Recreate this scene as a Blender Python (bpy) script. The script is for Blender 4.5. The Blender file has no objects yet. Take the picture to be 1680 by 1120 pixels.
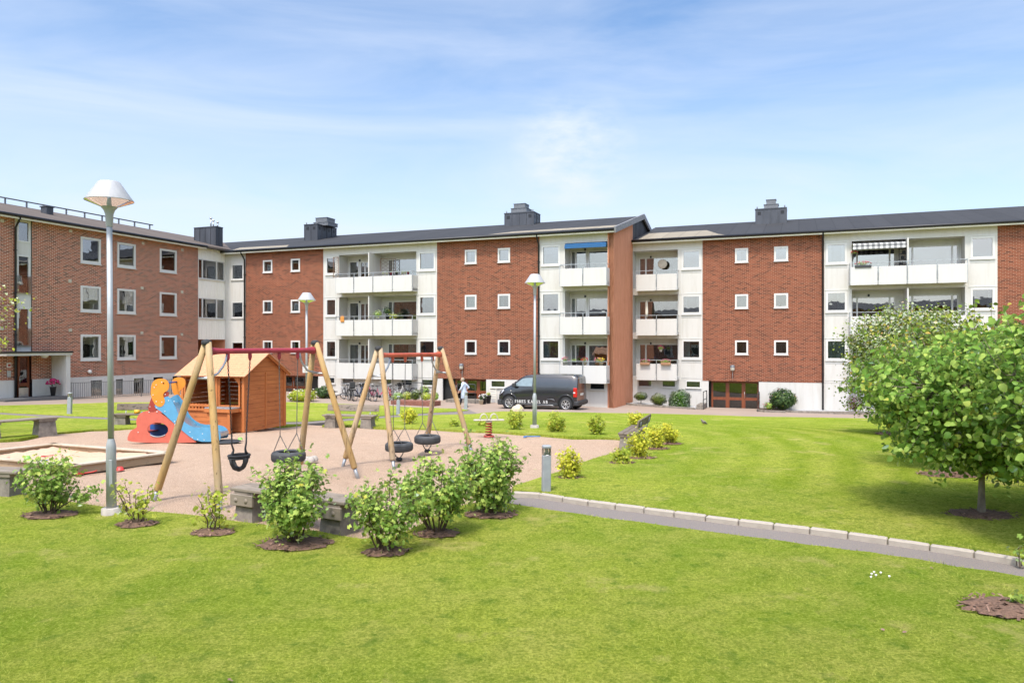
import bpy, bmesh, math, random
import numpy as np
from mathutils import Vector, Matrix, geometry
random.seed(7)
SC = bpy.context.scene
COL = SC.collection
R = math.radians

# ------------------------------------------------------------------ camera
F, CX, HY, CAMZ = 1205.0, 840.0, 565.0, 2.5        # lens in photo pixels, eye level, camera height
cd = bpy.data.cameras.new('camera'); cam = bpy.data.objects.new('camera', cd); COL.objects.link(cam)
cam.location = (0, 0, CAMZ); cam.rotation_euler = (R(90), 0, 0)
cd.sensor_width = 36; cd.lens = F / 1680 * 36; cd.shift_y = (HY - 560) / 1680; cd.clip_end = 2000; cd.clip_start = 0.1
SC.camera = cam

# ------------------------------------------------------------------ sky and sun
SUN_EL, SUN_AZ = R(61), math.atan2(-0.32, -0.947)     # sun stands behind the camera to the left
w = bpy.data.worlds.new('World'); SC.world = w; w.use_nodes = True
nt = w.node_tree; N = nt.nodes; L = nt.links
bg = N['Background']
sky = N.new('ShaderNodeTexSky'); sky.sky_type = 'NISHITA'; sky.sun_disc = False
sky.sun_elevation = SUN_EL; sky.sun_rotation = SUN_AZ; sky.air_density = 1.0; sky.dust_density = 0.6; sky.ozone_density = 2.0
tc = N.new('ShaderNodeTexCoord')
mp = N.new('ShaderNodeMapping'); mp.inputs['Scale'].default_value = (1.1, 1.4, 5.5); mp.inputs['Rotation'].default_value = (R(9), R(14), 0)
n1 = N.new('ShaderNodeTexNoise'); n1.inputs['Scale'].default_value = 1.7; n1.inputs['Detail'].default_value = 9; n1.inputs['Roughness'].default_value = 0.56; n1.inputs['Distortion'].default_value = 0.9
r1 = N.new('ShaderNodeValToRGB'); r1.color_ramp.elements[0].position = 0.34; r1.color_ramp.elements[1].position = 0.95
r1.color_ramp.elements[1].color = (0.75, 0.75, 0.75, 1)
sep = N.new('ShaderNodeSeparateXYZ')
hz = N.new('ShaderNodeMapRange'); hz.inputs['From Min'].default_value = 0.0; hz.inputs['From Max'].default_value = 0.40
hz.inputs['To Min'].default_value = 0.78; hz.inputs['To Max'].default_value = 0.0; hz.clamp = True
ad = N.new('ShaderNodeMath'); ad.operation = 'ADD'; ad.use_clamp = True
ml = N.new('ShaderNodeMath'); ml.operation = 'MULTIPLY'; ml.inputs[1].default_value = 0.95
mx = N.new('ShaderNodeMix'); mx.data_type = 'RGBA'
hs = N.new('ShaderNodeHueSaturation'); hs.inputs['Hue'].default_value = 0.500; hs.inputs['Saturation'].default_value = 1.1; hs.inputs['Value'].default_value = 1.14
L.new(tc.outputs['Generated'], mp.inputs['Vector']); L.new(mp.outputs[0], n1.inputs['Vector']); L.new(n1.outputs['Fac'], r1.inputs[0])
L.new(tc.outputs['Generated'], sep.inputs[0]); L.new(sep.outputs['Z'], hz.inputs['Value'])
L.new(r1.outputs['Color'], ml.inputs[0]); L.new(ml.outputs[0], ad.inputs[0]); L.new(hz.outputs[0], ad.inputs[1])
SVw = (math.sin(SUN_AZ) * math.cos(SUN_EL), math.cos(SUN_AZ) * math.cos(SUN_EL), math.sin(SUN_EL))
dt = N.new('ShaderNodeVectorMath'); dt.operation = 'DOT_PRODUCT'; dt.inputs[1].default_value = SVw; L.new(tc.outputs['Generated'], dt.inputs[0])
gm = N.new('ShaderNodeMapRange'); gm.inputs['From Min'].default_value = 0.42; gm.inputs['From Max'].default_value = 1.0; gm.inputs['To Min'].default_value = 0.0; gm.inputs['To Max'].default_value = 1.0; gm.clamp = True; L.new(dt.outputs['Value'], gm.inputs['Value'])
vd_ = Vector((0.083, 1.0, 0.262)).normalized(); d2 = N.new('ShaderNodeVectorMath'); d2.operation = 'DOT_PRODUCT'; d2.inputs[1].default_value = tuple(vd_); L.new(tc.outputs['Generated'], d2.inputs[0])
g2 = N.new('ShaderNodeMapRange'); g2.inputs['From Min'].default_value = 0.9962; g2.inputs['From Max'].default_value = 0.9998; g2.inputs['To Max'].default_value = 0.5; L.new(d2.outputs['Value'], g2.inputs['Value'])
n2 = N.new('ShaderNodeTexNoise'); n2.inputs['Scale'].default_value = 14; n2.inputs['Detail'].default_value = 8; n2.inputs['Roughness'].default_value = 0.6
mp2 = N.new('ShaderNodeMapping'); mp2.inputs['Scale'].default_value = (1, 1, 2.4); L.new(tc.outputs['Generated'], mp2.inputs['Vector']); L.new(mp2.outputs[0], n2.inputs['Vector'])
r2 = N.new('ShaderNodeValToRGB'); r2.color_ramp.elements[0].position = 0.36; r2.color_ramp.elements[1].position = 0.66; L.new(n2.outputs['Fac'], r2.inputs[0])
m2_ = N.new('ShaderNodeMath'); m2_.operation = 'MULTIPLY'; L.new(r2.outputs['Color'], m2_.inputs[0]); L.new(g2.outputs[0], m2_.inputs[1])
ad2 = N.new('ShaderNodeMath'); ad2.operation = 'ADD'; ad2.use_clamp = True
L.new(sky.outputs[0], hs.inputs['Color']); L.new(hs.outputs[0], mx.inputs['A']); mx.inputs['B'].default_value = (4.3, 4.75, 5.6, 1)
L.new(ad.outputs[0], ad2.inputs[0]); L.new(m2_.outputs[0], ad2.inputs[1]); L.new(ad2.outputs[0], mx.inputs['Factor'])
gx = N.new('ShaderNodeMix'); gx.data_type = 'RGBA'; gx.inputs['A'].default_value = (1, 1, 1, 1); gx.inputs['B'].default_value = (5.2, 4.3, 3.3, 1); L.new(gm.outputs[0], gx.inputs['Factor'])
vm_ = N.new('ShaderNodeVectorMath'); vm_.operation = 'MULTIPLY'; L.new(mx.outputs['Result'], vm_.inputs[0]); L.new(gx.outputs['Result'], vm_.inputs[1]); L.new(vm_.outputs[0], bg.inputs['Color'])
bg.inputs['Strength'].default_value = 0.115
sd = bpy.data.lights.new('sun', 'SUN'); so = bpy.data.objects.new('sun', sd); COL.objects.link(so)
sd.energy = 2.2; sd.angle = R(7.0); sd.color = (1.0, 0.955, 0.88)
SV = Vector((math.sin(SUN_AZ) * math.cos(SUN_EL), math.cos(SUN_AZ) * math.cos(SUN_EL), math.sin(SUN_EL)))
so.rotation_euler = SV.to_track_quat('Z', 'Y').to_euler(); so.location = (-20, -20, 40)
SC.view_settings.view_transform = 'Standard'; SC.view_settings.look = 'None'; SC.view_settings.exposure = 0.8; SC.view_settings.gamma = 1
try:
    SC.cycles.max_bounces = 7; SC.cycles.transparent_max_bounces = 12; SC.cycles.caustics_reflective = False; SC.cycles.caustics_refractive = False
except Exception: pass

# ------------------------------------------------------------------ terrain and measuring helpers
def tz(X, Y):
    X = np.asarray(X, float); Y = np.asarray(Y, float)
    d = np.clip(Y - 18.5, 0, 21.9); d = np.where(d < 3, d * d / 6.0, d - 1.5) * 0.0505
    g = 1 - 0.6 * np.clip(-X / 26.0, 0, 1.15) ** 1.5
    g = g + 0.33 * np.clip((X - 3) / 9.0, 0, 1)
    return -d * g
def gz(X, Y): return float(tz(X, Y))
def G(px, py, off=0.0):
    """ground point under a pixel of the photograph (1680 wide)"""
    h = CAMZ; Z = F * h / (py - HY)
    for _ in range(40):
        t = (px - CX) / F
        h = CAMZ - gz(t * Z, Z) - off
        Z = 0.5 * Z + 0.5 * F * h / (py - HY)
    return Vector(((px - CX) / F * Z, Z, gz((px - CX) / F * Z, Z) + off))
def Pz(px, py, Z): return Vector(((px - CX) / F * Z, Z, CAMZ - (py - HY) / F * Z))

UX = Vector((0.9317, -0.3634, 0)); UN = Vector((0.3634, 0.9317, 0))
FR_C = (UX, UN); FR_L = (UN, -UX)
def A_(px, d, fr=FR_C):
    t = (px - CX) / F; X, Y = fr
    Z = d / (t * Y.x + Y.y); return Z * (t * X.x + X.y)
def zz(px, py, d, fr=FR_C):
    t = (px - CX) / F; Z = d / (t * fr[1].x + fr[1].y); return CAMZ - (py - HY) / F * Z
def WP(a, d, z, fr=FR_C): v = fr[0] * a + fr[1] * d; return Vector((v.x, v.y, z))
def rotz(fr): return math.atan2(fr[0].y, fr[0].x)

# ------------------------------------------------------------------ object helpers
def props(o, label=None, cat=None, group=None, kind=None):
    if label: o['label'] = label
    if cat: o['category'] = cat
    if group: o['group'] = group
    if kind: o['kind'] = kind
    return o
def empty(name, loc=(0, 0, 0), rz=0.0, label=None, cat=None, group=None):
    o = bpy.data.objects.new(name, None); COL.objects.link(o); o.location = loc; o.rotation_euler = (0, 0, rz)
    o.empty_display_size = 0.2
    return props(o, label, cat, group)
def link_mesh(name, me, mats, parent=None, loc=None, rz=None):
    o = bpy.data.objects.new(name, me); COL.objects.link(o)
    for m in (mats if isinstance(mats, (list, tuple)) else [mats]): me.materials.append(m)
    if parent: o.parent = parent
    if loc is not None: o.location = loc
    if rz is not None: o.rotation_euler = (0, 0, rz)
    return o
def copy_tree(o, parent=None):
    c = o.copy(); COL.objects.link(c)
    if parent: c.parent = parent
    for ch in list(o.children): copy_tree(ch, c)
    return c
def all_of(o):
    r = [o]
    for ch in o.children: r += all_of(ch)
    return r

class MB:
    """collects shapes, links them as ONE mesh object"""
    def __init__(s, o=(0, 0, 0)): s.v = []; s.f = []; s.m = []; s.o = Vector(o); s.T = None; s.sm = []
    def add(s, vs, fs, m=0, smooth=False):
        b = len(s.v)
        for p in vs:
            p = Vector(p)
            if s.T is not None: p = s.T @ p
            s.v.append(p - s.o)
        for f in fs: s.f.append([b + i for i in f]); s.m.append(m); s.sm.append(smooth)
        return s
    def box(s, x0, x1, y0, y1, z0, z1, m=0, c=0.0):
        if c > 0:
            c = min(c, (x1 - x0) * .4, (y1 - y0) * .4, (z1 - z0) * .4)
            vs = []; 
            for (zc, e) in ((z0, c), (z0 + c, 0), (z1 - c, 0), (z1, c)):
                xa, xb, ya, yb = x0 + e, x1 - e, y0 + e, y1 - e
                k = c if e == 0 else c * .6
                vs += [(xa + k, ya, zc), (xb - k, ya, zc), (xb, ya + k, zc), (xb, yb - k, zc), (xb - k, yb, zc), (xa + k, yb, zc), (xa, yb - k, zc), (xa, ya + k, zc)]
            fs = [list(range(7, -1, -1)), list(range(24, 32))]
            for r in range(3):
                for i in range(8): j = (i + 1) % 8; fs.append([r * 8 + i, r * 8 + j, (r + 1) * 8 + j, (r + 1) * 8 + i])
            return s.add(vs, fs, m)
        vs = [(x0, y0, z0), (x1, y0, z0), (x1, y1, z0), (x0, y1, z0), (x0, y0, z1), (x1, y0, z1), (x1, y1, z1), (x0, y1, z1)]
        return s.add(vs, [(0, 3, 2, 1), (4, 5, 6, 7), (0, 1, 5, 4), (1, 2, 6, 5), (2, 3, 7, 6), (3, 0, 4, 7)], m)
    def beam(s, p, q, wd, ht, m=0, up=(0, 0, 1), c=0.0):
        p = Vector(p); q = Vector(q); d = q - p; ln = d.length; d.normalize(); up = Vector(up)
        sx = d.cross(up); 
        if sx.length < 1e-4: sx = d.cross(Vector((1, 0, 0)))
        sx.normalize(); uz = sx.cross(d)
        M = Matrix((( d.x, sx.x, uz.x, p.x), (d.y, sx.y, uz.y, p.y), (d.z, sx.z, uz.z, p.z), (0, 0, 0, 1)))
        old = s.T; s.T = M if old is None else old @ M
        s.box(0, ln, -wd / 2, wd / 2, -ht / 2, ht / 2, m, c); s.T = old; return s
    def tube(s, pts, r, n=8, m=0, cap=True, smooth=True, closed=False):
        pts = [Vector(p) for p in pts]; k = len(pts)
        rs = r if isinstance(r, (list, tuple)) else [r] * k
        vs = []; ref = None
        for i, p in enumerate(pts):
            if closed: d = pts[(i + 1) % k] - pts[i - 1]
            else: d = pts[min(i + 1, k - 1)] - pts[max(i - 1, 0)]
            if d.length < 1e-9: d = Vector((0, 0, 1))
            d.normalize()
            if ref is None: ref = Vector((0, 0, 1)) if abs(d.z) < .9 else Vector((1, 0, 0))
            a = d.cross(ref)
            if a.length < 1e-5: a = d.cross(Vector((0.3, 1, 0.2)))
            a.normalize(); b = a.cross(d); ref = b
            for j in range(n):
                t = 2 * math.pi * j / n; vs.append(p + (a * math.cos(t) + b * math.sin(t)) * rs[i])
        fs = []
        for i in range(k if closed else k - 1):
            i2 = (i + 1) % k
            for j in range(n): j2 = (j + 1) % n; fs.append([i * n + j, i * n + j2, i2 * n + j2, i2 * n + j])
        s.add(vs, fs, m, smooth)
        if cap and not closed:
            s.add(vs[:n], [list(range(n - 1, -1, -1))], m); s.add(vs[-n:], [list(range(n))], m)
        return s
    def lathe(s, prof, n=24, m=0, c=(0, 0, 0), smooth=True, axis='z'):
        vs = []; c = Vector(c)
        for (r, z) in prof:
            for j in range(n):
                t = 2 * math.pi * j / n
                p = (r * math.cos(t), r * math.sin(t), z) if axis == 'z' else ((r * math.cos(t), z, r * math.sin(t)) if axis == 'y' else (z, r * math.cos(t), r * math.sin(t)))
                vs.append(c + Vector(p))
        fs = []
        for i in range(len(prof) - 1):
            for j in range(n): j2 = (j + 1) % n; fs.append([i * n + j, i * n + j2, (i + 1) * n + j2, (i + 1) * n + j])
        return s.add(vs, fs, m, smooth)
    def prism(s, poly, a0, a1, axis='y', m=0, msides=None):
        """poly of 2D points extruded along an axis"""
        def P(u, v, a): return {'y': (u, a, v), 'x': (a, u, v), 'z': (u, v, a)}[axis]
        n = len(poly); vs = [P(u, v, a0) for u, v in poly] + [P(u, v, a1) for u, v in poly]
        s.add(vs, [list(range(n)), list(range(2 * n - 1, n - 1, -1))], m)
        s.add(vs, [[i, (i + 1) % n, n + (i + 1) % n, n + i] for i in range(n)], m if msides is None else msides)
        return s
    def quad(s, a, b, c, d, m=0): return s.add([a, b, c, d], [(0, 1, 2, 3)], m)
    def build(s, name, mats, parent=None, loc=None, rz=None, fix=True):
        me = bpy.data.meshes.new(name); me.from_pydata([tuple(p) for p in s.v], [], s.f)
        me.polygons.foreach_set('material_index', s.m); me.polygons.foreach_set('use_smooth', s.sm)
        if fix:
            bm = bmesh.new(); bm.from_mesh(me); bmesh.ops.remove_doubles(bm, verts=bm.verts, dist=1e-5)
            bmesh.ops.recalc_face_normals(bm, faces=bm.faces); bm.to_mesh(me); bm.free()
        me.update()
        return link_mesh(name, me, mats, parent, loc, rz)

def np_mesh(name, V, T, mats, parent=None, loc=None):
    """V (n,3) float, T (m,3) int triangles"""
    me = bpy.data.meshes.new(name); V = np.asarray(V, np.float32); T = np.asarray(T, np.int32)
    me.vertices.add(len(V)); me.vertices.foreach_set('co', V.ravel())
    me.loops.add(T.size); me.loops.foreach_set('vertex_index', T.ravel())
    me.polygons.add(len(T)); me.polygons.foreach_set('loop_start', np.arange(0, T.size, 3, dtype=np.int32))
    try: me.polygons.foreach_set('loop_total', np.full(len(T), 3, np.int32))
    except Exception: pass
    me.update(calc_edges=True); me.validate()
    return link_mesh(name, me, mats, parent, loc)

# ------------------------------------------------------------------ materials
class NT:
    def __init__(s, name):
        s.m = bpy.data.materials.new(name); s.m.use_nodes = True; s.t = s.m.node_tree
        s.b = s.t.nodes['Principled BSDF']; s.out = s.t.nodes['Material Output']
    def n(s, ty, **kw):
        o = s.t.nodes.new('ShaderNode' + ty)
        for k, v in kw.items():
            if k in o.inputs: o.inputs[k].default_value = v
            else: setattr(o, k, v)
        return o
    def l(s, a, b): s.t.links.new(a, b)
    def math(s, op, a, b=None, c=None):
        o = s.n('Math', operation=op)
        for i, x in enumerate((a, b, c)):
            if x is None: continue
            if isinstance(x, (int, float)): o.inputs[i].default_value = x
            else: s.l(x, o.inputs[i])
        return o.outputs[0]
    def mix(s, f, a, b, bt='MIX'):
        o = s.n('Mix', data_type='RGBA', blend_type=bt)
        for k, x in (('Factor', f), ('A', a), ('B', b)):
            if isinstance(x, (int, float)): o.inputs[k].default_value = x
            elif isinstance(x, (tuple, list)): o.inputs[k].default_value = tuple(x) + ((1,) if len(x) == 3 else ())
            else: s.l(x, o.inputs[k])
        return o.outputs['Result']
    def noise(s, scale, detail=4, rough=.55, vec=None, dist=0.0):
        o = s.n('TexNoise'); o.inputs['Scale'].default_value = scale; o.inputs['Detail'].default_value = detail
        o.inputs['Roughness'].default_value = rough; o.inputs['Distortion'].default_value = dist
        if vec is not None: s.l(vec, o.inputs['Vector'])
        return o.outputs['Fac']
    def ramp(s, f, stops):
        o = s.n('ValToRGB'); e = o.color_ramp.elements
        while len(e) < len(stops): e.new(0.5)
        for i, (p, c) in enumerate(stops): e[i].position = p; e[i].color = tuple(c) + ((1,) if len(c) == 3 else ())
        s.l(f, o.inputs[0]); return o.outputs['Color']
    def obj(s): return s.n('TexCoord').outputs['Object']
    def pos(s): return s.n('NewGeometry').outputs['Position']
    def bump(s, h, st=.3, d=.01):
        o = s.n('Bump'); o.inputs['Strength'].default_value = st; o.inputs['Distance'].default_value = d
        s.l(h, o.inputs['Height']); s.l(o.outputs[0], s.b.inputs['Normal'])
    def base(s, c):
        if isinstance(c, (tuple, list)): s.b.inputs['Base Color'].default_value = tuple(c) + (1,)
        else: s.l(c, s.b.inputs['Base Color'])
    def scaled(s, vec, sc):
        o = s.n('Mapping'); o.inputs['Scale'].default_value = sc; s.l(vec, o.inputs['Vector']); return o.outputs[0]

def simple(name, c, rough=.6, metal=0.0, var=.12, scale=6.0, bump=0.0, bscale=60, spec=.5, c2=None, stretch=None, coat=0):
    q = NT(name); v = q.obj()
    if stretch: v = q.scaled(v, stretch)
    f = q.noise(scale, 5, .6, v)
    c2 = c2 or tuple(x * (1 - 2 * var) for x in c)
    q.base(q.mix(q.ramp(f, [(.3, (0, 0, 0)), (.7, (1, 1, 1))]), c2, c))
    q.b.inputs['Roughness'].default_value = rough; q.b.inputs['Metallic'].default_value = metal; q.b.inputs['Specular IOR Level'].default_value = spec
    if coat: q.b.inputs['Coat Weight'].default_value = coat; q.b.inputs['Coat Roughness'].default_value = .05
    if bump: q.bump(q.noise(bscale, 4, .6, v), bump, .01)
    return q.m

def brick(name, ca, cb, dark, mortar, bw=.245, bh=.077, darkp=.17):
    q = NT(name); v = q.obj(); sp = q.n('SeparateXYZ'); q.l(v, sp.inputs[0])
    u = q.math('ADD', sp.outputs['X'], sp.outputs['Y']); z = sp.outputs['Z']
    row = q.math('FLOOR', q.math('DIVIDE', z, bh))
    uo = q.math('ADD', q.math('DIVIDE', u, bw), q.math('MULTIPLY', q.math('MODULO', q.math('ABSOLUTE', row), 2.0), .5))
    col = q.math('FLOOR', uo)
    fu = q.math('FRACT', uo); fz = q.math('FRACT', q.math('DIVIDE', z, bh))
    cmb = q.n('CombineXYZ'); q.l(col, cmb.inputs[0]); q.l(row, cmb.inputs[1])
    wn = q.n('TexWhiteNoise', noise_dimensions='2D'); q.l(cmb.outputs[0], wn.inputs['Vector'])
    val = wn.outputs['Value']
    cl = q.ramp(val, [(0, dark), (darkp, tuple(.5 * (x + y) for x, y in zip(dark, ca))), (darkp + .07, ca), (.6, tuple(.5 * (x + y) for x, y in zip(cb, ca))), (1, cb)])
    big = q.noise(.55, 5, .6, v); mid = q.noise(3.0, 4, .6, v)
    cl = q.mix(q.math('MULTIPLY', q.ramp(big, [(.38, (0, 0, 0)), (.66, (1, 1, 1))]), .42), cl, tuple(x * .55 for x in ca), 'MIX'); stv = q.noise(1.6, 5, .65, q.scaled(v, (1.3, 1.3, .16))); cl = q.mix(q.math('MULTIPLY', q.ramp(stv, [(.52, (0, 0, 0)), (.75, (1, 1, 1))]), .25), cl, tuple(x * .5 for x in ca))
    cl = q.mix(q.math('MULTIPLY', mid, .25), cl, tuple(min(1, x * 1.5) for x in cb))
    eu = .05; ez = .13
    mu = q.math('GREATER_THAN', q.math('ABSOLUTE', q.math('SUBTRACT', fu, .5)), .5 - eu)
    mz = q.math('GREATER_THAN', q.math('ABSOLUTE', q.math('SUBTRACT', fz, .5)), .5 - ez)
    mm = q.math('MAXIMUM', mu, mz)
    q.base(q.mix(mm, cl, mortar)); q.b.inputs['Roughness'].default_value = .9; q.b.inputs['Specular IOR Level'].default_value = .03
    q.bump(q.math('SUBTRACT', 1.0, mm), .35, .008)
    return q.m

M = {}
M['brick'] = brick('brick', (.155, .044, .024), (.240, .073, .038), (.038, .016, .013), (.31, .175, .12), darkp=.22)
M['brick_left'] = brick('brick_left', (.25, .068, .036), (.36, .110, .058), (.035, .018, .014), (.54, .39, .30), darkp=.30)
def plaster(name, c, streak=.12):
    q = NT(name); v = q.obj()
    st = q.noise(2.2, 5, .65, q.scaled(v, (1.6, 1.6, .22))); sp = q.noise(5, 6, .7, v)
    a = q.mix(q.math('MULTIPLY', q.ramp(st, [(.48, (0, 0, 0)), (.8, (1, 1, 1))]), streak * 2.2), c, tuple(x * y for x, y in zip(c, (.72, .68, .60))))
    a = q.mix(q.math('MULTIPLY', q.ramp(sp, [(.55, (0, 0, 0)), (.8, (1, 1, 1))]), streak), a, tuple(x * .7 for x in c))
    q.base(a); q.b.inputs['Roughness'].default_value = .8; q.b.inputs['Specular IOR Level'].default_value = .25
    q.bump(q.noise(90, 3, .6, v), .12, .005); return q.m
M['white'] = plaster('white_plaster', (.54, .52, .485), .22)
M['panel'] = plaster('balcony_panel_white', (.545, .53, .50), .12)
M['cream'] = plaster('cream_board', (.72, .68, .58), .1)
M['boards'] = plaster('painted_boards', (.78, .74, .67), .15)
M['frame'] = simple('white_frame', (.60, .585, .555), .45, var=.04)
M['terra'] = (lambda q: (q.base(q.mix(q.ramp(q.noise(3, 7, .7, q.scaled(q.obj(), (1, 1, .35))), [(.3, (0, 0, 0)), (.75, (1, 1, 1))]), (.50, .215, .125), (.64, .30, .18))),
    q.b.inputs['Roughness'].__setattr__('default_value', .95), q.b.inputs['Specular IOR Level'].__setattr__('default_value', .03), q.bump(q.noise(45, 4, .7, q.obj()), .6, .02), q.m)[-1])(NT('terracotta_render'))
M['metal_black'] = simple('black_sheet_metal', (.085, .088, .10), .42, .35, var=.2, scale=1.5, stretch=(1, 1, .3))
M['gutter'] = simple('gutter_black', (.022, .022, .025), .4, .3)
M['pipe_grey'] = simple('galvanised_steel', (.42, .44, .45), .45, .6, var=.12, scale=12)
M['chrome'] = simple('bright_steel', (.62, .62, .62), .28, .9, var=.05)
def roofmat(name, a, b, tan):
    q = NT(name); v = q.obj(); sp = q.n('SeparateXYZ'); q.l(v, sp.inputs[0])
    seam = q.math('FRACT', q.math('ADD', sp.outputs['X'], 50.0)); sm = q.math('LESS_THAN', seam, .05)
    lap = q.math('FRACT', q.math('MULTIPLY', q.math('ADD', sp.outputs['Y'], 50.0), .28)); lm = q.math('LESS_THAN', lap, .02)
    f = q.noise(1.2, 6, .65, v); cell = q.math('FLOOR', q.math('ADD', sp.outputs['X'], 50.0))
    wn = q.n('TexWhiteNoise', noise_dimensions='1D'); q.l(cell, wn.inputs['W'])
    c = q.mix(f, a, b); c = q.mix(q.math('MULTIPLY', wn.outputs['Value'], .25), c, tuple(x * 1.5 for x in b))
    c = q.mix(q.math('MULTIPLY', q.math('MAXIMUM', sm, lm), .5), c, tuple(x * .5 for x in a))
    moss = q.noise(7, 6, .75, v)
    c = q.mix(q.math('MULTIPLY', q.ramp(moss, [(.60, (0, 0, 0)), (.72, (1, 1, 1))]), tan), c, (.19, .13, .05))
    q.base(c); q.b.inputs['Roughness'].default_value = .85; q.b.inputs['Specular IOR Level'].default_value = .3
    q.bump(q.noise(30, 4, .7, v), .3, .01); return q.m
M['roof'] = roofmat('roof_felt', (.026, .026, .028), (.042, .042, .044), .12)
M['roof_brown'] = roofmat('roof_felt_brown', (.085, .065, .052), (.125, .10, .083), .7)
M['roof_tan'] = roofmat('roof_felt_patch', (.20, .17, .125), (.27, .235, .18), .2)

def glass(name, tint=(.72, .77, .78), refl=.25):
    q = NT(name); q.t.nodes.remove(q.b)
    tr = q.n('BsdfTransparent'); tr.inputs[0].default_value = tuple(tint) + (1,)
    gl = q.n('BsdfGlossy'); gl.inputs['Roughness'].default_value = .015
    fr = q.n('Fresnel'); fr.inputs['IOR'].default_value = 1.5
    f = q.math('ADD', q.math('MULTIPLY', fr.outputs[0], 1.5), refl - .06)
    mx = q.n('MixShader'); q.l(q.math('MINIMUM', f, 1.0), mx.inputs[0]); q.l(tr.outputs[0], mx.inputs[1]); q.l(gl.outputs[0], mx.inputs[2])
    q.l(mx.outputs[0], q.out.inputs['Surface'])
    nb = q.noise(1.3, 2, .5, q.obj()); bp = q.n('Bump'); bp.inputs['Strength'].default_value = .014; bp.inputs['Distance'].default_value = .2
    q.l(nb, bp.inputs['Height']); q.l(bp.outputs[0], gl.inputs['Normal']); return q.m
M['glass'] = glass('window_glass'); M['glass_sky'] = glass('window_glass_bright', (.5, .56, .6), .34)
M['clear'] = glass('clear_plastic', (.9, .9, .88), .12)
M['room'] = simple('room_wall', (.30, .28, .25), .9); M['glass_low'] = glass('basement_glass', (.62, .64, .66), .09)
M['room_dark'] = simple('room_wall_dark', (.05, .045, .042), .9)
M['curtain'] = simple('white_curtain', (.72, .71, .68), .9, var=.05)
M['curtain_grey'] = simple('grey_curtain', (.33, .34, .35), .9, var=.08)
M['blind'] = simple('grey_blind', (.30, .35, .40), .8, var=.03)
M['curtain_brown'] = simple('brown_curtain', (.10, .07, .055), .9, var=.1)
M['red_wood'] = simple('stained_wood', (.21, .055, .015), .5, var=.18, scale=9, stretch=(1, 1, .12), c2=(.15, .035, .012))
M['black_door'] = simple('black_door_paint', (.022, .022, .022), .45)
M['awn_blue'] = simple('blue_awning_cloth', (.02, .11, .27), .8, var=.08)

# ------------------------------------------------------------------ facade helpers  (local coords: a along wall, d into the building, z up)
def front_wall(mb, a0, a1, z0, z1, d, holes, depth=.12, m=0):
    xs = sorted({a0, a1, *[h[0] for h in holes], *[h[1] for h in holes]}); zs = sorted({z0, z1, *[h[2] for h in holes], *[h[3] for h in holes]})
    for i in range(len(xs) - 1):
        for j in range(len(zs) - 1):
            xm = (xs[i] + xs[i + 1]) / 2; zm = (zs[j] + zs[j + 1]) / 2
            if xm < a0 or xm > a1 or zm < z0 or zm > z1: continue
            if any(h[0] < xm < h[1] and h[2] < zm < h[3] for h in holes): continue
            mb.quad((xs[i], d, zs[j]), (xs[i + 1], d, zs[j]), (xs[i + 1], d, zs[j + 1]), (xs[i], d, zs[j + 1]), m)
    for (x0, x1, y0, y1) in [h[:4] for h in holes]:
        e = d + depth
        mb.quad((x0, d, y0), (x0, e, y0), (x0, e, y1), (x0, d, y1), m); mb.quad((x1, e, y0), (x1, d, y0), (x1, d, y1), (x1, e, y1), m)
        mb.quad((x0, d, y1), (x0, e, y1), (x1, e, y1), (x1, d, y1), m); mb.quad((x0, e, y0), (x0, d, y0), (x1, d, y0), (x1, e, y0), m)

def wavy(mb, a0, a1, z0, z1, d, amp=.035, per=.13, m=0, skew=0.0):
    n = max(6, int((a1 - a0) / per * 4)); vs = []; ph = random.random() * 6
    for i in range(n + 1):
        t = i / n; a = a0 + (a1 - a0) * t; w_ = amp * math.sin(ph + 2 * math.pi * (a - a0) / per + .6 * math.sin(5 * t))
        vs += [(a + skew * (1 - t), d + w_, z0), (a, d + w_ * .6, z1)]
    mb.add(vs, [(2 * i, 2 * i + 2, 2 * i + 3, 2 * i + 1) for i in range(n)], m, True)

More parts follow.
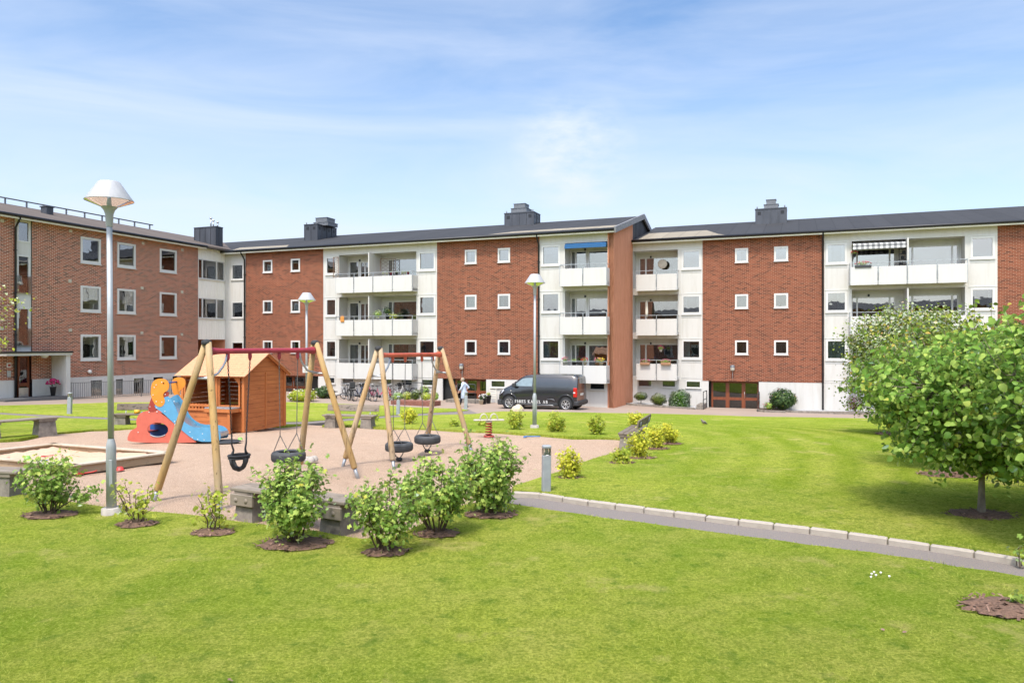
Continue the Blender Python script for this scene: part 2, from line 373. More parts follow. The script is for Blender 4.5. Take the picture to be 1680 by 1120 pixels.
def window(root, o, a0, a1, z0, z1, d, fw=.09, sill=True, mull=(), proud=.02, deco='rand', glassm=None, fm=None, name='window', roomd=.9, dark=None, bw=None):
    """casement whose outer frame fills a0..a1,z0..z1 of a wall opening at depth d. > pane, curtain, interior"""
    rd = random.Random(int((a0 * 31 + z0 * 57) * 100) & 0xffff)
    f = MB(o); y0 = d - proud; y1 = d + .07; b = bw if bw is not None else fw
    f.box(a0, a0 + fw, y0, y1, z0, z1); f.box(a1 - fw, a1, y0, y1, z0, z1)
    f.box(a0 + fw, a1 - fw, y0, y1, z1 - fw, z1); f.box(a0 + fw, a1 - fw, y0, y1, z0, z0 + b)
    xs = [a0 + fw]
    for mu in mull: c = a0 + (a1 - a0) * mu; f.box(c - .045, c + .045, y0 + .004, y1, z0 + b, z1 - fw); xs += [c - .045, c + .045]
    xs.append(a1 - fw)
    fo = f.build(name, fm or M['frame'], root)
    if sill:
        s_ = MB(o); s_.box(a0 - .03, a1 + .03, d - .075, d - .0, z0 - .035, z0 - .003); s_.build('sill', M['frame'], fo)
    g = MB(o)
    for i in range(0, len(xs), 2): g.box(xs[i] - .01, xs[i + 1] + .01, d + .03, d + .036, z0 + b - .01, z1 - fw + .01)
    g.build('pane', glassm or M['glass'], fo)
    I = MB(o); e = d + .072; k = d + roomd
    I.quad((a0, k, z0), (a1, k, z0), (a1, k, z1), (a0, k, z1)); I.quad((a0, e, z0), (a0, k, z0), (a0, k, z1), (a0, e, z1)); I.quad((a1, e, z0), (a1, k, z0), (a1, k, z1), (a1, e, z1))
    I.quad((a0, e, z0), (a1, e, z0), (a1, k, z0), (a0, k, z0)); I.quad((a0, e, z1), (a1, e, z1), (a1, k, z1), (a0, k, z1))
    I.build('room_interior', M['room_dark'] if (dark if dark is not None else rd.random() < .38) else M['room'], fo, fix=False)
    w_ = a1 - a0; h_ = z1 - z0
    if deco == 'rand': deco = rd.choice(['sides', 'sides', 'left', 'right', 'net', 'valance', 'none', 'blind_part'])
    c = MB(o); cm = M['curtain']; dd = d + .17
    if deco == 'sides': wavy(c, a0 + .02, a0 + w_ * .27, z0, z1, dd); wavy(c, a1 - w_ * .25, a1 - .02, z0, z1, dd)
    elif deco == 'left': wavy(c, a0 + .02, a0 + w_ * .42, z0, z1, dd)
    elif deco == 'right': wavy(c, a1 - w_ * .45, a1 - .02, z0, z1, dd)
    elif deco == 'net': wavy(c, a0 + .02, a1 - .02, z0, z1, dd, .02)
    elif deco == 'lower': wavy(c, a0 + .02, a1 - .02, z0, z0 + h_ * .45, dd, .02)
    elif deco == 'valance': wavy(c, a0 + .02, a1 - .02, z1 - h_ * .3, z1, dd, .02); wavy(c, a0 + .02, a0 + w_ * .15, z0, z1, dd + .06)
    elif deco == 'blind_part': c.box(a0 + .03, a1 - .03, dd - .06, dd - .05, z1 - h_ * .4, z1 - .02)
    elif deco == 'blind': c.box(a0 + .03, a1 - .03, dd - .06, dd - .05, z0 + .03, z1 - .02); cm = M['blind']
    elif deco == 'brown': wavy(c, a0 + .02, a0 + w_ * .6, z0, z1, dd); cm = M['curtain_brown']
    if rd.random() < .25 and cm is M['curtain'] and deco in ('sides', 'left', 'right'): cm = M['curtain_grey']
    if c.v: c.build('curtain' if 'blind' not in deco else 'blind', cm, fo, fix=False)
    return fo
# ------------------------------------------------------------------ BUILDINGS
CF, RF, LF = 41.26, 46.4, 38.0              # distances of the three facades
SF = -9.84                                   # end wall of the middle block
EZ = 8.98; RZ = 11.12
FL = [.50, 3.28, 6.06]
D_ = [.0, .0]
# ---- middle block
cs0 = A_(369, CF) ; 
oC = (-18.0, CF, -1.2); bC = empty('apartment_building', WP(*oC), rotz(FR_C), 'long brick apartment block in the middle with a terracotta end wall', 'building')
oR = (4.0, RF, -1.2); bR = empty('apartment_building', WP(*oR), rotz(FR_C), 'red brick apartment block on the right with orange wooden entrance doors, behind the fruit trees', 'building')
oL = (30.0, LF, -1.0); bL = empty('apartment_building', WP(*oL, fr=FR_L), rotz(FR_L), 'dark red brick apartment wing on the left with a canopied entrance and square white windows', 'building')
S = lambda px: A_(px, CF)
T_ = lambda px: A_(px, RF)
def rowz(k): return 2.78 * (k - 2)

def small_windows(root, o, fn, d, cols, ztop=8.33, h=.86, wd=None):
    hs = []
    for (p0, p1) in cols:
        for k in (0, 1, 2): hs.append((fn(p0), fn(p1), ztop - h + rowz(k), ztop + rowz(k)))
    for i, hh in enumerate(hs):
        window(root, o, *hh, d, fw=.10, proud=.035, deco=['net', 'blind_part', 'none', 'right', 'net', 'left', 'net', 'none'][(i * 5 + int(abs(hh[0]))) % 8], bw=.10,
               glassm=M['glass_sky'] if (i % 3 != 1) else M['glass'], roomd=.7, dark=False)
    return hs

def bay_column(root, o, wall_holes, a0, a1, w0, w1, d):
    """white plaster column with three windows and moulded panels"""
    for k in (0, 1, 2):
        z1 = FL[k] + 2.30; z0 = z1 - 1.22
        wall_holes.append((w0, w1, z0, z1))
        window(root, o, w0, w1, z0, z1, d, fw=.11, sill=True, proud=.03, glassm=M['glass_sky'] if k >= 1 else M['glass'], bw=.13)
    for k in (0, 1, 2):
        tr = MB(o)
        zt = FL[k] + 2.30 - 1.22 - .16; zb = FL[k] - .42
        if k == 0: zb = .42
        e = d - .018
        for (x0, x1, y0, y1) in ((w0 - .02, w1 + .02, zt - .03, zt), (w0 - .02, w1 + .02, zb, zb + .03), (w0 - .05, w0 - .02, zb, zt), (w1 + .02, w1 + .05, zb, zt)):
            tr.box(x0, x1, e, d + .01, y0, y1)
        tr.build('panel_trim', M['frame'], root); tr = MB(o)
        tr.box(a0 + .02, a1 - .02, e - .008, d + .01, FL[k] + 2.30 + .05, FL[k] + 2.30 + .10); tr.build('window_head_strip', M['frame'], root)

def balcony(root, o, a0, a1, p0, p1, z, d, npan, split=None, depth=1.0, pro=.66, lefts=True, back='window', wins=None, leftwall=None):
    """recess a0..a1 with slab p0..p1 standing proud. > slab is the part; front_panel, side_panel, railing its pieces"""
    sl = MB(o); sl.box(p0, p1, d - pro, d + depth - .003, z - .16, z); slab = sl.build('balcony', M['panel'], root)
    n = npan; wd = (p1 - p0) / n; y = d - pro - .03
    for i in range(n):
        pm = MB(o); x0 = p0 + wd * i + .035; x1 = p0 + wd * (i + 1) - .035
        pm.box(x0, x1, y - .02, y + .01, z - .22, z + .80, c=.008)
        for (bx, bz) in ((x0 + .08, z - .12), (x1 - .08, z - .12), (x0 + .08, z + .7), (x1 - .08, z + .7)): pm.box(bx - .012, bx + .012, y - .024, y - .02, bz - .012, bz + .012, 1)
        pm.build('front_panel', [M['panel'], M['pipe_grey']], slab)
    if lefts:
        for (xx, sgn) in ((p0, 1), (p1, -1)):
            pm = MB(o); pm.box(min(xx, xx + sgn * .03), max(xx, xx + sgn * .03), d - pro + .02, d - .03, z - .22, z + .80, c=.008); pm.build('side_panel', M['panel'], slab)
    rl = MB(o); zt = z + 1.02
    for i in range(n + 1):
        xx = p0 + wd * i
        if i == 0: xx += .02
        if i == n: xx -= .02
        rl.box(xx - .018, xx + .018, y + .012, y + .05, z - .20, zt)
    rl.box(p0, p1, y + .005, y + .045, zt, zt + .035)
    for xx in (p0 + .02, p1 - .02): rl.box(xx - .018, xx + .018, y + .05, d - .005, zt, zt + .03)
    rl.build('railing', M['pipe_grey'], slab)
    return slab

def loggia(root, o, a0, a1, z0, z1, d, depth=1.0, div=None, wins=(), lm=None, dz=0.0, floor=True):
    """white recess walls with door and window units on the back wall"""
    lg = MB(o); e = d + depth; t = .0
    holes = [(x0, x1, z0 + .02, zt) for (x0, x1, zt, *_r) in wins]
    front_wall(lg, a0, a1, z0, z1, e, holes, .05)
    lg.quad((a0, d, z0), (a0, e, z0), (a0, e, z1), (a0, d, z1)); lg.quad((a1, e, z0), (a1, d, z0), (a1, d, z1), (a1, e, z1))
    lg.quad((a0, d, z1), (a0, e, z1), (a1, e, z1), (a1, d, z1))
    lg.quad((a0, d, z0 + .001), (a1, d, z0 + .001), (a1, e, z0 + .001), (a0, e, z0 + .001))
    if div: lg.box(div - .04, div + .04, d - .55, e - .002, z0 + .02, z1 - .002)
    # soffit lamp socket
    lg.box(a0 + .9, a0 + 1.0, e - .06, e, z1 - .35, z1 - .22, 1)
    r = lg.build('loggia_wall', [M['white'], M['gutter']], root, fix=False)
    for (x0, x1, zt, mull, deco, *g) in wins:
        window(root, o, x0, x1, z0 + .02, zt, e, fw=.07, sill=False, mull=mull, proud=.02, deco=deco, bw=.10, name='balcony_window', roomd=1.6, glassm=g[0] if g else None)
    return r

# middle block brick + white walls
top = EZ - .02; lowz = .38
def seg_wall(root, o, name, a0, a1, z0, z1, d, holes, mat):
    mb = MB(o); hh = [(max(h[0], a0), min(h[1], a1), h[2], h[3]) for h in holes if h[0] < a1 and h[1] > a0 and h[2] < z1 and h[3] > z0]
    front_wall(mb, a0, a1, z0, z1, d, hh); return mb.build(name, mat, root, fix=False)

b0 = S(403); w0 = S(530.5); w1 = S(717); k0 = S(885); k1 = S(997)
h1 = small_windows(bC, oC, S, CF, [(431.8, 447), (477.5, 492.4)])
h2 = small_windows(bC, oC, S, CF, [(763, 782), (817, 837)])
seg_wall(bC, oC, 'brick_wall', b0, w0, lowz, top, CF, h1, M['brick'])
seg_wall(bC, oC, 'brick_wall', w1, k0, lowz, top, CF, h2, M['brick'])
# bay A
hA = []
bay_column(bC, oC, hA, w0, S(556), S(534.5), S(552.5), CF)
bay_column(bC, oC, hA, S(683), w1, S(687), S(714.5), CF)
ra0, ra1 = S(556.5), S(683); rd0 = S(612.3)
for k in (0, 1, 2): hA.append((ra0, ra1, FL[k], FL[k] + 2.36))
seg_wall(bC, oC, 'plaster_wall', w0, w1, lowz, top, CF, hA, M['white'])
def bayA_wins(k):
    u = (ra0 + rd0) / 2; zt = lambda: FL[k] + 2.0
    return [(ra0 + .12, ra0 + .90, FL[k] + 2.05, (), ['left', 'none', 'none'][k]), (ra0 + .98, rd0 - .1, FL[k] + 2.0, (.25,), ['sides', 'left', 'none'][k]),
            (rd0 + .5, ra1 - .04, FL[k] + 2.08, (.14,), ['right', 'none', 'valance'][k], M['glass_sky'] if k == 2 else M['glass'])]
for k in (0, 1, 2):
    loggia(bC, oC, ra0, ra1, FL[k], FL[k] + 2.36, CF, 1.0, rd0, bayA_wins(k))
    balcony(bC, oC, ra0, ra1, A_(550.5, CF - .66), A_(677, CF - .66), FL[k], CF, 4)
# bay B with end fin
hB = []
bay_column(bC, oC, hB, k0, S(925), S(888.5), S(919), CF)
rb0, rb1 = S(927), S(996.5)
for k in (0, 1, 2): hB.append((rb0, rb1, FL[k], FL[k] + 2.36))
seg_wall(bC, oC, 'plaster_wall', k0, k1, lowz, top, CF, hB, M['white'])
for k in (0, 1, 2):
    loggia(bC, oC, rb0, rb1, FL[k], FL[k] + 2.36, CF, 1.0, None, [(rb0 + .06, rb0 + 1.05, FL[k] + 2.02, (.3,), 'left' if k < 2 else 'none'), (rb0 + 1.12, rb1 - .02, FL[k] + 2.0, (), ['sides', 'none', 'none'][k], M['glass_sky'] if k == 1 else M['glass'])])
    balcony(bC, oC, rb0, rb1, A_(918, CF - .66), A_(996, CF - .66), FL[k], CF, 2)
aw = MB(oC); aw.box(rb0 + .05, rb1 - .02, CF - .25, CF + .55, FL[2] + 2.13, FL[2] + 2.30, c=.04); aw.box(rb0 + .05, rb1 - .02, CF - .27, CF - .25, FL[2] + 2.02, FL[2] + 2.2)
aw.build('awning', M['awn_blue'], bC)
# terracotta fin and gable
fn = MB(oC); f0, f1 = k1, SF
def rz_c(c, base=CF): return EZ + .10 + (c - (base - .45)) * (RZ - EZ - .10) / 8.3
fn.box(f0, f1 - .003, CF - .02, CF + 1.2, -1.6, EZ + .0)
gp = [(CF - .02, -1.6), (RF - .0, -1.6), (RF - .0, rz_c(RF) - .06), (CF - .02, rz_c(CF) - .06)]
fn.prism(gp, SF - .3, SF, 'x'); fn.build('end_wall', M['terra'], bC)
gm = MB(oC); gp = [(RF + .003, 7.6), (57, 7.6), (57, 9.2), (CF + 7.85, RZ - .08), (RF + .003, rz_c(RF) - .06)]
gm.prism(gp, SF - .28, SF - .004, 'x')
for i in range(12):
    yy = RF + .35 + i * .42; zt_ = min(rz_c(yy), RZ) - .08
    if yy > CF + 7.85: zt_ = RZ - .08 - (yy - CF - 7.85) * .25
    gm.box(SF - .01, SF + .03, yy - .015, yy + .015, 8.2, zt_)
gm.build('gable_cladding', M['metal_black'], bC)
# basement wall with windows and entrances
hb = []; 
def base_windows(root, o, fnc, d, lst, zt, h, out):
    for (p0, p1) in lst:
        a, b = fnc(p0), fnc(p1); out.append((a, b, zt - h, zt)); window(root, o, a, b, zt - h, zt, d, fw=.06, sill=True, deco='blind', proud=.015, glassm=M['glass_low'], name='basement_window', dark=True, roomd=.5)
base_windows(bC, oC, S, CF, [(534, 550), (561.5, 581), (624, 643), (657.5, 677), (691.5, 713), (805, 829.5), (843, 862), (967, 993)], .34, .46, hb)
eC = (S(726), S(797.5), -1.25, .375); eD = (S(452), S(522), -1.25, .375)
hb += [eC, eD]
seg_wall(bC, oC, 'basement_wall', b0 + .001, k1, -1.7, lowz, CF + .012, hb, M['white'])
def entrance(root, o, e, d, parts, rec=.9, wallm=None):
    r = MB(o); a0, a1, z0, z1 = e; y = d + rec
    r.quad((a0, d + .1, z0), (a0, y, z0), (a0, y, z1), (a0, d + .1, z1)); r.quad((a1, y, z0), (a1, d + .1, z0), (a1, d + .1, z1), (a1, y, z1))
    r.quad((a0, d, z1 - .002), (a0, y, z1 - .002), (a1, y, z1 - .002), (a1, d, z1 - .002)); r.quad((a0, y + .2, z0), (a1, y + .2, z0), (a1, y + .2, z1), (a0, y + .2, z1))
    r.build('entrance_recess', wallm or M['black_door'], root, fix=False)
    for (x0, x1, kind) in parts:
        f = MB(o); zb = z0 + .1; zt = z1 - .02
        if kind == 'black':
            f.box(x0, x1, y - .02, y + .05, zb, zt); q = f.build('door', M['black_door'], root)
            hd = MB(o); hd.box(x0 + (x1 - x0) * .6, x0 + (x1 - x0) * .6 + .05, y - .06, y - .02, zb + .75, zb + 1.3); hd.build('handle', M['chrome'], q); continue
        fw = .11; mid = zb + .62
        f.box(x0, x0 + fw, y - .03, y + .03, zb, zt); f.box(x1 - fw, x1, y - .03, y + .03, zb, zt)
        for (q0, q1) in ((zt - .1, zt), (mid, mid + .17), (zb, zb + .12)): f.box(x0 + fw, x1 - fw, y - .028, y + .028, q0, q1)
        q = f.build('door', M['red_wood'], root)
        g = MB(o); g.box(x0 + fw, x1 - fw, y - .005, y + .005, mid + .17, zt - .1); g.box(x0 + fw, x1 - fw, y - .005, y + .005, zb + .12, mid); g.build('pane', M['glass_low'], q)
        if kind == 'handle':
            hd = MB(o); hd.tube([(x0 + .06, y - .08, zb + .75), (x0 + .06, y - .08, zb + 1.15)], .014, 6); hd.build('handle', M['chrome'], q)
x = eC[0]; wC = eC[1] - eC[0]
entrance(bC, oC, eC, CF, [(x + .02, x + wC * .24, 'black'), (x + wC * .25, x + wC * .5, 'handle'), (x + wC * .5, x + wC * .78, ''), (x + wC * .78, x + wC - .01, '')], .35)
x = eD[0]; wC = eD[1] - eD[0]
entrance(bC, oC, eD, CF, [(x + .02, x + wC * .3, ''), (x + wC * .3, x + wC * .6, 'handle'), (x + wC * .7, x + wC - .01, 'black')], .6)
# corner strip: white, three windows
hS = []; st0 = -38.09
for k, (za, zb_) in enumerate(((1.35, 2.72), (4.35, 5.55), (7.05, 8.20))):
    hS.append((S(379), S(399), za, zb_)); window(bC, oC, S(379), S(399), za, zb_, CF + .05, fw=.1, deco=['sides', 'net', 'right'][k], glassm=M['glass_sky'] if k else None)
seg_wall(bC, oC, 'plaster_wall', st0, b0, -1.7, top, CF + .05, hS, M['white'])
# rear and roof
def roof_gable(root, o, s0, s1, yf, half, mat, name='roof', ez=EZ, rz=RZ, th=.14):
    mb = MB(o); y1 = yf + half
    for (a, b, za, zb_) in ((yf, y1, ez + .1, rz), (y1, y1 + half, rz, ez + .1)):
        vs = [(s0, a, za), (s1, a, za), (s1, b, zb_), (s0, b, zb_), (s0, a, za - th), (s1, a, za - th), (s1, b, zb_ - th), (s0, b, zb_ - th)]
        mb.add(vs, [(0, 1, 2, 3), (7, 6, 5, 4), (0, 4, 5, 1), (1, 5, 6, 2), (3, 2, 6, 7), (0, 3, 7, 4)])
    return mb.build(name, mat, root, fix=False)
rC = roof_gable(bC, oC, -46.0, SF + .22, CF - .45, 8.3, M['roof'])
rR = roof_gable(bR, oR, SF + .02, 24.0, RF - .45, 8.3, M['roof'])
def roofline(root, o, s0, s1, yf, ez=EZ, name=''):
    g = MB(o); pts = [(s0, yf - .07, ez + .045), (s1, yf - .07, ez + .045)]
    g.tube(pts, .07, 8); n = int((s1 - s0) / .9)
    for i in range(n): xx = s0 + .4 + i * .9; g.box(xx - .015, xx + .015, yf - .15, yf - .005, ez - .035, ez - .01)
    g.build('gutter', M['gutter'], root)
    f = MB(o); f.box(s0, s1, yf + .0, yf + .03, ez - .13, ez - .045); f.box(s0, s1, yf + .03, yf + .47, ez - .06, ez - .045); f.build('eaves_board', M['cream'], root)
roofline(bC, oC, st0 + .3, SF + .1, CF - .45); roofline(bR, oR, SF + .06, 23.5, RF - .45)
vg = MB(oC)
vg.beam((SF + .18, CF - .5, rz_c(CF - .5) - .08), (SF + .18, CF + 7.85, RZ - .04), .10, .34, 0); vg.beam((SF + .18, CF + 7.85, RZ - .04), (SF + .18, 57, EZ + .06), .10, .34, 0)
vg.build('verge_flashing', simple('weathered_lead', (.30, .30, .31), .7, .2, var=.25, scale=5), bC)
def patch(root, o, poly, base, name='roof_patch'):
    mb = MB(o); vs = [(a, c, rz_c(c, base) + .006) for a, c in poly]; mb.add(vs, [list(range(len(vs)))]); vs2 = [(a, c, rz_c(c, base) + .001) for a, c in poly]
    mb.build(name, M['roof_tan'], root)
patch(bC, oC, [(SF - 7.9, CF + .1), (SF - .0, CF + .1), (SF - .0, CF + 1.5), (SF - 6.7, CF + 1.3)], CF)
patch(bC, oC, [(-37.2, CF - .2), (-32.5, CF - .2), (-33.5, CF + 1.3), (-38.0, CF + 1.5)], CF)
patch(bR, oR, [(SF + .4, RF - .2), (SF + 5.7, RF - .2), (SF + 5.2, RF + .6), (SF + 4.2, RF + 3.4), (SF + .4, RF + 3.4)], RF)
rb = MB(oC); rb.box(-53.8, SF - .3, 56.5, 56.8, -1.7, 9); rb.build('rear_wall', M['brick'], bC)
# downpipes
def downpipe(root, o, a, d, ez=EZ, zb=-1.3):
    p = MB(o); p.tube([(a, d - .45, ez + .0), (a, d - .42, ez - .14), (a, d - .25, ez - .35), (a, d - .09, ez - .55), (a, d - .09, 2.0), (a, d - .09, zb)], .052, 8)
    for z in (7.4, 5.2, 3.0, .8): p.box(a - .065, a + .065, d - .15, d + .01, z - .02, z + .02)
    p.build('downpipe', M['gutter'], root)
downpipe(bC, oC, S(402.5), CF); downpipe(bC, oC, S(884.5), CF); downpipe(bR, oR, T_(1350), RF)

# chimneys
def chimney(root, o, px0, px1, c, dep, zt, tiers, base, steps=4, sidew=3):
    a0, a1 = A_(px0, c), A_(px1, c); zb = rz_c(min(c, base + 7.85), base) - .35
    if c + dep > base + 10: pass
    mb = MB(o); mb.box(a0, a1, c, c + dep, zb - .3, zt); mb.box(a0 - .04, a1 + .04, c - .04, c + dep + .04, zt, zt + .06)
    for i in range(steps + 1): xx = a0 + (a1 - a0) * i / steps; mb.box(xx - .015, xx + .015, c - .03, c, zb - .3, zt)
    for i in range(sidew + 1): yy = c + dep * i / sidew; mb.box(a1, a1 + .03, yy - .015, yy + .015, zb - .3, zt)
    ch = mb.build('chimney', M['metal_black'], root)
    if tiers is not None:
        for i in ([0, steps - 1] if steps > 2 else range(steps)):
            v = MB(o); xm = a0 + (a1 - a0) * (i + .5) / steps; v.box(xm - .11, xm + .11, c - .012, c - .002, zt - .36, zt - .14); v.build('vent_opening', M['gutter'], ch)
        for i in range(sidew): v = MB(o); ym = c + dep * (i + .5) / sidew; v.box(a1 + .002, a1 + .012, ym - .1, ym + .1, zt - .36, zt - .14); v.build('vent_opening', M['gutter'], ch)
    if tiers:
        t = MB(o); cy = c + dep / 2
        for (q0, q1, z0, z1) in tiers: x0 = A_(q0, cy); x1 = A_(q1, cy); hw = min((x1 - x0) / 2, dep * .42); t.box(x0, x1, cy - hw, cy + hw, z0, z1); t.box(x0 - .03, x1 + .03, cy - hw - .03, cy + hw + .03, z1, z1 + .035)
        for xx in (a0 + .1, a1 - .1): t.tube([(xx, c + .12, zt), (xx, c + .12, zt + .22)], .04, 8)
        t.build('vent_cowl', M['metal_grey'], ch)
    return ch
M['metal_grey'] = simple('grey_sheet_metal', (.17, .175, .185), .5, .4, var=.12)
c1 = chimney(bC, oC, 319, 354, 41.7, .65, 11.0, None, CF, 4, 2)
for (px, h) in ((346, .62), (350, .42), (357, .28)):
    cw = MB(oC); a = A_(px, 42.0); cw.tube([(a, 42.0, 11.05), (a, 42.0, 11.05 + h)], .05, 8); cw.lathe([(0.0, .0), (.1, .02), (.1, .08), (0.0, .1)], 10, c=(a, 42.0, 11.05 + h)); cw.build('flue_pipe', M['chrome'], c1)
chimney(bC, oC, 499.5, 520.5, 45.6, 2.4, 11.42, [(523, 546, 11.42, 11.66), (524.5, 543, 11.70, 12.02)], CF, 2, 4)
chimney(bC, oC, 828, 875.5, 47.6, 1.3, 11.6, [(843, 868, 11.6, 11.95), (846.5, 864.5, 11.98, 12.28)], CF, 4, 2)
chimney(bR, oR, 1239.5, 1290, 52.0, 1.3, 11.55, [(1254, 1277, 11.55, 11.88), (1257.5, 1273, 11.92, 12.22)], RF, 4, 2)

# ---- right block
q0, q1, q2, q3 = T_(1152.5), T_(1349), T_(1353), T_(1636.5)
h3 = small_windows(bR, oR, T_, RF, [(1206, 1227.5), (1270, 1293)], 8.31)
seg_wall(bR, oR, 'brick_wall', q0, q1 + .1, .27, top, RF, h3, M['brick'])
seg_wall(bR, oR, 'brick_wall', q3, 23.8, .27, top, RF, [], M['brick'])
hC = []; bay_column(bR, oR, hC, T_(1113), q0, T_(1118.5), T_(1150), RF)
rc0, rc1 = SF + .02, T_(1112)
for k in (0, 1, 2): hC.append((rc0, rc1, FL[k], FL[k] + 2.36))
seg_wall(bR, oR, 'plaster_wall', SF + .001, q0, .27, top, RF, hC, M['white'])
for k in (0, 1, 2):
    loggia(bR, oR, rc0, rc1, FL[k], FL[k] + 2.36, RF, 1.0, None, [(rc0 + .18, rc1 - .03, FL[k] + 2.05, (.17,), ['brown', 'brown', 'left'][k])])
    balcony(bR, oR, rc0, rc1, A_(1043.2, RF - .66), A_(1111.5, RF - .66), FL[k], RF, 2, lefts=False)
hD = []; q2b = q1 + .1
bay_column(bR, oR, hD, q2b, T_(1393), T_(1355), T_(1389.5), RF); bay_column(bR, oR, hD, T_(1588), q3, T_(1592), T_(1632), RF)
rd_0, rd_1, dv = T_(1397.5), T_(1583), T_(1487.5)
for k in (0, 1, 2): hD.append((rd_0, rd_1, FL[k], FL[k] + 2.36))
seg_wall(bR, oR, 'plaster_wall', q2b, q3, .27, top, RF, hD, M['white'])
for k in (0, 1, 2):
    gs = M['glass_sky'] if k else None
    loggia(bR, oR, rd_0, rd_1, FL[k], FL[k] + 2.36, RF, 1.0, dv, [(rd_0 + .04, dv - .45, FL[k] + 2.0, (.13, .87), 'none', gs or M['glass']), (dv + .10, rd_1 - .12, FL[k] + 2.05, (.12, .88), 'none', gs or M['glass'])])
    balcony(bR, oR, rd_0, rd_1, A_(1394, RF - .66), A_(1588, RF - .66), FL[k], RF, 4)
q = NT('striped_awning'); sp = q.n('SeparateXYZ'); q.l(q.obj(), sp.inputs[0])
fa = q.math('GREATER_THAN', q.math('FRACT', q.math('MULTIPLY', sp.outputs['X'], 3.6)), .5); fb = q.math('GREATER_THAN', q.math('FRACT', q.math('MULTIPLY', sp.outputs['Z'], 4.5)), .5)
q.base(q.ramp(q.math('MULTIPLY', q.math('ADD', fa, fb), .5), [(0, (.6, .6, .58)), (.5, (.28, .28, .28)), (1, (.10, .10, .11))])); q.b.inputs['Roughness'].default_value = .9; M['awn_stripe'] = q.m
aw = MB(oR); za = FL[2] + 2.34
aw.add([(rd_0 + .03, RF + .5, za), (dv - .05, RF + .5, za), (dv - .05, RF - .45, za - .22), (rd_0 + .03, RF - .45, za - .22), (rd_0 + .03, RF - .45, za - .52), (dv - .05, RF - .45, za - .52)], [(0, 1, 2, 3), (3, 2, 5, 4)])
aw.build('awning', M['awn_stripe'], bR, fix=False)
hb = []
base_windows(bR, oR, T_, RF, [(1046.7, 1070), (1085.5, 1109), (1125, 1150)], .27, .46, hb)
eR = (T_(1162.5), T_(1245), -1.62, .265); hb.append(eR)
seg_wall(bR, oR, 'basement_wall', SF + .002, 23.8, -1.8, .27, RF + .012, hb, M['white'])
x = eR[0]; wC = eR[1] - eR[0]
entrance(bR, oR, eR, RF, [(x + .12, x + wC * .37, ''), (x + wC * .37, x + wC * .69, ''), (x + wC * .69, x + wC - .01, 'handle')], .45)
rbx = MB(oR); rbx.box(SF, 23.8, 61.5, 61.8, -1.7, 9); rbx.box(23.6, 23.8, RF + .3, 61.5, -1.7, 9); rbx.build('rear_wall', M['brick'], bR)

# ---- left block (a grows to the right/away, d goes into the wing)
AL = lambda px, d=LF: A_(px, d, FR_L)
ezl = 9.12
aE = AL(325)
hl = []
decos = ['lower', 'valance', 'none', 'right', 'right', 'none', 'right', 'sides', 'none']
for i, (p0, p1) in enumerate(((132, 165), (192.3, 222.3), (262, 289.5))):
    for k, zt in enumerate((3.08, 5.86, 8.64)):
        a, b = AL(p0), AL(p1); hl.append((a, b, zt - 1.50, zt)); window(bL, oL, a, b, zt - 1.50, zt, LF, fw=.12, proud=.03, deco=decos[(2 - k) * 3 + i], bw=.16, glassm=M['glass_sky'] if k == 2 and i < 2 else None)
sA0, sA1 = AL(24.5), AL(52.5)
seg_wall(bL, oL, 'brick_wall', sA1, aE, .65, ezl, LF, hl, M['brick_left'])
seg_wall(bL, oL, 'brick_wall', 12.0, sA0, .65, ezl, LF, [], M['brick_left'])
hs_ = []
for (y0, y1, zt, zb_) in ((363, 397, 0, 0),): pass
for (yt, yb) in ((361.5, 397), (418, 482), (504, 568)):
    zt = zz(36, yt, LF, FR_L); zb_ = zz(36, yb, LF, FR_L); hs_.append((sA0 + .15, sA1 - .08, zb_, zt))
    window(bL, oL, sA0 + .15, sA1 - .08, zb_, zt, LF + .06, fw=.08, deco='none', sill=False)
seg_wall(bL, oL, 'plaster_wall', sA0, sA1, 1.9, ezl, LF + .06, hs_, M['white'])
for (hh) in hs_[1:]:
    gr = MB(oL); zt = hh[2] + .95; gr.box(hh[0] - .05, hh[1] + .05, LF - .03, LF - .01, hh[2] + .02, zt)
    gr.build('glass_guard', M['clear'], bL)
downpipe(bL, oL, AL(23.5), LF, ezl, -.6)
# lower wall, light-well windows
bl = []
for (p0, p1) in ((146, 169.5), (187.5, 204), (217.5, 238), (249.5, 269.5), (281, 299.5)):
    a, b = AL(p0), AL(p1); bl.append((a, b, -1.05, .52)); window(bL, oL, a, b, -1.05, .52, LF, fw=.09, deco='blind', sill=True, name='basement_window', roomd=.5)
entL = (AL(23.5), AL(51.5), -.42, 1.92)
low = seg_wall(bL, oL, 'basement_wall', AL(86), aE, -1.9, .65, LF - .015, bl, M['white'])
seg_wall(bL, oL, 'basement_wall', sA1, AL(86), -1.9, .65, LF - .015, [], M['white'])
seg_wall(bL, oL, 'basement_wall', 12.0, entL[0], -1.9, .65, LF - .015, [], M['white'])
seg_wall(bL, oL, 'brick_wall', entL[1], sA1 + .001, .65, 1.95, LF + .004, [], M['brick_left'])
entrance(bL, oL, entL, LF, [(entL[0] + .28, entL[1] - .02, 'handle')], .16)
kp = MB(oL); kp.box(entL[0] + .3, entL[1] - .1, LF + .08, LF + .10, -.26, .22); kp.build('kick_plate', M['chrome'], bL)
cn = MB(oL); c0, c1_ = AL(7, 36.9), AL(115.5, 36.9)
cn.box(c0, c1_, 36.75, LF, 1.93, 2.06, 0); cn.box(c0 - .04, c1_ + .04, 36.7, LF - .002, 2.06, 2.14, 1); cn.build('entrance_canopy', [M['white'], M['gutter']], bL)
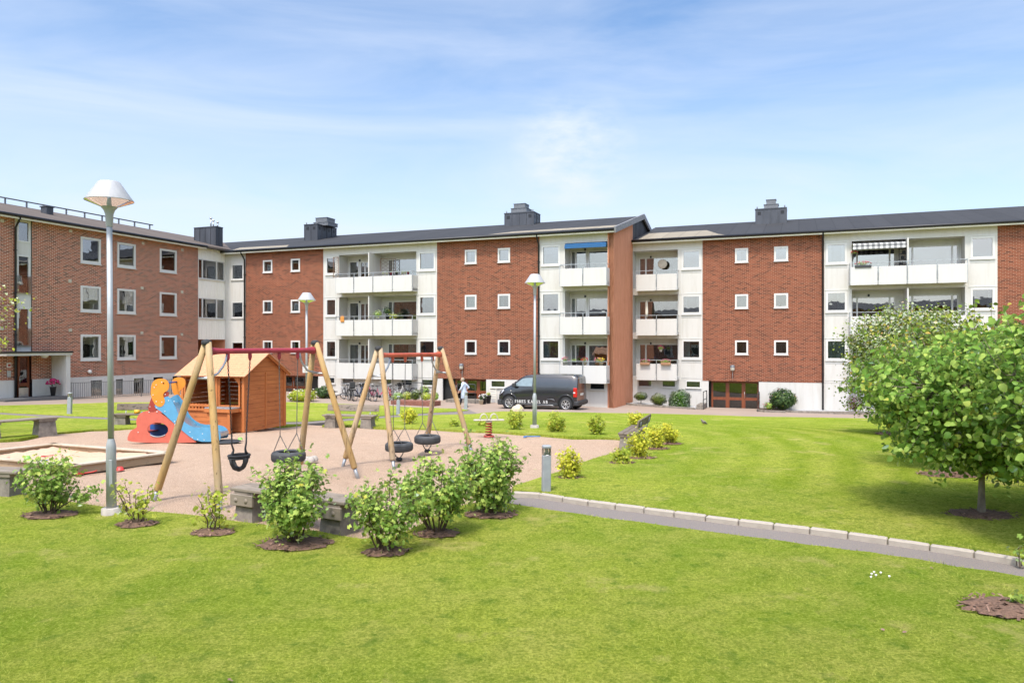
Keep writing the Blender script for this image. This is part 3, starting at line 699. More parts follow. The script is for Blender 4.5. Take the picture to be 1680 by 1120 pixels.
sw = MB(oL); sw.box(c1_ - .28, c1_ - .04, 36.85, LF - .016, -1.0, 1.93); sw.build('porch_wall', M['white'], bL)
lamp_ = MB(oL); lamp_.lathe([(0, -.16), (.13, -.12), (.2, -.03), (.2, 0)], 14, c=((AL(58)), 37.3, 1.93)); lamp_.build('ceiling_lamp', M['frame'], bL)
sp_ = MB(oL); sp_.box(c0 - .1, c1_ - .3, 36.7, LF, -.9, -.26); sp_.build('entrance_step', simple('slate_step', (.12, .12, .12), .8), bL)
for (p0, p1, yt, yb, mt) in ((10.5, 17.5, 595, 603, 'frame'), (11, 17, 608, 618.5, 'pipe_grey')):
    ip = MB(oL); ip.box(AL(p0), AL(p1), LF - .06, LF - .002, zz(14, yb, LF, FR_L), zz(14, yt, LF, FR_L), c=.01); ip.build('door_intercom', M[mt], bL)
bd = MB(oL); a_ = AL(14); bd.box(a_ - .07, a_ + .07, LF - .066, LF - .061, zz(14, 600.8, LF, FR_L), zz(14, 597, LF, FR_L)); bd.build('red_alarm_plate', simple('red_plate', (.35, .04, .03), .5), bL)
M['cream_vent'] = simple('cream_vent_plastic', (.50, .45, .35), .6)
for (px, py) in ((115.5, 379), (234.5, 399), (299, 410), (114.5, 461), (233, 472.5), (298.5, 479), (115, 541.5), (232.5, 546), (298, 548.5), (3, 362), (2.5, 539)):
    vs_ = MB(oL); a = AL(px); z = zz(px, py, LF, FR_L); vs_.box(a - .1, a + .1, LF - .04, LF + .01, z - .09, z + .09, c=.015); vs_.build('wall_vent', M['cream_vent'], bL)
rL = roof_gable(bL, oL, 12.0, 49.1, LF - .45, 8.3, M['roof_brown'], ez=ezl, rz=RZ + .12)
roofline(bL, oL, 12.0, aE + .3, LF - .45, ezl)
# end wall of the wing over the passage, snow rail, vent
rs = MB(oL)
for i in range(14): xx = 24.0 + i * 1.35; rs.box(xx - .03, xx + .03, LF + 7.4, LF + 7.5, RZ, RZ + .36); 
rs.tube([(22, LF + 7.4, RZ + .38), (41.8, LF + 7.4, RZ + .38)], .045, 6); rs.build('snow_rail', M['metal_grey'], bL)
va, vd = A_(82, 42.2, FR_L), 42.2; rv = MB(oL); rv.box(va - .22, va + .22, vd, vd + .5, 9.6, zz(82, 340, 42.2, FR_L)); rv.box(va - .27, va + .27, vd - .05, vd + .55, zz(82, 340, 42.2, FR_L), zz(82, 340, 42.2, FR_L) + .06); rv.build('roof_vent', M['metal_black'], bL)
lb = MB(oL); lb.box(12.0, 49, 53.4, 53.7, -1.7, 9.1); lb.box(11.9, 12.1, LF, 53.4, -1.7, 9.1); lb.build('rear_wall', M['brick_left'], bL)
# corner link with boarded bands over the passage
cb1 = CF + .04; lk = []
W1 = [(aE + .02, aE + .42), (aE + .52, aE + 1.62), (aE + 1.72, aE + 2.3)]
W1 = [(AL(325.6) + .0, AL(332.6)), (AL(336.5), AL(358.5)), (AL(361.5), AL(372))]
zr = [(4.30, 5.70), (7.00, 8.35)]
wa0, wa1 = aE + .01, cb1 + 0.0
for (za, zb_) in zr:
    a1w = min(AL(372.5), wa1 - .06); hh = (wa0 + .02, a1w, za, zb_); lk.append(hh)
    window(bL, oL, *hh, LF + .05, fw=.06, mull=(.17, .70), deco='right', name='window', glassm=M['glass'], sill=True)
mb = MB(oL); front_wall(mb, wa0, wa1, 2.85, ezl, LF + .05, lk)
n = 11
for i in range(n):
    xx = wa0 + (wa1 - wa0) * (i + .5) / n
    for (za, zb_) in ((2.87, 4.22), (5.80, 6.92), (8.45, ezl - .1)): mb.box(xx - .008, xx + .008, LF + .035, LF + .055, za, zb_)
mb.build('boarded_wall', M['boards'], bL, fix=False)
ps = MB(oL)
ps.quad((wa1, LF + .05, -1.9), (wa1, LF + 9, -1.9), (wa1, LF + 9, 2.85), (wa1, LF + .05, 2.85), 0)
ps.quad((wa0, LF + .05, -1.9), (wa0, LF + 9, -1.9), (wa0, LF + 9, 2.85), (wa0, LF + .05, 2.85), 0)
ps.quad((wa0, LF + .05, 2.85), (wa1, LF + .05, 2.85), (wa1, LF + 9, 2.85), (wa0, LF + 9, 2.85), 0)
ps.quad((wa1 - .01, LF + .05, -1.9), (wa1 - .01, LF + 9, -1.9), (wa1 - .01, LF + 9, .62), (wa1 - .01, LF + .05, .62), 1)
ps.quad((wa0, LF + 9, -1.9), (wa1, LF + 9, -1.9), (wa1, LF + 9, 2.85), (wa0, LF + 9, 2.85), 0)
ps.build('passage_wall', [M['terra'], M['white']], bL, fix=False)

# block across the yard, mirrored in the panes
oX = (0, -6.0, 0)
bX = empty('apartment_building', (0, -6, 0), 0, 'brick block mirrored in the lower window panes', 'building')
xb = MB(); 
xb.box(-72, 34, -12, 0, -.5, 6.7, 0); xb.build('brick_wall', M['brick_left'], bX)
xr = MB(); xr.prism([(-12.6, 6.72), (.5, 6.72), (-6, 7.8)], -72.5, 34.5, 'x'); xr.build('roof', M['roof'], bX)
for i in range(20):
    for k in range(2):
        wmb = MB(); x0 = -68 + i * 4.6; wmb.box(x0, x0 + 1.5, .01, .05, .9 + 2.8 * k, 2.3 + 2.8 * k, 0); wmb.box(x0 + .12, x0 + 1.38, .05, .055, 1.02 + 2.8 * k, 2.18 + 2.8 * k, 1)
        wmb.build('window', [M['frame'], M['room_dark']], bX)

# wall lamps
def wall_lamp(a, d, z, label):
    t = empty('wall_lamp', WP(a, d, z), rotz(FR_C), label, 'lamp', 'lamps on the brick walls above the entrances')
    m1 = MB(); m1.lathe([(0, .16), (.09, .15), (.14, .09), (.15, .0)], 14, c=(0, -.15, 0)); m1.box(-.05, .05, -.06, 0, .0, .12); m1.build('hood', M['metal_grey'], t)
    m2 = MB(); m2.lathe([(.13, 0), (.12, -.18), (0, -.20)], 14, c=(0, -.15, 0)); m2.build('diffuser', M['cream'], t)
    m3 = MB(); m3.tube([(0, -.02, -.1), (0, -.02, -.75)], .012, 5); m3.build('cable', M['frame'], t)
wall_lamp(S(758.5), CF, zz(758.5, 600, CF), 'small grey hooded lamp on brick above the black door and walking woman')
wall_lamp(T_(1202), RF, zz(1202, 602.5, RF), 'small grey hooded lamp on brick above the wide orange entrance doors')
gl = MB(); gl.lathe([(0, -.11), (.08, -.09), (.11, 0), (.08, .09), (0, .11)], 12); gl.box(-.05, .05, -.0, .14, -.03, .05)
o_ = gl.build('globe_lamp', M['frame'], None, WP(AL(144), LF - .17, zz(144, 609.5, LF, FR_L), FR_L), rotz(FR_L)); props(o_, 'white globe lamp on the dark brick wall right of the entrance porch', 'lamp')
# ------------------------------------------------------------------ GROUND
def grass_color(q):
    """one colour field shared by the lawn sheet and the blades: mown bands, dry spots, clover"""
    v = q.pos()
    big = q.noise(.22, 4, .6, v, .4); mid = q.noise(1.3, 5, .65, v, .3); fine = q.noise(9, 4, .7, v)
    sp = q.n('SeparateXYZ'); q.l(v, sp.inputs[0])
    dx = q.math('SUBTRACT', sp.outputs['X'], -8.0); dy = q.math('SUBTRACT', sp.outputs['Y'], 21.0)
    rr = q.math('SQRT', q.math('ADD', q.math('MULTIPLY', dx, dx), q.math('MULTIPLY', dy, dy)))
    wv = q.math('SINE', q.math('ADD', q.math('MULTIPLY', rr, 6.6), q.math('MULTIPLY', big, 4.0)))
    msk = q.ramp(q.noise(.16, 3, .5, v), [(.34, (0, 0, 0)), (.52, (1, 1, 1))])
    mr = q.n('MapRange'); mr.inputs['From Min'].default_value = .5; mr.inputs['From Max'].default_value = 3.5; q.l(sp.outputs['X'], mr.inputs['Value'])
    mr2 = q.n('MapRange'); mr2.inputs['From Min'].default_value = 10.5; mr2.inputs['From Max'].default_value = 13; q.l(sp.outputs['Y'], mr2.inputs['Value'])
    st = q.math('MULTIPLY', q.math('MULTIPLY', q.math('ADD', q.math('MULTIPLY', wv, .5), .5), msk), q.math('MULTIPLY', mr.outputs[0], mr2.outputs[0]))
    c = q.mix(q.ramp(big, [(.38, (0, 0, 0)), (.60, (1, 1, 1))]), (.225, .320, .035), (.395, .440, .065))
    c = q.mix(q.math('MULTIPLY', q.ramp(mid, [(.42, (0, 0, 0)), (.68, (1, 1, 1))]), .65), c, (.46, .44, .11))
    c = q.mix(q.math('MULTIPLY', st, .65), c, (.185, .285, .012))
    c = q.mix(q.math('MULTIPLY', q.ramp(fine, [(.42, (0, 0, 0)), (.66, (1, 1, 1))]), .55), c, (.13, .215, .015))
    ff = q.noise(30, 5, .8, v); c = q.mix(q.math('MULTIPLY', q.ramp(ff, [(.38, (1, 1, 1)), (.53, (0, 0, 0))]), .6), c, (.11, .165, .010)); c = q.mix(q.math('MULTIPLY', q.ramp(ff, [(.52, (0, 0, 0)), (.66, (1, 1, 1))]), .5), c, (.62, .60, .13))
    c = q.mix(q.math('MULTIPLY', q.ramp(q.noise(.75, 6, .7, v), [(.57, (0, 0, 0)), (.70, (1, 1, 1))]), .55), c, (.58, .45, .20))
    c = q.mix(q.math('MULTIPLY', q.ramp(q.noise(3.2, 4, .75, v), [(.56, (0, 0, 0)), (.66, (1, 1, 1))]), .6), c, (.10, .19, .022))
    return c
q = NT('lawn_grass'); q.base(grass_color(q)); q.b.inputs['Roughness'].default_value = .95; q.b.inputs['Specular IOR Level'].default_value = .0
hn = q.noise(38, 5, .8, q.pos()); q.bump(hn, 1.0, .05); M['lawn'] = q.m
q = NT('grass_blade'); c_ = grass_color(q); q.t.nodes.remove(q.b)
ri = q.n('NewGeometry').outputs['Random Per Island']
c_ = q.mix(q.ramp(ri, [(.0, (0, 0, 0)), (1, (1, 1, 1))]), q.mix(.12, c_, (.12, .20, .012)), q.mix(.35, c_, (.75, .74, .20)))
df = q.n('BsdfDiffuse'); tr = q.n('BsdfTranslucent'); q.l(c_, df.inputs[0]); q.l(c_, tr.inputs[0]); ms = q.n('MixShader'); ms.inputs[0].default_value = .38
q.l(df.outputs[0], ms.inputs[1]); q.l(tr.outputs[0], ms.inputs[2]); q.l(ms.outputs[0], q.out.inputs['Surface']); M['blade'] = q.m
q = NT('playground_gravel'); v = q.pos()
c = q.mix(q.noise(.5, 5, .6, v), (.585, .42, .30), (.68, .51, .375)); c = q.mix(q.ramp(q.noise(55, 3, .8, v), [(.35, (0, 0, 0)), (.65, (1, 1, 1))]), tuple(.66 * x for x in (.44, .30, .21)), c)
c = q.mix(q.math('MULTIPLY', q.ramp(q.noise(2.2, 6, .7, v), [(.55, (0, 0, 0)), (.75, (1, 1, 1))]), .45), c, (.33, .21, .135))
q.base(c); q.b.inputs['Roughness'].default_value = .95; q.b.inputs['Specular IOR Level'].default_value = .03
hh_ = q.math('ADD', q.math('MULTIPLY', q.noise(3.5, 5, .65, v), 1.4), q.noise(60, 3, .8, v)); q.bump(hh_, .9, .03); M['sand'] = q.m
q = NT('asphalt'); v = q.pos(); c = q.mix(q.noise(.7, 5, .6, v), (.20, .160, .125), (.275, .222, .175)); c = q.mix(q.ramp(q.noise(70, 3, .8, v), [(.4, (0, 0, 0)), (.62, (1, 1, 1))]), (.14, .13, .13), c)
q.base(c); q.b.inputs['Roughness'].default_value = .9; q.bump(q.noise(80, 3, .8, v), .4, .01); M['asphalt'] = q.m
q = NT('road_asphalt'); v = q.pos(); c = q.mix(q.noise(.35, 5, .6, v), (.27, .21, .17), (.35, .28, .23)); q.b.inputs['Specular IOR Level'].default_value = .05; q.base(c); q.b.inputs['Roughness'].default_value = .9; M['road'] = q.m
M['concrete'] = simple('concrete', (.46, .42, .37), .9, var=.16, scale=9, bump=.4, bscale=70)
M['conc_dark'] = simple('weathered_concrete', (.27, .235, .195), .95, var=.28, scale=7, bump=.6, bscale=40)
M['kerb'] = simple('kerb_granite', (.42, .37, .305), .9, var=.12, scale=7, bump=.4, bscale=80)
M['pebble'] = simple('grey_pebbles', (.50, .50, .50), .9, var=.3, scale=25, bump=.9, bscale=40)
M['soil'] = simple('dark_soil', (.085, .055, .038), .95, var=.25, scale=12, bump=.8, bscale=40)
M['mulch'] = simple('bark_mulch', (.20, .115, .075), .95, var=.35, scale=40)

def densify(pts, step, closed=True):
    out = []; n = len(pts)
    for i in range(n if closed else n - 1):
        a = Vector(pts[i][:2]); b = Vector(pts[(i + 1) % n][:2]); k = max(1, int((b - a).length / step))
        for j in range(k): out.append(a.lerp(b, j / k))
    if not closed: out.append(Vector(pts[-1][:2]))
    return out
def inside(poly, X, Y):
    X = np.asarray(X); Y = np.asarray(Y); r = np.zeros(X.shape, bool); n = len(poly)
    for i in range(n):
        x1, y1 = poly[i][0], poly[i][1]; x2, y2 = poly[(i + 1) % n][0], poly[(i + 1) % n][1]
        if y1 == y2: continue
        c = ((y1 > Y) != (y2 > Y)) & (X < (x2 - x1) * (Y - y1) / (y2 - y1) + x1); r ^= c
    return r
def sheet(name, poly, mat, off, grid=1.0, skirt=.12, jitter=0.0, step=.5, hfun=None):
    b = densify(poly, step)
    if jitter:
        rr = random.Random(3); b = [p + Vector((rr.gauss(0, jitter), rr.gauss(0, jitter))) for p in b]
    xs = [p.x for p in b]; ys = [p.y for p in b]
    gx, gy = np.meshgrid(np.arange(min(xs), max(xs), grid), np.arange(min(ys), max(ys), grid)); gx = gx.ravel(); gy = gy.ravel()
    ok = inside(b, gx, gy); pts = [Vector((float(x), float(y))) for x, y in zip(gx[ok], gy[ok])]
    n = len(b); vv, ee, ff, *_ = geometry.delaunay_2d_cdt(b + pts, [(i, (i + 1) % n) for i in range(n)], [], 1, 1e-4)
    hz_ = lambda p: gz(p.x, p.y) + off + (hfun(p.x, p.y) if hfun else 0)
    vs = [(p.x, p.y, hz_(p)) for p in vv]; fs = [list(f) for f in ff]
    me = bpy.data.meshes.new(name)
    if skirt:
        cnt = {}
        for f in fs:
            for i in range(len(f)):
                e = (f[i], f[(i + 1) % len(f)]); k = tuple(sorted(e)); cnt.setdefault(k, []).append(e)
        mp_ = {}
        for k, l in cnt.items():
            if len(l) == 1:
                a, c_ = l[0]
                for i in (a, c_):
                    if i not in mp_: mp_[i] = len(vs); vs.append((vs[i][0], vs[i][1], vs[i][2] - skirt))
                fs.append([c_, a, mp_[a], mp_[c_]])
    me.from_pydata(vs, [], fs); me.update()
    bm = bmesh.new(); bm.from_mesh(me); bmesh.ops.recalc_face_normals(bm, faces=bm.faces)
    if sum(f.normal.z * f.calc_area() for f in bm.faces) < 0: bmesh.ops.reverse_faces(bm, faces=bm.faces)
    bm.to_mesh(me); bm.free()
    o = link_mesh(name, me, mat); o['kind'] = 'structure'; return o

# wide base reaching the horizon
gv = []; gf = []; xs = [-900, -300, -120] + list(range(-60, 61, 3)) + [120, 300, 900]; ys = [-300, -80, -30] + list(range(-12, 72, 2)) + [90, 150, 400, 1200]
for y in ys:
    for x in xs: gv.append((x, y, gz(x, y) - .10))
nx = len(xs)
for j in range(len(ys) - 1):
    for i in range(nx - 1): gf.append((j * nx + i, j * nx + i + 1, (j + 1) * nx + i + 1, (j + 1) * nx + i))
me = bpy.data.meshes.new('ground'); me.from_pydata(gv, [], gf); me.update(); o_ = link_mesh('ground', me, M['soil']); o_['kind'] = 'structure'

W2 = lambda l, off=0: [G(x, y, off).to_2d() for x, y in l]
V2 = lambda *l: [Vector(p) for p in l]
# sand yard
sand = sheet('sand_yard', V2((-26, 9.2), (3.9, 9.2), (4.2, 18.0), (4.0, 20.6), (-2, 24.6), (-12, 25.6), (-26, 20.6)), M['sand'], -.024, .45, hfun=lambda x, y: -.055 * sum(math.exp(-((x - a) ** 2 + (y - b) ** 2) / .22) for a, b in ((-4.65, 12.35), (-4.05, 13.35), (-2.5, 16.1), (-2.0, 17.0))) + .018 * math.sin(x * 2.1 + 1) * math.sin(y * 1.7) + .012 * math.sin(x * 4.3 + y * 3.1))
# foreground lawn
e1 = W2([(0, 806), (55, 813), (100, 820), (140, 825), (175, 830), (250, 837.5), (325, 845), (362, 850), (395, 854), (430, 859), (475, 865), (522, 870), (557, 877), (592, 882), (613, 882), (640, 878), (662, 873), (685, 862), (705, 848), (730, 836), (768, 825), (800, 821), (826, 823)], .04)
e2 = W2([(872, 831), (925, 838), (980, 846), (1100, 862), (1220, 878), (1360, 896), (1503, 915), (1574, 928), (1680, 945)], .04)
FL1 = V2((-20, 13.0)) + e1 + e2 + V2((6.9, 6.75), (9, 4.9), (12, 2.0), (14, 0), (14, -5.8), (-20, -5.8))
sheet('lawn', FL1, M['lawn'], .035, .5, jitter=.018, step=.22)
# right lawn and strip beyond the sand
road_near = [(0, 664.5), (115, 662), (180, 659.5), (330, 659), (480, 659), (555, 661.6), (640, 665), (694, 668), (748, 669.5), (766, 671)]
road_near_r = [(790, 676.5), (825, 674), (869, 674.5), (958, 676), (1080, 678), (1163, 680), (1282, 683), (1420, 685.5), (1680, 691)]
path_lo = [(0, 679), (112, 685), (198, 688), (300, 691.5), (410, 694), (470, 695), (507, 694.5), (560, 690.5), (623, 685.5), (658, 683), (712, 680), (758, 679), (784, 678)]
path_up = [(0, 675.5), (112, 681), (198, 684), (300, 687.5), (410, 690), (470, 691), (507, 690), (560, 686), (623, 681.5), (658, 679), (712, 676), (758, 673.5), (768, 672.5)]
sand_far = [(530, 696.5), (560, 697), (612, 699), (685, 702), (730, 703), (780, 706), (830, 708), (880, 711), (940, 715), (1010, 717.5), (1036, 722), (1044, 731), (1012, 739), (985, 748), (951, 760), (925, 771), (895, 782), (872, 790), (846, 798), (843, 802)]
kerb_back = [(842, 802.5), (886, 807), (930, 814), (980, 821), (1100, 836), (1220, 851), (1360, 867.5), (1450, 879.5), (1538, 892), (1608, 903), (1680, 915.5)]
rl = W2([(x, y) for x, y in road_near_r], .05) + V2((40, 34.5), (40, -1), (16, -1)) + V2((13.6, 1.2), (9.9, 4.6), (7.65, 6.75)) + W2(kerb_back[::-1], .09) + W2(sand_far[::-1], .05) + W2([p for p in path_lo if p[0] >= 520], .05)
def hr(x, y):
    # lawn swells up to the kerb top on its near side
    return .05 * max(0.0, min(1.0, (16.5 - y) / 4.0))
sheet('lawn', rl, M['lawn'], .04, .6, jitter=.015, step=.25, hfun=hr)
ml_ = V2((-60, 35.0)) + W2(road_near, .05) + W2(path_up[::-1], .05) + V2((-60, 27.5))
sheet('lawn', ml_, M['lawn'], .04, 1.0, jitter=.015, step=.4)
ll = V2((-60, 26.6)) + W2([p for p in path_lo if p[0] <= 470], .05) + W2([(500, 695.6), (466, 697.5), (380, 698.5), (300, 700), (201, 701.5), (150, 704), (91, 709), (32, 718), (0, 721)], .05) + V2((-24, 16.4), (-60, 14))
sheet('lawn', ll, M['lawn'], .04, 1.0, jitter=.02, step=.4)
# paths and road
sheet('path', W2([(835, 812), (833, 819), (826, 823)]) + W2([(872, 833), (925, 841), (980, 849), (1100, 866), (1220, 882), (1360, 900), (1503, 919), (1574, 932), (1680, 949)]) + V2((6.8, 6.65), (8.9, 4.8), (11.9, 1.9), (14, -.1), (16, -.9), (13.7, 1.3), (10.0, 4.7), (7.75, 6.85)) + W2([(1680, 918), (1538, 895), (1450, 882), (1360, 870), (1220, 854), (1100, 839), (980, 824), (886, 810), (842, 806)]), M['asphalt'], .012, .6, step=.3)
sheet('path', V2((-60, 26.4)) + W2([(x, y + 1) for x, y in path_lo]) + W2([(x, y - 1) for x, y in path_up[::-1]]) + V2((-60, 27.7)), M['asphalt'], .018, 1.0)
rn = W2([(x, y + 2) for x, y in road_near]) + W2([(768, 675), (775, 679), (790, 679)]) + W2([(x, y + 2) for x, y in road_near_r[1:]])
wl = lambda a, d, fr=FR_C: WP(a, d, 0, fr).to_2d()
sheet('road', V2((-60, 34.2)) + rn + V2((40, 34.0), (42, 30)) + [wl(26, RF + .3), wl(SF + .01, RF + .3), wl(SF + .01, CF + .5), wl(-37.5, CF + .5), wl(-37.0, CF + 3), wl(-46, CF + 3), wl(-46, CF - 2.6), wl(-38.2, CF - 2.6), wl(13, LF + .1, FR_L)], M['road'], .0, 1.0)
# kerb stones: one thing each
kp_ = [Vector((p.x, p.y)) for p in W2([(842, 806)] + [(x, y + 1.2) for x, y in kerb_back[1:]], .09)] + V2((7.6, 6.7), (9.85, 4.55), (11.5, 3.0))
tot = 0; ks = []; cur = .0
for i in range(len(kp_) - 1): 
    a, b = kp_[i], kp_[i + 1]; ln = (b - a).length
    while cur <= tot + ln: ks.append(a.lerp(b, (cur - tot) / ln)); cur += .46
    tot += ln
kproto = None; names_ = ['first', 'second', 'third', 'fourth', 'fifth', 'sixth', 'seventh', 'eighth', 'ninth', 'tenth', 'eleventh', 'twelfth', 'thirteenth', 'fourteenth', 'fifteenth', 'sixteenth', 'seventeenth', 'eighteenth', 'nineteenth', 'twentieth', 'twenty-first', 'twenty-second', 'twenty-third', 'twenty-fourth', 'twenty-fifth', 'twenty-sixth', 'twenty-seventh', 'twenty-eighth', 'twenty-ninth', 'thirtieth', 'thirty-first', 'thirty-second', 'thirty-third', 'thirty-fourth', 'thirty-fifth']
for i in range(len(ks) - 1):
    a, b = ks[i], ks[i + 1]; d = b - a
    if kproto is None:
        mb = MB(); mb.box(.006, .448, -.055, .055, -.12, .095, c=.014); kproto = mb.build('kerb_stone', M['kerb']); o_ = kproto
    else: o_ = kproto.copy(); COL.objects.link(o_)
    mid_ = (a + b) / 2; g0 = gz(mid_.x, mid_.y)
    o_.location = (a.x, a.y, g0 - .005 + random.uniform(-.006, .006)); o_.rotation_euler = (0, 0, math.atan2(d.y, d.x)); o_.scale = (d.length / .454, 1, 1)
    props(o_, 'pale kerb stone, %s counted from the grey light post end of the path' % names_[min(i, 34)], 'kerb stone', 'kerb stones along the asphalt path')

# grass blades: one countless stuff
def blades(name, poly, regions, seed, off, hf=None):
    rg = np.random.default_rng(seed); VV = []; 
    for (y0, y1, dens, hgt, wd) in regions:
        k = .76; area = (y1 - y0) * (y0 + y1) * k; n = int(dens * area)
        Y = np.sqrt(rg.uniform(y0 * y0, y1 * y1, n)); X = rg.uniform(-k, k, n) * Y
        ok = inside(poly, X, Y); X = X[ok]; Y = Y[ok]; n = len(X)
        Z = tz(X, Y) + off - .006
        if hf is not None: Z = Z + .05 * np.clip((16.5 - Y) / 4.0, 0, 1)
        pn = .65 + .5 * np.sin(X * 3.1 + np.sin(Y * 2.3)) * np.sin(Y * 2.7 + np.sin(X * 1.9)) * .6
        h = hgt * rg.uniform(.5, 1.25, n) * (pn + .25); th = rg.uniform(0, 6.28, n); lx = rg.normal(0, 1.3, n) * h; ly = rg.normal(0, 1.3, n) * h; h = h * .8
        w_ = wd * rg.uniform(.6, 1.3, n)
        P = np.stack([X, Y, Z], 1); dv_ = np.stack([np.cos(th) * w_, np.sin(th) * w_, np.zeros(n)], 1); tip = P + np.stack([lx, ly, h], 1)
        VV.append(np.stack([P - dv_, P + dv_, tip], 1).reshape(-1, 3))
    V = np.concatenate(VV); T = np.arange(len(V), dtype=np.int32).reshape(-1, 3)
    o = np_mesh(name, V, T, M['blade']); o['kind'] = 'stuff'; o['label'] = 'short mown green grass with paler dry patches'; o['category'] = 'grass'; return o
blades('grass', FL1, [(4.2, 7, 3400, .026, .0034), (7, 10, 2200, .026, .0044), (10, 13.5, 1100, .028, .006)], 1, .035)
blades('grass', rl, [(6.2, 11, 1500, .024, .0048), (11, 17, 500, .026, .007), (17, 26, 160, .028, .010)], 2, .04, hf=True)
# taller tufts along the lawn edges
def edge_tufts(pts, seed, dens=55, hgt=.07, off=.035):
    rg = np.random.default_rng(seed); V = []
    d = densify(pts, .05, False)
    for p in d:
        m_ = rg.poisson(dens * .05 * (1.5 if rg.random() < .3 else .6))
        for _ in range(m_):
            x = p.x + rg.normal(0, .03); y = p.y + rg.normal(0, .03); z = gz(x, y) + off - .02; h = hgt * rg.uniform(.4, 1.2); t = rg.uniform(0, 6.28)
            V += [(x - .004 * math.cos(t), y - .004 * math.sin(t), z), (x + .004 * math.cos(t), y + .004 * math.sin(t), z), (x + rg.normal(0, .5) * h, y + rg.normal(0, .5) * h, z + h)]
    return V
V = edge_tufts(e1, 1) + edge_tufts(e2, 2, 70, .05) + edge_tufts(W2(sand_far, .05), 3, 40, .08) + edge_tufts(W2(kerb_back, .09), 4, 60, .05, .11)
V = np.array(V); o_ = np_mesh('grass', V, np.arange(len(V)).reshape(-1, 3), M['blade']); o_['kind'] = 'stuff'; o_['label'] = 'ragged longer grass along the lawn edges'; o_['category'] = 'grass'

# ------------------------------------------------------------------ FOLIAGE
def leafmat(name, c1, c2, c3, gloss=.35, tl=.35, yellow=.06, yc=(.42, .34, .04)):
    q = NT(name); q.t.nodes.remove(q.b); ri = q.n('NewGeometry').outputs['Random Per Island']
    v = q.pos(); cl = q.noise(2.6, 3, .6, v)
    f = q.math('ADD', q.math('MULTIPLY', ri, .65), q.math('MULTIPLY', cl, .5))
    c = q.ramp(f, [(.15, c1), (.55, c2), (.9 - yellow, c3), (min(.99, 1.02 - yellow), yc)])
    df = q.n('BsdfDiffuse'); tr = q.n('BsdfTranslucent'); gl = q.n('BsdfGlossy'); gl.inputs['Roughness'].default_value = gloss
    q.l(c, df.inputs[0]); q.l(q.mix(.4, c, tuple(min(1, x * 1.6) for x in c3)), tr.inputs[0])
    a = q.n('MixShader'); a.inputs[0].default_value = tl; q.l(df.outputs[0], a.inputs[1]); q.l(tr.outputs[0], a.inputs[2])
    fr = q.n('Fresnel'); fr.inputs['IOR'].default_value = 1.4; b = q.n('MixShader'); q.l(q.math('MULTIPLY', fr.outputs[0], .30), b.inputs[0]); q.l(a.outputs[0], b.inputs[1]); q.l(gl.outputs[0], b.inputs[2])
    q.l(b.outputs[0], q.out.inputs['Surface']); return q.m
M['leaf_tree'] = leafmat('fruit_tree_leaf', (.05, .125, .018), (.15, .275, .04), (.38, .50, .11), .36, .28, .04)
M['leaf_far'] = leafmat('small_tree_leaf', (.06, .115, .012), (.15, .23, .028), (.35, .40, .06), .7, .22, .10, (.42, .24, .06))
M['leaf_bush'] = leafmat('currant_leaf', (.085, .17, .025), (.21, .335, .06), (.45, .55, .13), .5, .28, .05)
M['leaf_yel'] = leafmat('yellow_green_leaf', (.32, .38, .03), (.55, .56, .05), (.70, .66, .09), .55, .45, .12, (.75, .62, .08))
M['leaf_lime'] = leafmat('lime_leaf', (.20, .30, .03), (.38, .46, .05), (.55, .58, .09), .55, .45, .12)
M['leaf_dark'] = leafmat('dark_leaf', (.025, .055, .018), (.045, .085, .028), (.08, .13, .04), .4, .25, .02)
M['leaf_conif'] = leafmat('conifer_needle', (.04, .07, .012), (.08, .115, .02), (.13, .16, .03), .6, .2, .0, (.16, .18, .05))
M['leaf_weep'] = leafmat('weeping_conifer_needle', (.025, .07, .010), (.05, .11, .016), (.09, .17, .03), .6, .2, .0, (.1, .17, .045))
M['leaf_purple'] = leafmat('purple_leaf', (.045, .014, .018), (.085, .03, .03), (.13, .05, .04), .5, .2, .0, (.13, .05, .04))
M['petal_pink'] = simple('pink_petal', (.62, .16, .24), .7, var=.15, scale=30); M['petal_crimson'] = simple('crimson_petal', (.40, .012, .10), .7, var=.2, scale=30)
M['petal_white'] = simple('white_petal', (.80, .76, .72), .7, var=.05); M['petal_red'] = simple('red_petal', (.55, .03, .03), .7, var=.1)
M['petal_yellow'] = simple('yellow_petal', (.75, .50, .04), .7, var=.1)
M['bark'] = simple('grey_bark', (.30, .25, .19), .95, var=.3, scale=14, bump=.8, bscale=30, stretch=(1, 1, .35))
M['stem'] = simple('brown_stem', (.13, .085, .058), .9, var=.25, scale=20)

LF_S = np.array([(0, 0, 0), (.5, .42, .10), (1, 0, -.06), (.5, -.42, .10)]); LT_S = np.array([(0, 1, 2), (0, 2, 3)])
LF_F = np.array([(0, 0, 0), (.12, 0, 0), (.45, 0, -.02), (.8, 0, -.05), (1.05, 0, -.16), (.25, .30, .05), (.6, .37, .07), (.9, .20, -.04), (.25, -.30, .05), (.6, -.37, .07), (.9, -.20, -.04)])
LT_F = np.array([(1, 2, 5), (2, 6, 5), (2, 3, 6), (3, 7, 6), (3, 4, 7), (1, 8, 2), (2, 8, 9), (2, 9, 3), (3, 9, 10), (3, 10, 4)])
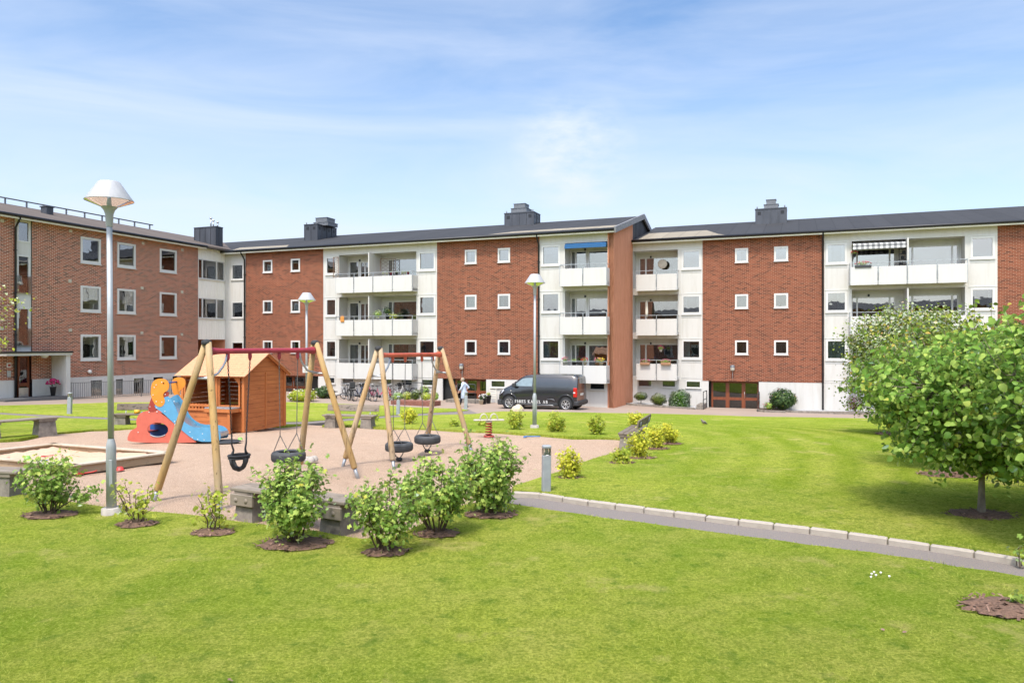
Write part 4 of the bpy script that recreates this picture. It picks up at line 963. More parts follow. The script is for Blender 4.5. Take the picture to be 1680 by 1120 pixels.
# lobed (currant, maple-like) leaf
LF_L = np.array([(0, 0, 0), (.45, 0, -.02), (1.0, 0, -.12), (.05, .42, -.04), (.42, .24, .05), (.62, .52, -.03), (.78, .20, 0), (.05, -.42, -.04), (.42, -.24, .05), (.62, -.52, -.03), (.78, -.20, 0)])
LT_L = np.array([(0, 1, 4), (0, 4, 3), (4, 1, 6), (4, 6, 5), (6, 1, 2), (0, 8, 1), (0, 7, 8), (8, 10, 1), (8, 9, 10), (10, 2, 1)])
def leaves_np(P, size, rg, kind='s', out=None, up=.55, droop=.25, aspect=1.0):
    """leaf blades at points P (n,3); out = direction away from the crown centre"""
    n = len(P); LV, LT = {'s': (LF_S, LT_S), 'f': (LF_F, LT_F), 'l': (LF_L, LT_L)}[kind]
    nrm = rg.normal(0, 1, (n, 3)) * .62
    if out is not None: nrm += out * .55
    nrm[:, 2] += up; nrm /= np.linalg.norm(nrm, axis=1)[:, None] + 1e-9
    d = rg.normal(0, 1, (n, 3)); d[:, 2] -= droop
    if out is not None: d += out * .7
    d -= nrm * np.sum(d * nrm, 1)[:, None]; d /= np.linalg.norm(d, axis=1)[:, None] + 1e-9
    s_ = np.cross(nrm, d); sz = size * rg.uniform(.6, 1.25, n)
    V = P[:, None, :] + (d[:, None, :] * LV[None, :, 0:1] + s_[:, None, :] * LV[None, :, 1:2] * aspect + nrm[:, None, :] * LV[None, :, 2:3]) * sz[:, None, None]
    T = LT[None] + (np.arange(n) * len(LV))[:, None, None]
    return V.reshape(-1, 3), T.reshape(-1, 3)
def leaf_obj(name, P, size, mat, parent, seed, **kw):
    V, T = leaves_np(np.asarray(P, float), size, np.random.default_rng(seed), **kw); return np_mesh(name, V, T, mat, parent)

RINGS = []
def mulch_ring(parent, r0, r1, seed, cx=0, cy=0, named='mulch_bed'):
    RINGS.append((Vector(parent.location), r0, r1, cx)); rg = random.Random(seed); mb = MB(); n = 26; rr = [1 + rg.uniform(-.13, .13) for _ in range(n)]
    pts = [(cx + math.cos(2 * math.pi * i / n) * r0 * rr[i], cy + math.sin(2 * math.pi * i / n) * r1 * rr[i], .012) for i in range(n)]
    inn = [(cx + (p[0] - cx) * .6, cy + (p[1] - cy) * .6, .045) for p in pts]
    mb.add(pts + inn + [(cx, cy, .055)], [(i, (i + 1) % n, n + (i + 1) % n, n + i) for i in range(n)] + [(n + i, n + (i + 1) % n, 2 * n) for i in range(n)])
    for _ in range(int(900 * r0 * r1)):
        t = rg.uniform(0, 6.28); k = math.sqrt(rg.random()) * 1.14; x = cx + math.cos(t) * r0 * k; y = cy + math.sin(t) * r1 * k; z = max(.016, .05 - .035 * k * k) + rg.uniform(0, .02)
        l_ = rg.uniform(.015, .04); wd = rg.uniform(.006, .014); a = rg.uniform(0, 6.28); u = Vector((math.cos(a), math.sin(a), rg.uniform(-.5, .5))) * l_; v_ = Vector((-math.sin(a), math.cos(a), rg.uniform(-.4, .4))) * wd
        c = Vector((x, y, z)); mb.add([c - u - v_, c + u - v_, c + u + v_, c - u + v_], [(0, 1, 2, 3)], rg.choice((0, 0, 1)))
    o = mb.build(named, [M['mulch'], M['mulch2']], parent, fix=False); return o
M['mulch2'] = simple('bark_chip_light', (.33, .20, .14), .9, var=.3, scale=30)

def shrub(name, loc, w, h, ns, nl, ls, mat, label, group, seed, kind='l', cat='shrub', mulch=None, lean=(0, 0), bare=.25, depth=None, side=None, stemr=.011, spread=.055, parts=True, up=.5):
    rg = np.random.default_rng(seed); t = empty(name, loc, 0, label, cat, group); depth = depth or w
    st = MB(); P = []; O = []
    for i in range(ns):
        a = 2 * math.pi * (i / ns) + rg.uniform(-.5, .5); rad = math.sqrt(rg.uniform(.05, 1)); hh = h * rg.uniform(.62, 1.04) * (1 - .28 * rad * rad)
        e = Vector((math.cos(a) * rad * w * .5 + lean[0] * w, math.sin(a) * rad * depth * .5 + lean[1] * w, hh)); b = Vector((math.cos(a) * .05, math.sin(a) * .05, -.03))
        pts = []
        for k in range(7):
            u = k / 6; p = b.lerp(e, u); bow = math.sin(u * math.pi) * .10 * w; p += Vector((math.cos(a), math.sin(a), 0)) * bow * (1 - rad) + Vector(rg.normal(0, .012, 3)) * (u > 0); p.z = b.z + (e.z - b.z) * (u ** .9); pts.append(p)
        st.tube(pts, [stemr * (1 - .7 * k / 6) for k in range(7)], 5)
        nt_ = max(2, int(4 * h / .8))
        ends = [(pts[-1], pts[-2])]
        for j in range(nt_ * 2):
            u = rg.uniform(bare, .98); k = min(5, int(u * 6)); p = pts[k].lerp(pts[k + 1], u * 6 - k); d = Vector((math.cos(a), math.sin(a), 0)) * rg.uniform(0, .6) + Vector(rg.normal(0, .7, 3)); d.z = abs(d.z) * .6 + .25
            d.normalize(); ln = rg.uniform(.10, .24) * (w + h) / 1.9; q_ = p + d * ln; st.tube([p, p.lerp(q_, .5) + Vector(rg.normal(0, .01, 3)), q_], [stemr * .4, stemr * .3, stemr * .15], 4, cap=False); ends.append((q_, p))
        per = nl / ns / len(ends)
        for (q_, p) in ends:
            m_ = max(1, int(per * rg.uniform(.5, 1.5)))
            for _ in range(m_):
                u = rg.uniform(.05, 1.1); P.append(np.array(p.lerp(q_, u)) + rg.normal(0, spread, 3))
    if side:   # a stray low side branch
        for (ex, ey, ez) in side:
            pts = [Vector((0, 0, .02)), Vector((ex * .45, ey * .45, ez * .45 + .03)), Vector((ex, ey, ez))]; st.tube(pts, [stemr, stemr * .7, stemr * .4], 5)
            for _ in range(110): u = rg.uniform(.6, 1.12); P.append(np.array(pts[1].lerp(pts[2], min(1.15, (u - .5) * 2))) + rg.normal(0, .05, 3))
    P = np.array(P); P[:, 2] = np.maximum(P[:, 2], .03); c0 = np.array([lean[0] * w * .5, lean[1] * w * .5, h * .45]); O = P - c0; O /= np.linalg.norm(O, axis=1)[:, None] + 1e-6
    st.build('stems', M['stem'], t, fix=False); leaf_obj('foliage', P, ls, mat, t, seed + 5, kind=kind, out=O, up=up)
    if mulch: mulch_ring(t, mulch[0], mulch[1], seed + 9, lean[0] * w * .1)
    return t

def px_at(p): return F / p.y
# near row of currant bushes
rowg = 'leafy bushes in mulch rings along the sand edge'
def bush(px, py, x0, x1, y0, ns, nl, ls, mat, label, seed, mul, **kw):
    p = G(px, py, .035); s_ = F / p.y
    return shrub('leafy_bush', p, (x1 - x0) / s_ * .84, (py - y0) / s_ * 1.03, ns, nl, ls, mat, label, rowg, seed, mulch=(mul / s_ / 2 * .95, mul / s_ * .36), lean=(((x0 + x1) / 2 - px) / (x1 - x0), 0), **kw)
bush(82, 845, 22, 134, 738, 12, 1450, .056, M['leaf_bush'], 'green bush at the far left with one long branch reaching right', 11, 86, side=[(.62, .0, .37)])
bush(226, 860, 182, 248, 776, 6, 230, .06, M['leaf_lime'], 'sparse yellow-green bush just right of the grey lamp post foot', 12, 72, bare=.3)
bush(350, 874, 322, 364, 778, 5, 210, .06, M['leaf_lime'], 'thin upright lime bush between the sparse bush and the backless bench', 13, 70, bare=.15, side=None)
bush(484, 892, 412, 548, 758, 16, 2500, .058, M['leaf_bush'], 'broad dense green bush standing before the backless bench', 14, 122, bare=.18)
bush(632, 906, 566, 694, 766, 12, 1600, .056, M['leaf_bush'], 'nearest green bush, its mulch ring lowest of the row', 15, 76, bare=.28)
bush(716, 876, 652, 790, 736, 15, 2300, .058, M['leaf_bush'], 'wide green bush with open stems between the nearest bush and the tallest one', 16, 76, bare=.3)
bush(806, 844, 746, 862, 706, 16, 2700, .060, M['leaf_bush'], 'tallest dark green bush, by the start of the asphalt path', 17, 88, bare=.12)
# yellow-green young shrubs
yg = 'young yellow-green shrubs round the sand yard'
for i, (px, py, wd, ht, lab, mat) in enumerate([
    (934, 786, 40, 50, 'bright yellow shrub right of the grey light post near the path', 'leaf_yel'),
    (1020, 760, 28, 24, 'lowest small lime shrub in the row before the weathered bench', 'leaf_lime'),
    (1049, 751, 34, 46, 'yellow-green shrub close in front of the weathered bench seat', 'leaf_yel'),
    (1076, 736, 28, 38, 'yellow-green shrub second behind the bench, between two others', 'leaf_yel'),
    (1098, 728, 28, 34, 'yellow-green shrub last in the row behind the bench', 'leaf_yel'),
    (1042, 698, 26, 22, 'small yellow shrub on the lawn beyond the bench backrest', 'leaf_yel'),
    (846, 704, 25, 35, 'narrow yellow-green shrub left of the middle lamp post', 'leaf_lime'),
    (913, 708, 28, 30, 'yellow-green shrub right of the middle lamp post', 'leaf_lime'),
    (979, 712, 30, 30, 'yellow-green shrub between the middle lamp post and the weathered bench', 'leaf_lime'),
    (671, 695, 28, 27, 'round bright yellow-green shrub behind the tyre swings beside the path', 'leaf_yel'),
    (745, 699, 14, 10, 'tiny green shrub on the lawn beside the swing leg', 'leaf_lime'),
    (612, 690, 16, 14, 'small green shrub growing at the end of the grey bench', 'leaf_lime'),
    (792, 698, 10, 8, 'tiny sprout of a shrub behind the spring rocker', 'leaf_lime')]):
    p = G(px, py, .04); s_ = F / p.y; big = ht > 20
    shrub('young_shrub', p, wd / s_ * .85, ht / s_, 11 if big else 7, (1100 if big else 380) if py > 725 else (800 if big else 260), .050 if py > 725 else .065, M[mat], lab, yg, 30 + i, mulch=(wd / s_ * .75, wd / s_ * .5) if py > 725 else None, bare=.08, spread=.045, stemr=.007)

# trees on the right
def tree(name, loc, h, crown, ncl, per, ls, mat, label, seed, trunk_r=.05, clear=.6, kind='f', group=None, spread=.105, lean=(0, 0), mulch=None, up=.4, cmin=.35):
    """trunk, limbs and twigs; leaves in clumps round the twig ends. crown = (cx,cy,cz,rx,ry,rz)"""
    rg = np.random.default_rng(seed); t = empty(name, loc, 0, label, 'tree', group); cx, cy, cz, rx, ry, rz_ = crown; tr = MB()
    topz = cz + rz_ * .35; tp = [Vector((0, 0, -.05))]; 
    for k in range(1, 8): u = k / 7; tp.append(Vector((cx * u * u * .7 + rg.normal(0, .015), cy * u * u * .7 + rg.normal(0, .015), topz * u)))
    tr.tube(tp, [trunk_r * (1.25 if k == 0 else 1 - .75 * k / 7) for k in range(8)], 9)
    ph = rg.uniform(0, 6.28, 8); C = []
    while len(C) < ncl:
        v = rg.normal(0, 1, 3); v /= np.linalg.norm(v); r_ = rg.uniform(cmin, 1) ** .6
        lump = 1 + .12 * math.sin(3 * math.atan2(v[1], v[0]) + ph[0]) + .10 * math.sin(5 * v[2] + ph[1]) + .08 * math.sin(7 * math.atan2(v[1], v[0]) + ph[2] + 3 * v[2])
        p = np.array([cx + v[0] * rx * r_ * lump, cy + v[1] * ry * r_ * lump, cz + v[2] * rz_ * r_ * lump])
        if p[2] > clear * .9: C.append(p)
    limbs = []
    for i in range(9):
        a = 2 * math.pi * i / 9 + rg.uniform(-.3, .3); el = rg.uniform(-.05, .9); s_ = tp[rg.integers(2, 6)]
        e = Vector((cx + math.cos(a) * rx * .6 * math.cos(el), cy + math.sin(a) * ry * .6 * math.cos(el), max(clear, cz + rz_ * .6 * math.sin(el) - .1)))
        pts = [s_.lerp(e, u) + Vector((0, 0, -.10 * math.sin(u * 3.14))) + Vector(rg.normal(0, .02, 3)) for u in (0, .25, .5, .75, 1)]; pts[0] = s_
        tr.tube(pts, [trunk_r * .5, trunk_r * .4, trunk_r * .32, trunk_r * .24, trunk_r * .14], 6); limbs += pts[1:]
    P = []
    la = np.array([list(x) for x in limbs + tp[3:]])
    for p in C:
        j = np.argmin(((la - p) ** 2).sum(1)); a = Vector(la[j]); b = Vector(p); mid_ = a.lerp(b, .5) + Vector(rg.normal(0, .04, 3)); tr.tube([a, mid_, b], [trunk_r * .16, trunk_r * .12, trunk_r * .06], 4, cap=False)
        m_ = int(per * rg.uniform(.55, 1.4)); u = rg.uniform(.35, 1.15, m_)[:, None]; P.append(np.array(mid_) + (p - np.array(mid_)) * (u * 1.3 - .3) + rg.normal(0, spread, (m_, 3)))
    # shoots that stick out of the outline
    for _ in range(ncl // 7):
        v = rg.normal(0, 1, 3); v[2] = abs(v[2]) * .8 + .1; v /= np.linalg.norm(v); a = np.array([cx, cy, cz]) + v * np.array([rx, ry, rz_]) * .92; b = a + (v * .6 + np.array([0, 0, .7])) * rg.uniform(.1, .3)
        tr.tube([Vector(a), Vector(b)], [.006, .003], 4, cap=False); u = rg.uniform(0, 1, 9)[:, None]; P.append(a + (b - a) * u + rg.normal(0, .03, (9, 3)))
    P = np.concatenate(P); O = P - np.array([cx, cy, cz]); O /= np.linalg.norm(O, axis=1)[:, None]
    tr.build('trunk', M['bark'], t, fix=False); leaf_obj('crown', P, ls, mat, t, seed + 3, kind=kind, out=O, up=up, droop=.45)
    if mulch: mulch_ring(t, mulch, mulch * .75, seed + 4)
    return t
fg = 'young fruit trees on the right lawn'
pa = G(1610, 845, .07); tree('fruit_tree', pa, 2.6, (.36, .1, 1.62, 2.08, 1.4, 1.04), 560, 36, .092, M['leaf_tree'], 'largest fruit tree, big glossy leaves, grey trunk in a mulch ring', 51, .05, .52, group=fg, mulch=.48)
pb = G(1556, 779, .07); tree('fruit_tree', pb, 2.9, (.9, .5, 1.75, 1.85, 1.4, 1.28), 400, 36, .085, M['leaf_far'], 'fruit tree with its crown rising just behind the largest one', 52, .05, .6, group=fg, mulch=.5)
pc = G(1467, 712, .05); tree('fruit_tree', pc, 3.2, (.45, .0, 1.95, 1.75, 1.7, 1.62), 700, 46, .085, M['leaf_far'], 'farthest fruit tree, small reddish-tipped leaves, nearest the white wall', 53, .05, .5, kind='s', group=fg, mulch=.5, spread=.12)
# branch of a nearer tree entering at the right edge
pe = Vector((6.38, 8.5, .05)); tree('fruit_tree', pe, 2.9, (.0, 0, 1.9, .85, .85, 1.2), 200, 24, .10, M['leaf_tree'], 'nearest fruit tree, only its left edge of leaves showing at the right border', 54, .05, .55, group=fg, mulch=None, spread=.11)
# birch-like tree at the left border
pl = Vector((-15.6, 20.0, gz(-15.6, 20))); tree('birch_tree', pl, 4.0, (.15, 0, 2.75, 1.75, 1.3, 1.75), 70, 16, .085, M['leaf_lime'], 'light green tree at the left border, sparse drooping branches before the brick wing', 55, .06, 1.3, kind='s', spread=.16, group=None)
# mulch bed at the right edge with a strawberry-like seedling
pm = G(1668, 998, .04); t = empty('planting_bed', pm, 0, 'bare bark mulch patch with a small seedling in the lower right grass', 'planting bed'); mulch_ring(t, .47, .30, 77, named='mulch_bed')
rg = np.random.default_rng(5); leaf_obj('seedling', np.column_stack([rg.normal(.02, .05, 26), rg.normal(.04, .04, 26), rg.uniform(.06, .12, 26)]), .055, M['leaf_bush'], t, 8, kind='l')
ps_ = G(1676, 925, .06); shrub('sapling', ps_, .10, .25, 3, 26, .06, M['leaf_bush'], 'thin dark sapling sprouting beside the kerb at the right border', None, 78, cat='sapling', bare=.3, stemr=.006)
# fallen leaves and daisies
rg = random.Random(4)
for k_, (px, py) in enumerate( ((1430, 940), (1434, 937), (1445, 938), (1429, 945), (1459, 944), (1437, 942))):
    p = G(px, py, .075); dz = MB(); dz.lathe([(0, .006), (.008, .004), (.013, .0), (0, -.03)], 8)
    o_ = dz.build('daisy', M['petal_white'], None, p); props(o_, 'tiny white daisy in the small patch on the foreground grass', 'flower', 'white daisies in one patch of grass')
def fallen(px, py, s, lab, mat='mulch2'):
    p = G(px, py, .06); V, T = leaves_np(np.array([[0, 0, 0], [.012, .006, .0]]) * s, .035 * s, np.random.default_rng(int(px)), 'l', up=3)
    o = np_mesh('fallen_leaf', V, T, M[mat], None, p); props(o, lab, 'leaf', 'dry leaves lying on the lawn')
for (px, py, l_) in ((1446, 1030, 'dry brown leaf on the grass left of the mulch patch'), (1482, 1037, 'dry brown leaf on the grass nearest the mulch patch'), (376, 1115, 'curled brown leaf at the very bottom of the lawn'), (1528, 931, 'small brown leaf lying just below the asphalt path'), (1430, 852, 'dark leaf on the lawn just above the kerb')):
    fallen(px, py, 1, l_)

V = []
for i_, (c_, a_, b_, x_) in enumerate(RINGS):
    V += edge_tufts([(c_.x + x_ + math.cos(t) * a_, c_.y + math.sin(t) * b_) for t in np.linspace(0, 6.28, 24)], 20 + i_, 90, .05, c_.z - gz(c_.x, c_.y) + .01)
V = np.array(V); o_ = np_mesh('grass', V, np.arange(len(V)).reshape(-1, 3), M['blade']); o_['kind'] = 'stuff'; o_['label'] = 'grass tufts growing round the mulch rings'; o_['category'] = 'grass'
# plants by the walls
def wall_p(px, py):
    p = G(px, py, 0); lim = (RF if p.x > 7.5 else CF) - .75; d = p.x * UN.x + p.y * UN.y
    if d > lim: k = lim / d; p = Vector((p.x * k, p.y * k, 0)); p.z = gz(p.x, p.y) + .06
    return p
def blob_plant(name, px, py, w, h, n, ls, mat, label, cat='shrub', kind='s', seed=1, stem=0, group=None, weep=False, flowers=None, conc=.8, d=None):
    p = wall_p(px, py); s_ = F / p.y; w /= s_; h /= s_; stem /= s_; rg = np.random.default_rng(seed); t = empty(name, p, 0, label, cat, group); mb = MB(); d = d or w
    mb.tube([(0, 0, -.05), (.01, 0, stem + h * .3), (0, .01, stem + h * .7)], [.03, .022, .01], 6)
    for i in range(7):
        a = i * .9; mb.tube([(0, 0, stem + h * .1), (math.cos(a) * w * .3, math.sin(a) * d * .3, stem + h * .55)], [.012, .006], 4)
    mb.build('stem', M['stem'], t, fix=False)
    v = rg.normal(0, 1, (n, 3)); v /= np.linalg.norm(v, axis=1)[:, None]; r_ = rg.uniform(.3, 1, n)[:, None] ** .4; lump = (1 + .13 * np.sin(v[:, 0:1] * 6 + seed) * np.sin(v[:, 2:3] * 5 + 2 * seed) + rg.normal(0, .05, (n, 1)))
    P = v * r_ * lump * np.array([w / 2, d / 2, h / 2]) + np.array([0, 0, stem + h / 2])
    if weep:
        P[:, 2] = np.abs(P[:, 2]); lo = rg.random(n) < .5; P[lo, 2] *= rg.uniform(.0, 1, lo.sum()); rr = np.linalg.norm(P[:, :2], axis=1)[:, None] + 1e-6
        P[lo, :2] = P[lo, :2] / rr[lo] * w * .5 * rg.uniform(.8, 1.02, (lo.sum(), 1)) * (1 - .25 * (P[lo, 2:3] / h) ** 3)
    leaf_obj('foliage', P, ls, mat, t, seed, kind=kind, out=v, up=-.3 if weep else .35, droop=2.5 if weep else .2)
    if flowers:
        fm, k, fs = flowers; fb = MB()
        for _ in range(k):
            a = rg.uniform(0, 6.28); z = rg.uniform(.25, 1); q_ = (math.cos(a) * w * .5 * math.sqrt(1 - (z - .5) ** 2 * 2.5 if abs(z - .5) < .6 else .2), math.sin(a) * d * .5 * .9, stem + h * z)
            fb.lathe([(0, -fs * .5), (fs * .8, -fs * .1), (fs, fs * .3), (0, fs * .5)], 6, c=q_)
        fb.build('blossoms', M[fm], t)
    return t
blob_plant('topiary_pine', 1051.5, 664, 21, 13, 2200, .08, M['leaf_conif'], 'small pruned pine on a bare stem beside the terracotta wall', 'pine', seed=1, stem=8)
blob_plant('topiary_pine', 1080.5, 667, 27, 19, 3200, .08, M['leaf_conif'], 'larger round pruned pine between the small pine and the weeping conifer', 'pine', seed=2, stem=3)
blob_plant('weeping_conifer', 1115, 668, 34, 29, 6000, .11, M['leaf_weep'], 'dome-shaped weeping conifer left of the orange entrance doors', 'conifer', seed=3, weep=True)
blob_plant('rose_bush', 1284, 670, 46, 36, 1700, .11, M['leaf_dark'], 'dark green rose bush against the white wall right of the entrance doors', 'rose bush', kind='l', seed=4, flowers=('petal_pink', 12, .035))
blob_plant('flowering_plant', 1263, 671, 22, 13, 260, .09, M['leaf_bush'], 'low plant with reddish flowers at the foot of the rose bush', 'plant', kind='l', seed=5, flowers=('petal_pink', 8, .04))
blob_plant('purple_shrub', 1403, 672, 26, 30, 500, .09, M['leaf_purple'], 'dark purple-leaved shrub by the white wall at the foot of the fruit trees', 'shrub', seed=6)
blob_plant('hydrangea_bush', 497, 658, 46, 20, 900, .12, M['leaf_lime'], 'pale flowering bush by the dark doorway behind the lamp post', 'bush', kind='l', seed=7, flowers=('petal_white', 26, .06))
blob_plant('round_bush', 532, 653, 34, 20, 800, .12, M['leaf_dark'], 'dark round bush left of the bicycles under the balcony', 'bush', kind='l', seed=8)
blob_plant('hydrangea_bush', 484, 657, 22, 13, 260, .12, M['leaf_bush'], 'low pale flowering bush beside the playhouse wall', 'bush', kind='l', seed=17, flowers=('petal_white', 14, .06))
M['wall_red'] = simple('red_brick_edging', (.25, .10, .07), .9, var=.2, scale=9)
bedp = G(682, 664); bt = MB(); 
bt.box(-1.35, 1.35, -.5, .5, -.1, .24); o_ = bt.build('raised_flower_bed', M['wall_red'], None, bedp, rotz(FR_C)); props(o_, 'low brick-edged flower bed left of the black door', 'flower bed')
fgp = 'perennials in the brick-edged flower bed'
for i, (px, w_, h_, m_, lab, fl) in enumerate([(652, 18, 12, 'leaf_bush', 'green perennial at the left end of the brick bed by the silver bicycle', None), (668, 18, 13, 'leaf_lime', 'reddish and lime perennial second from the left in the brick bed', ('petal_pink', 8, .035)), (682, 17, 17, 'leaf_conif', 'blue-green grassy perennial in the middle of the brick bed', None), (699, 20, 12, 'leaf_lime', 'lime green perennial under the handrail in the brick bed', None), (696, 16, 21, 'leaf_bush', 'tall perennial with pink flowers behind the handrail', ('petal_pink', 10, .04)), (713, 13, 13, 'leaf_bush', 'green perennial at the right end of the brick bed by the black door', None)]):
    t_ = blob_plant('perennial', px, 661 - (3 if i == 4 else 0), w_, h_, 330, .13, M[m_], lab, 'plant', seed=20 + i, group=fgp, flowers=fl, d=.6); t_.location.z += .2
# pebble beds with kerb
def bed(a0, a1, d0, d1, mat='pebble'):
    P_ = [WP(a0, d1, 0).to_2d(), WP(a0, d0 + .3, 0).to_2d(), WP(a0 + .4, d0, 0).to_2d(), WP(a1, d0, 0).to_2d(), WP(a1, d1, 0).to_2d()]
    sheet('pebble_bed', P_, M[mat], .07, .6)
    k = MB(); pts = [WP(a0 - .06, d0 + .3, 0), WP(a0 + .35, d0 - .06, 0), WP(a1 + .0, d0 - .06, 0)]
    for i in range(2):
        p, q_ = pts[i].copy(), pts[i + 1].copy(); p.z = gz(p.x, p.y) + .03; q_.z = gz(q_.x, q_.y) + .03; k.beam(p, q_, .10, .16, c=.01)
    o = k.build('bed_edging', M['conc_dark']); o['kind'] = 'structure'
bed(A_(1022, RF - 3.2), T_(1148), RF - 2.2, RF + .01); bed(T_(1246), T_(1290), RF - 1.9, RF + .01, 'soil'); bed(T_(1291), 12.0, RF - 1.6, RF + .01)
# ------------------------------------------------------------------ LAMP POSTS, LIGHT BOLLARDS
M['lamp_white'] = simple('lamp_enamel', (.40, .40, .40), .45, var=.08, scale=5, stretch=(3, 3, .4))
M['lamp_under'] = simple('lamp_reflector', (.40, .37, .31), .6, var=.05)
M['lamp_pole'] = simple('grey_green_pole_paint', (.43, .45, .455), .5, .2, var=.14, scale=5, stretch=(2, 2, .3))
M['grey_blue'] = simple('grey_bollard_paint', (.34, .365, .38), .5, .15, var=.1, scale=7)
def lamp_post():
    t = empty('street_lamp'); H = 4.84
    p = MB(); p.tube([(0, 0, 1.02), (0, 0, H - .62)], [.041, .038], 16); p.build('pole', M['lamp_pole'], t)
    p = MB(); p.lathe([(0, .06), (.068, .06), (.068, .98), (.060, 1.03), (.043, 1.10)], 20); p.build('lower_pole', M['lamp_pole'], t)
    p = MB(); p.box(-.022, .022, -.076, -.062, .42, .80, c=.004); p.build('service_door', M['lamp_pole'], t)
    p = MB(); p.lathe([(0, .1), (.12, .1), (.135, .09), (.14, -.2)], 20); p.build('foundation', M['concrete'], t)
    p = MB(); p.lathe([(.041, H - .66), (.048, H - .645), (.055, H - .48), (.075, H - .42), (.105, H - .385), (.118, H - .36), (.10, H - .335), (.085, H - .32), (0, H - .315)], 24); p.build('neck', M['lamp_white'], t)
    p = MB(); p.lathe([(0, H + .0), (.13, H - .003), (.15, H - .018), (.27, H - .20), (.272, H - .204), (.325, H - .277), (.327, H - .285), (.322, H - .286)], 32)
    p.lathe([(.322, H - .286), (.2, H - .255), (0, H - .235)], 32, 1); sh = p.build('lamp_shade', [M['lamp_white'], M['lamp_under']], t)
    p = MB(); p.lathe([(.322, H - .287), (.115, H - .372)], 28); p.build('diffuser', M['clear'], t)
    return t
L0 = lamp_post(); p_ = G(183, 843, .03); L0.location = p_; L0.rotation_euler = (R(.25), R(-.35), .4)
props(L0, 'nearest grey lamp post with white conical head, between the leafy bushes on the left', 'street lamp', 'grey lamp posts with white conical heads')
c = copy_tree(L0); c.location = G(877, 702, .03); c['label'] = 'middle grey lamp post, standing in front of the black van'; c.rotation_euler = (0, R(.3), 1)
c = copy_tree(L0); c.location = G(503, 689, .03); c['label'] = 'farthest grey lamp post with a small white sign, behind the swing leg'; c.rotation_euler = (0, 0, 2)
c.location.z = CAMZ - (480 - HY) / F * c.location.y - 4.84
sg = MB(); sg.box(-.13, .13, -.075, -.066, 1.88, 2.12, 0, c=.003); sg.box(-.05, -.02, -.078, -.075, 1.92, 1.97, 1); sg.box(.03, .06, -.078, -.075, 1.92, 1.97, 1)
s_ = sg.build('sign_plate', [M['frame'], simple('dark_yellow_print', (.35, .30, .06), .6)], c); s_.rotation_euler = (0, 0, -2)

def bollard():
    t = empty('bollard_light'); p = MB(); p.box(-.068, .068, -.055, .055, 0, .60, c=.008); p.build('post', M['grey_blue'], t)
    p = MB(); p.lathe([(.062, .60), (.05, .615), (.03, .66), (.026, .70)], 14); p.build('reflector_cone', M['frame'], t)
    p = MB(); 
    for s1, s2 in ((-1, -1), (1, -1), (1, 1), (-1, 1)): p.box(s1 * .060 - .004, s1 * .060 + .004, s2 * .047 - .004, s2 * .047 + .004, .60, .715)
    p.build('corner_rods', M['grey_blue'], t)
    p = MB(); p.box(-.064, .064, -.051, .051, .602, .714); p.build('lens', M['clear'], t)
    p = MB(); p.box(-.070, .070, -.057, .057, .715, .765, c=.012); p.build('cap', M['grey_blue'], t); return t
B0 = bollard(); B0.location = G(896, 806, .08); B0.rotation_euler = (R(.6), R(.5), R(12)); props(B0, 'nearest grey light bollard, beside the first kerb stones', 'bollard light', 'low grey light bollards')
for (px, py, rz, l_) in ((114, 679, 0, 'grey light bollard on the left lawn in front of the porch wall'), (653, 680, 0, 'grey light bollard in front of the brick flower bed'), (764, 672, 0, 'grey light bollard beside the walking woman')):
    c = copy_tree(B0); c.location = G(px, py, .03); c.rotation_euler = (R(random.uniform(-1, 1)), R(1.5), rz); c['label'] = l_; k = {114: 1.13, 653: 1.06, 764: 1.22}[px]; c.scale = (k, k, k)

# ------------------------------------------------------------------ SWINGS
def woodmat(name, a, b, crack=.5, grey=None, ax=(9, 9, .8)):
    q = NT(name); v = q.scaled(q.obj(), ax); f = q.noise(1.0, 6, .65, v); c = q.mix(q.ramp(f, [(.3, (0, 0, 0)), (.7, (1, 1, 1))]), a, b)
    g = q.noise(.9, 5, .6, q.obj())
    if grey: c = q.mix(q.math('MULTIPLY', q.ramp(g, [(.40, (0, 0, 0)), (.62, (1, 1, 1))]), grey[1]), c, grey[0])
    kk = q.noise(2.2, 3, .6, q.scaled(q.obj(), (ax[0] * 1.4, ax[1] * 1.4, ax[2] * .35)), .2); c = q.mix(q.math('MULTIPLY', q.ramp(kk, [(.60, (0, 0, 0)), (.66, (1, 1, 1))]), crack), c, tuple(x * .22 for x in a))
    q.base(c); q.b.inputs['Roughness'].default_value = .8; q.bump(kk, -.4, .01); return q.m
M['log'] = woodmat('impregnated_log', (.36, .21, .07), (.52, .33, .12), .75, ((.34, .30, .22), .55))
M['log_old'] = woodmat('weathered_log', (.36, .22, .09), (.50, .33, .15), .85, ((.38, .33, .26), .6))
M['red_beam'] = simple('crimson_beam_paint', (.38, .035, .055), .5, var=.22, scale=5)
M['orange_beam'] = simple('faded_orange_beam_paint', (.58, .115, .055), .55, var=.25, scale=5)
M['rubber'] = simple('black_rubber', (.035, .036, .038), .75, var=.3, scale=9, bump=.3)
M['rubber_grey'] = simple('dusty_tyre_rubber', (.075, .078, .080), .8, var=.25, scale=7, bump=.3)
M['chain'] = simple('chain_steel', (.28, .26, .24), .5, .8, var=.3, scale=40)
M['black_chain'] = simple('black_coated_chain', (.03, .03, .03), .5)
CHK = {}
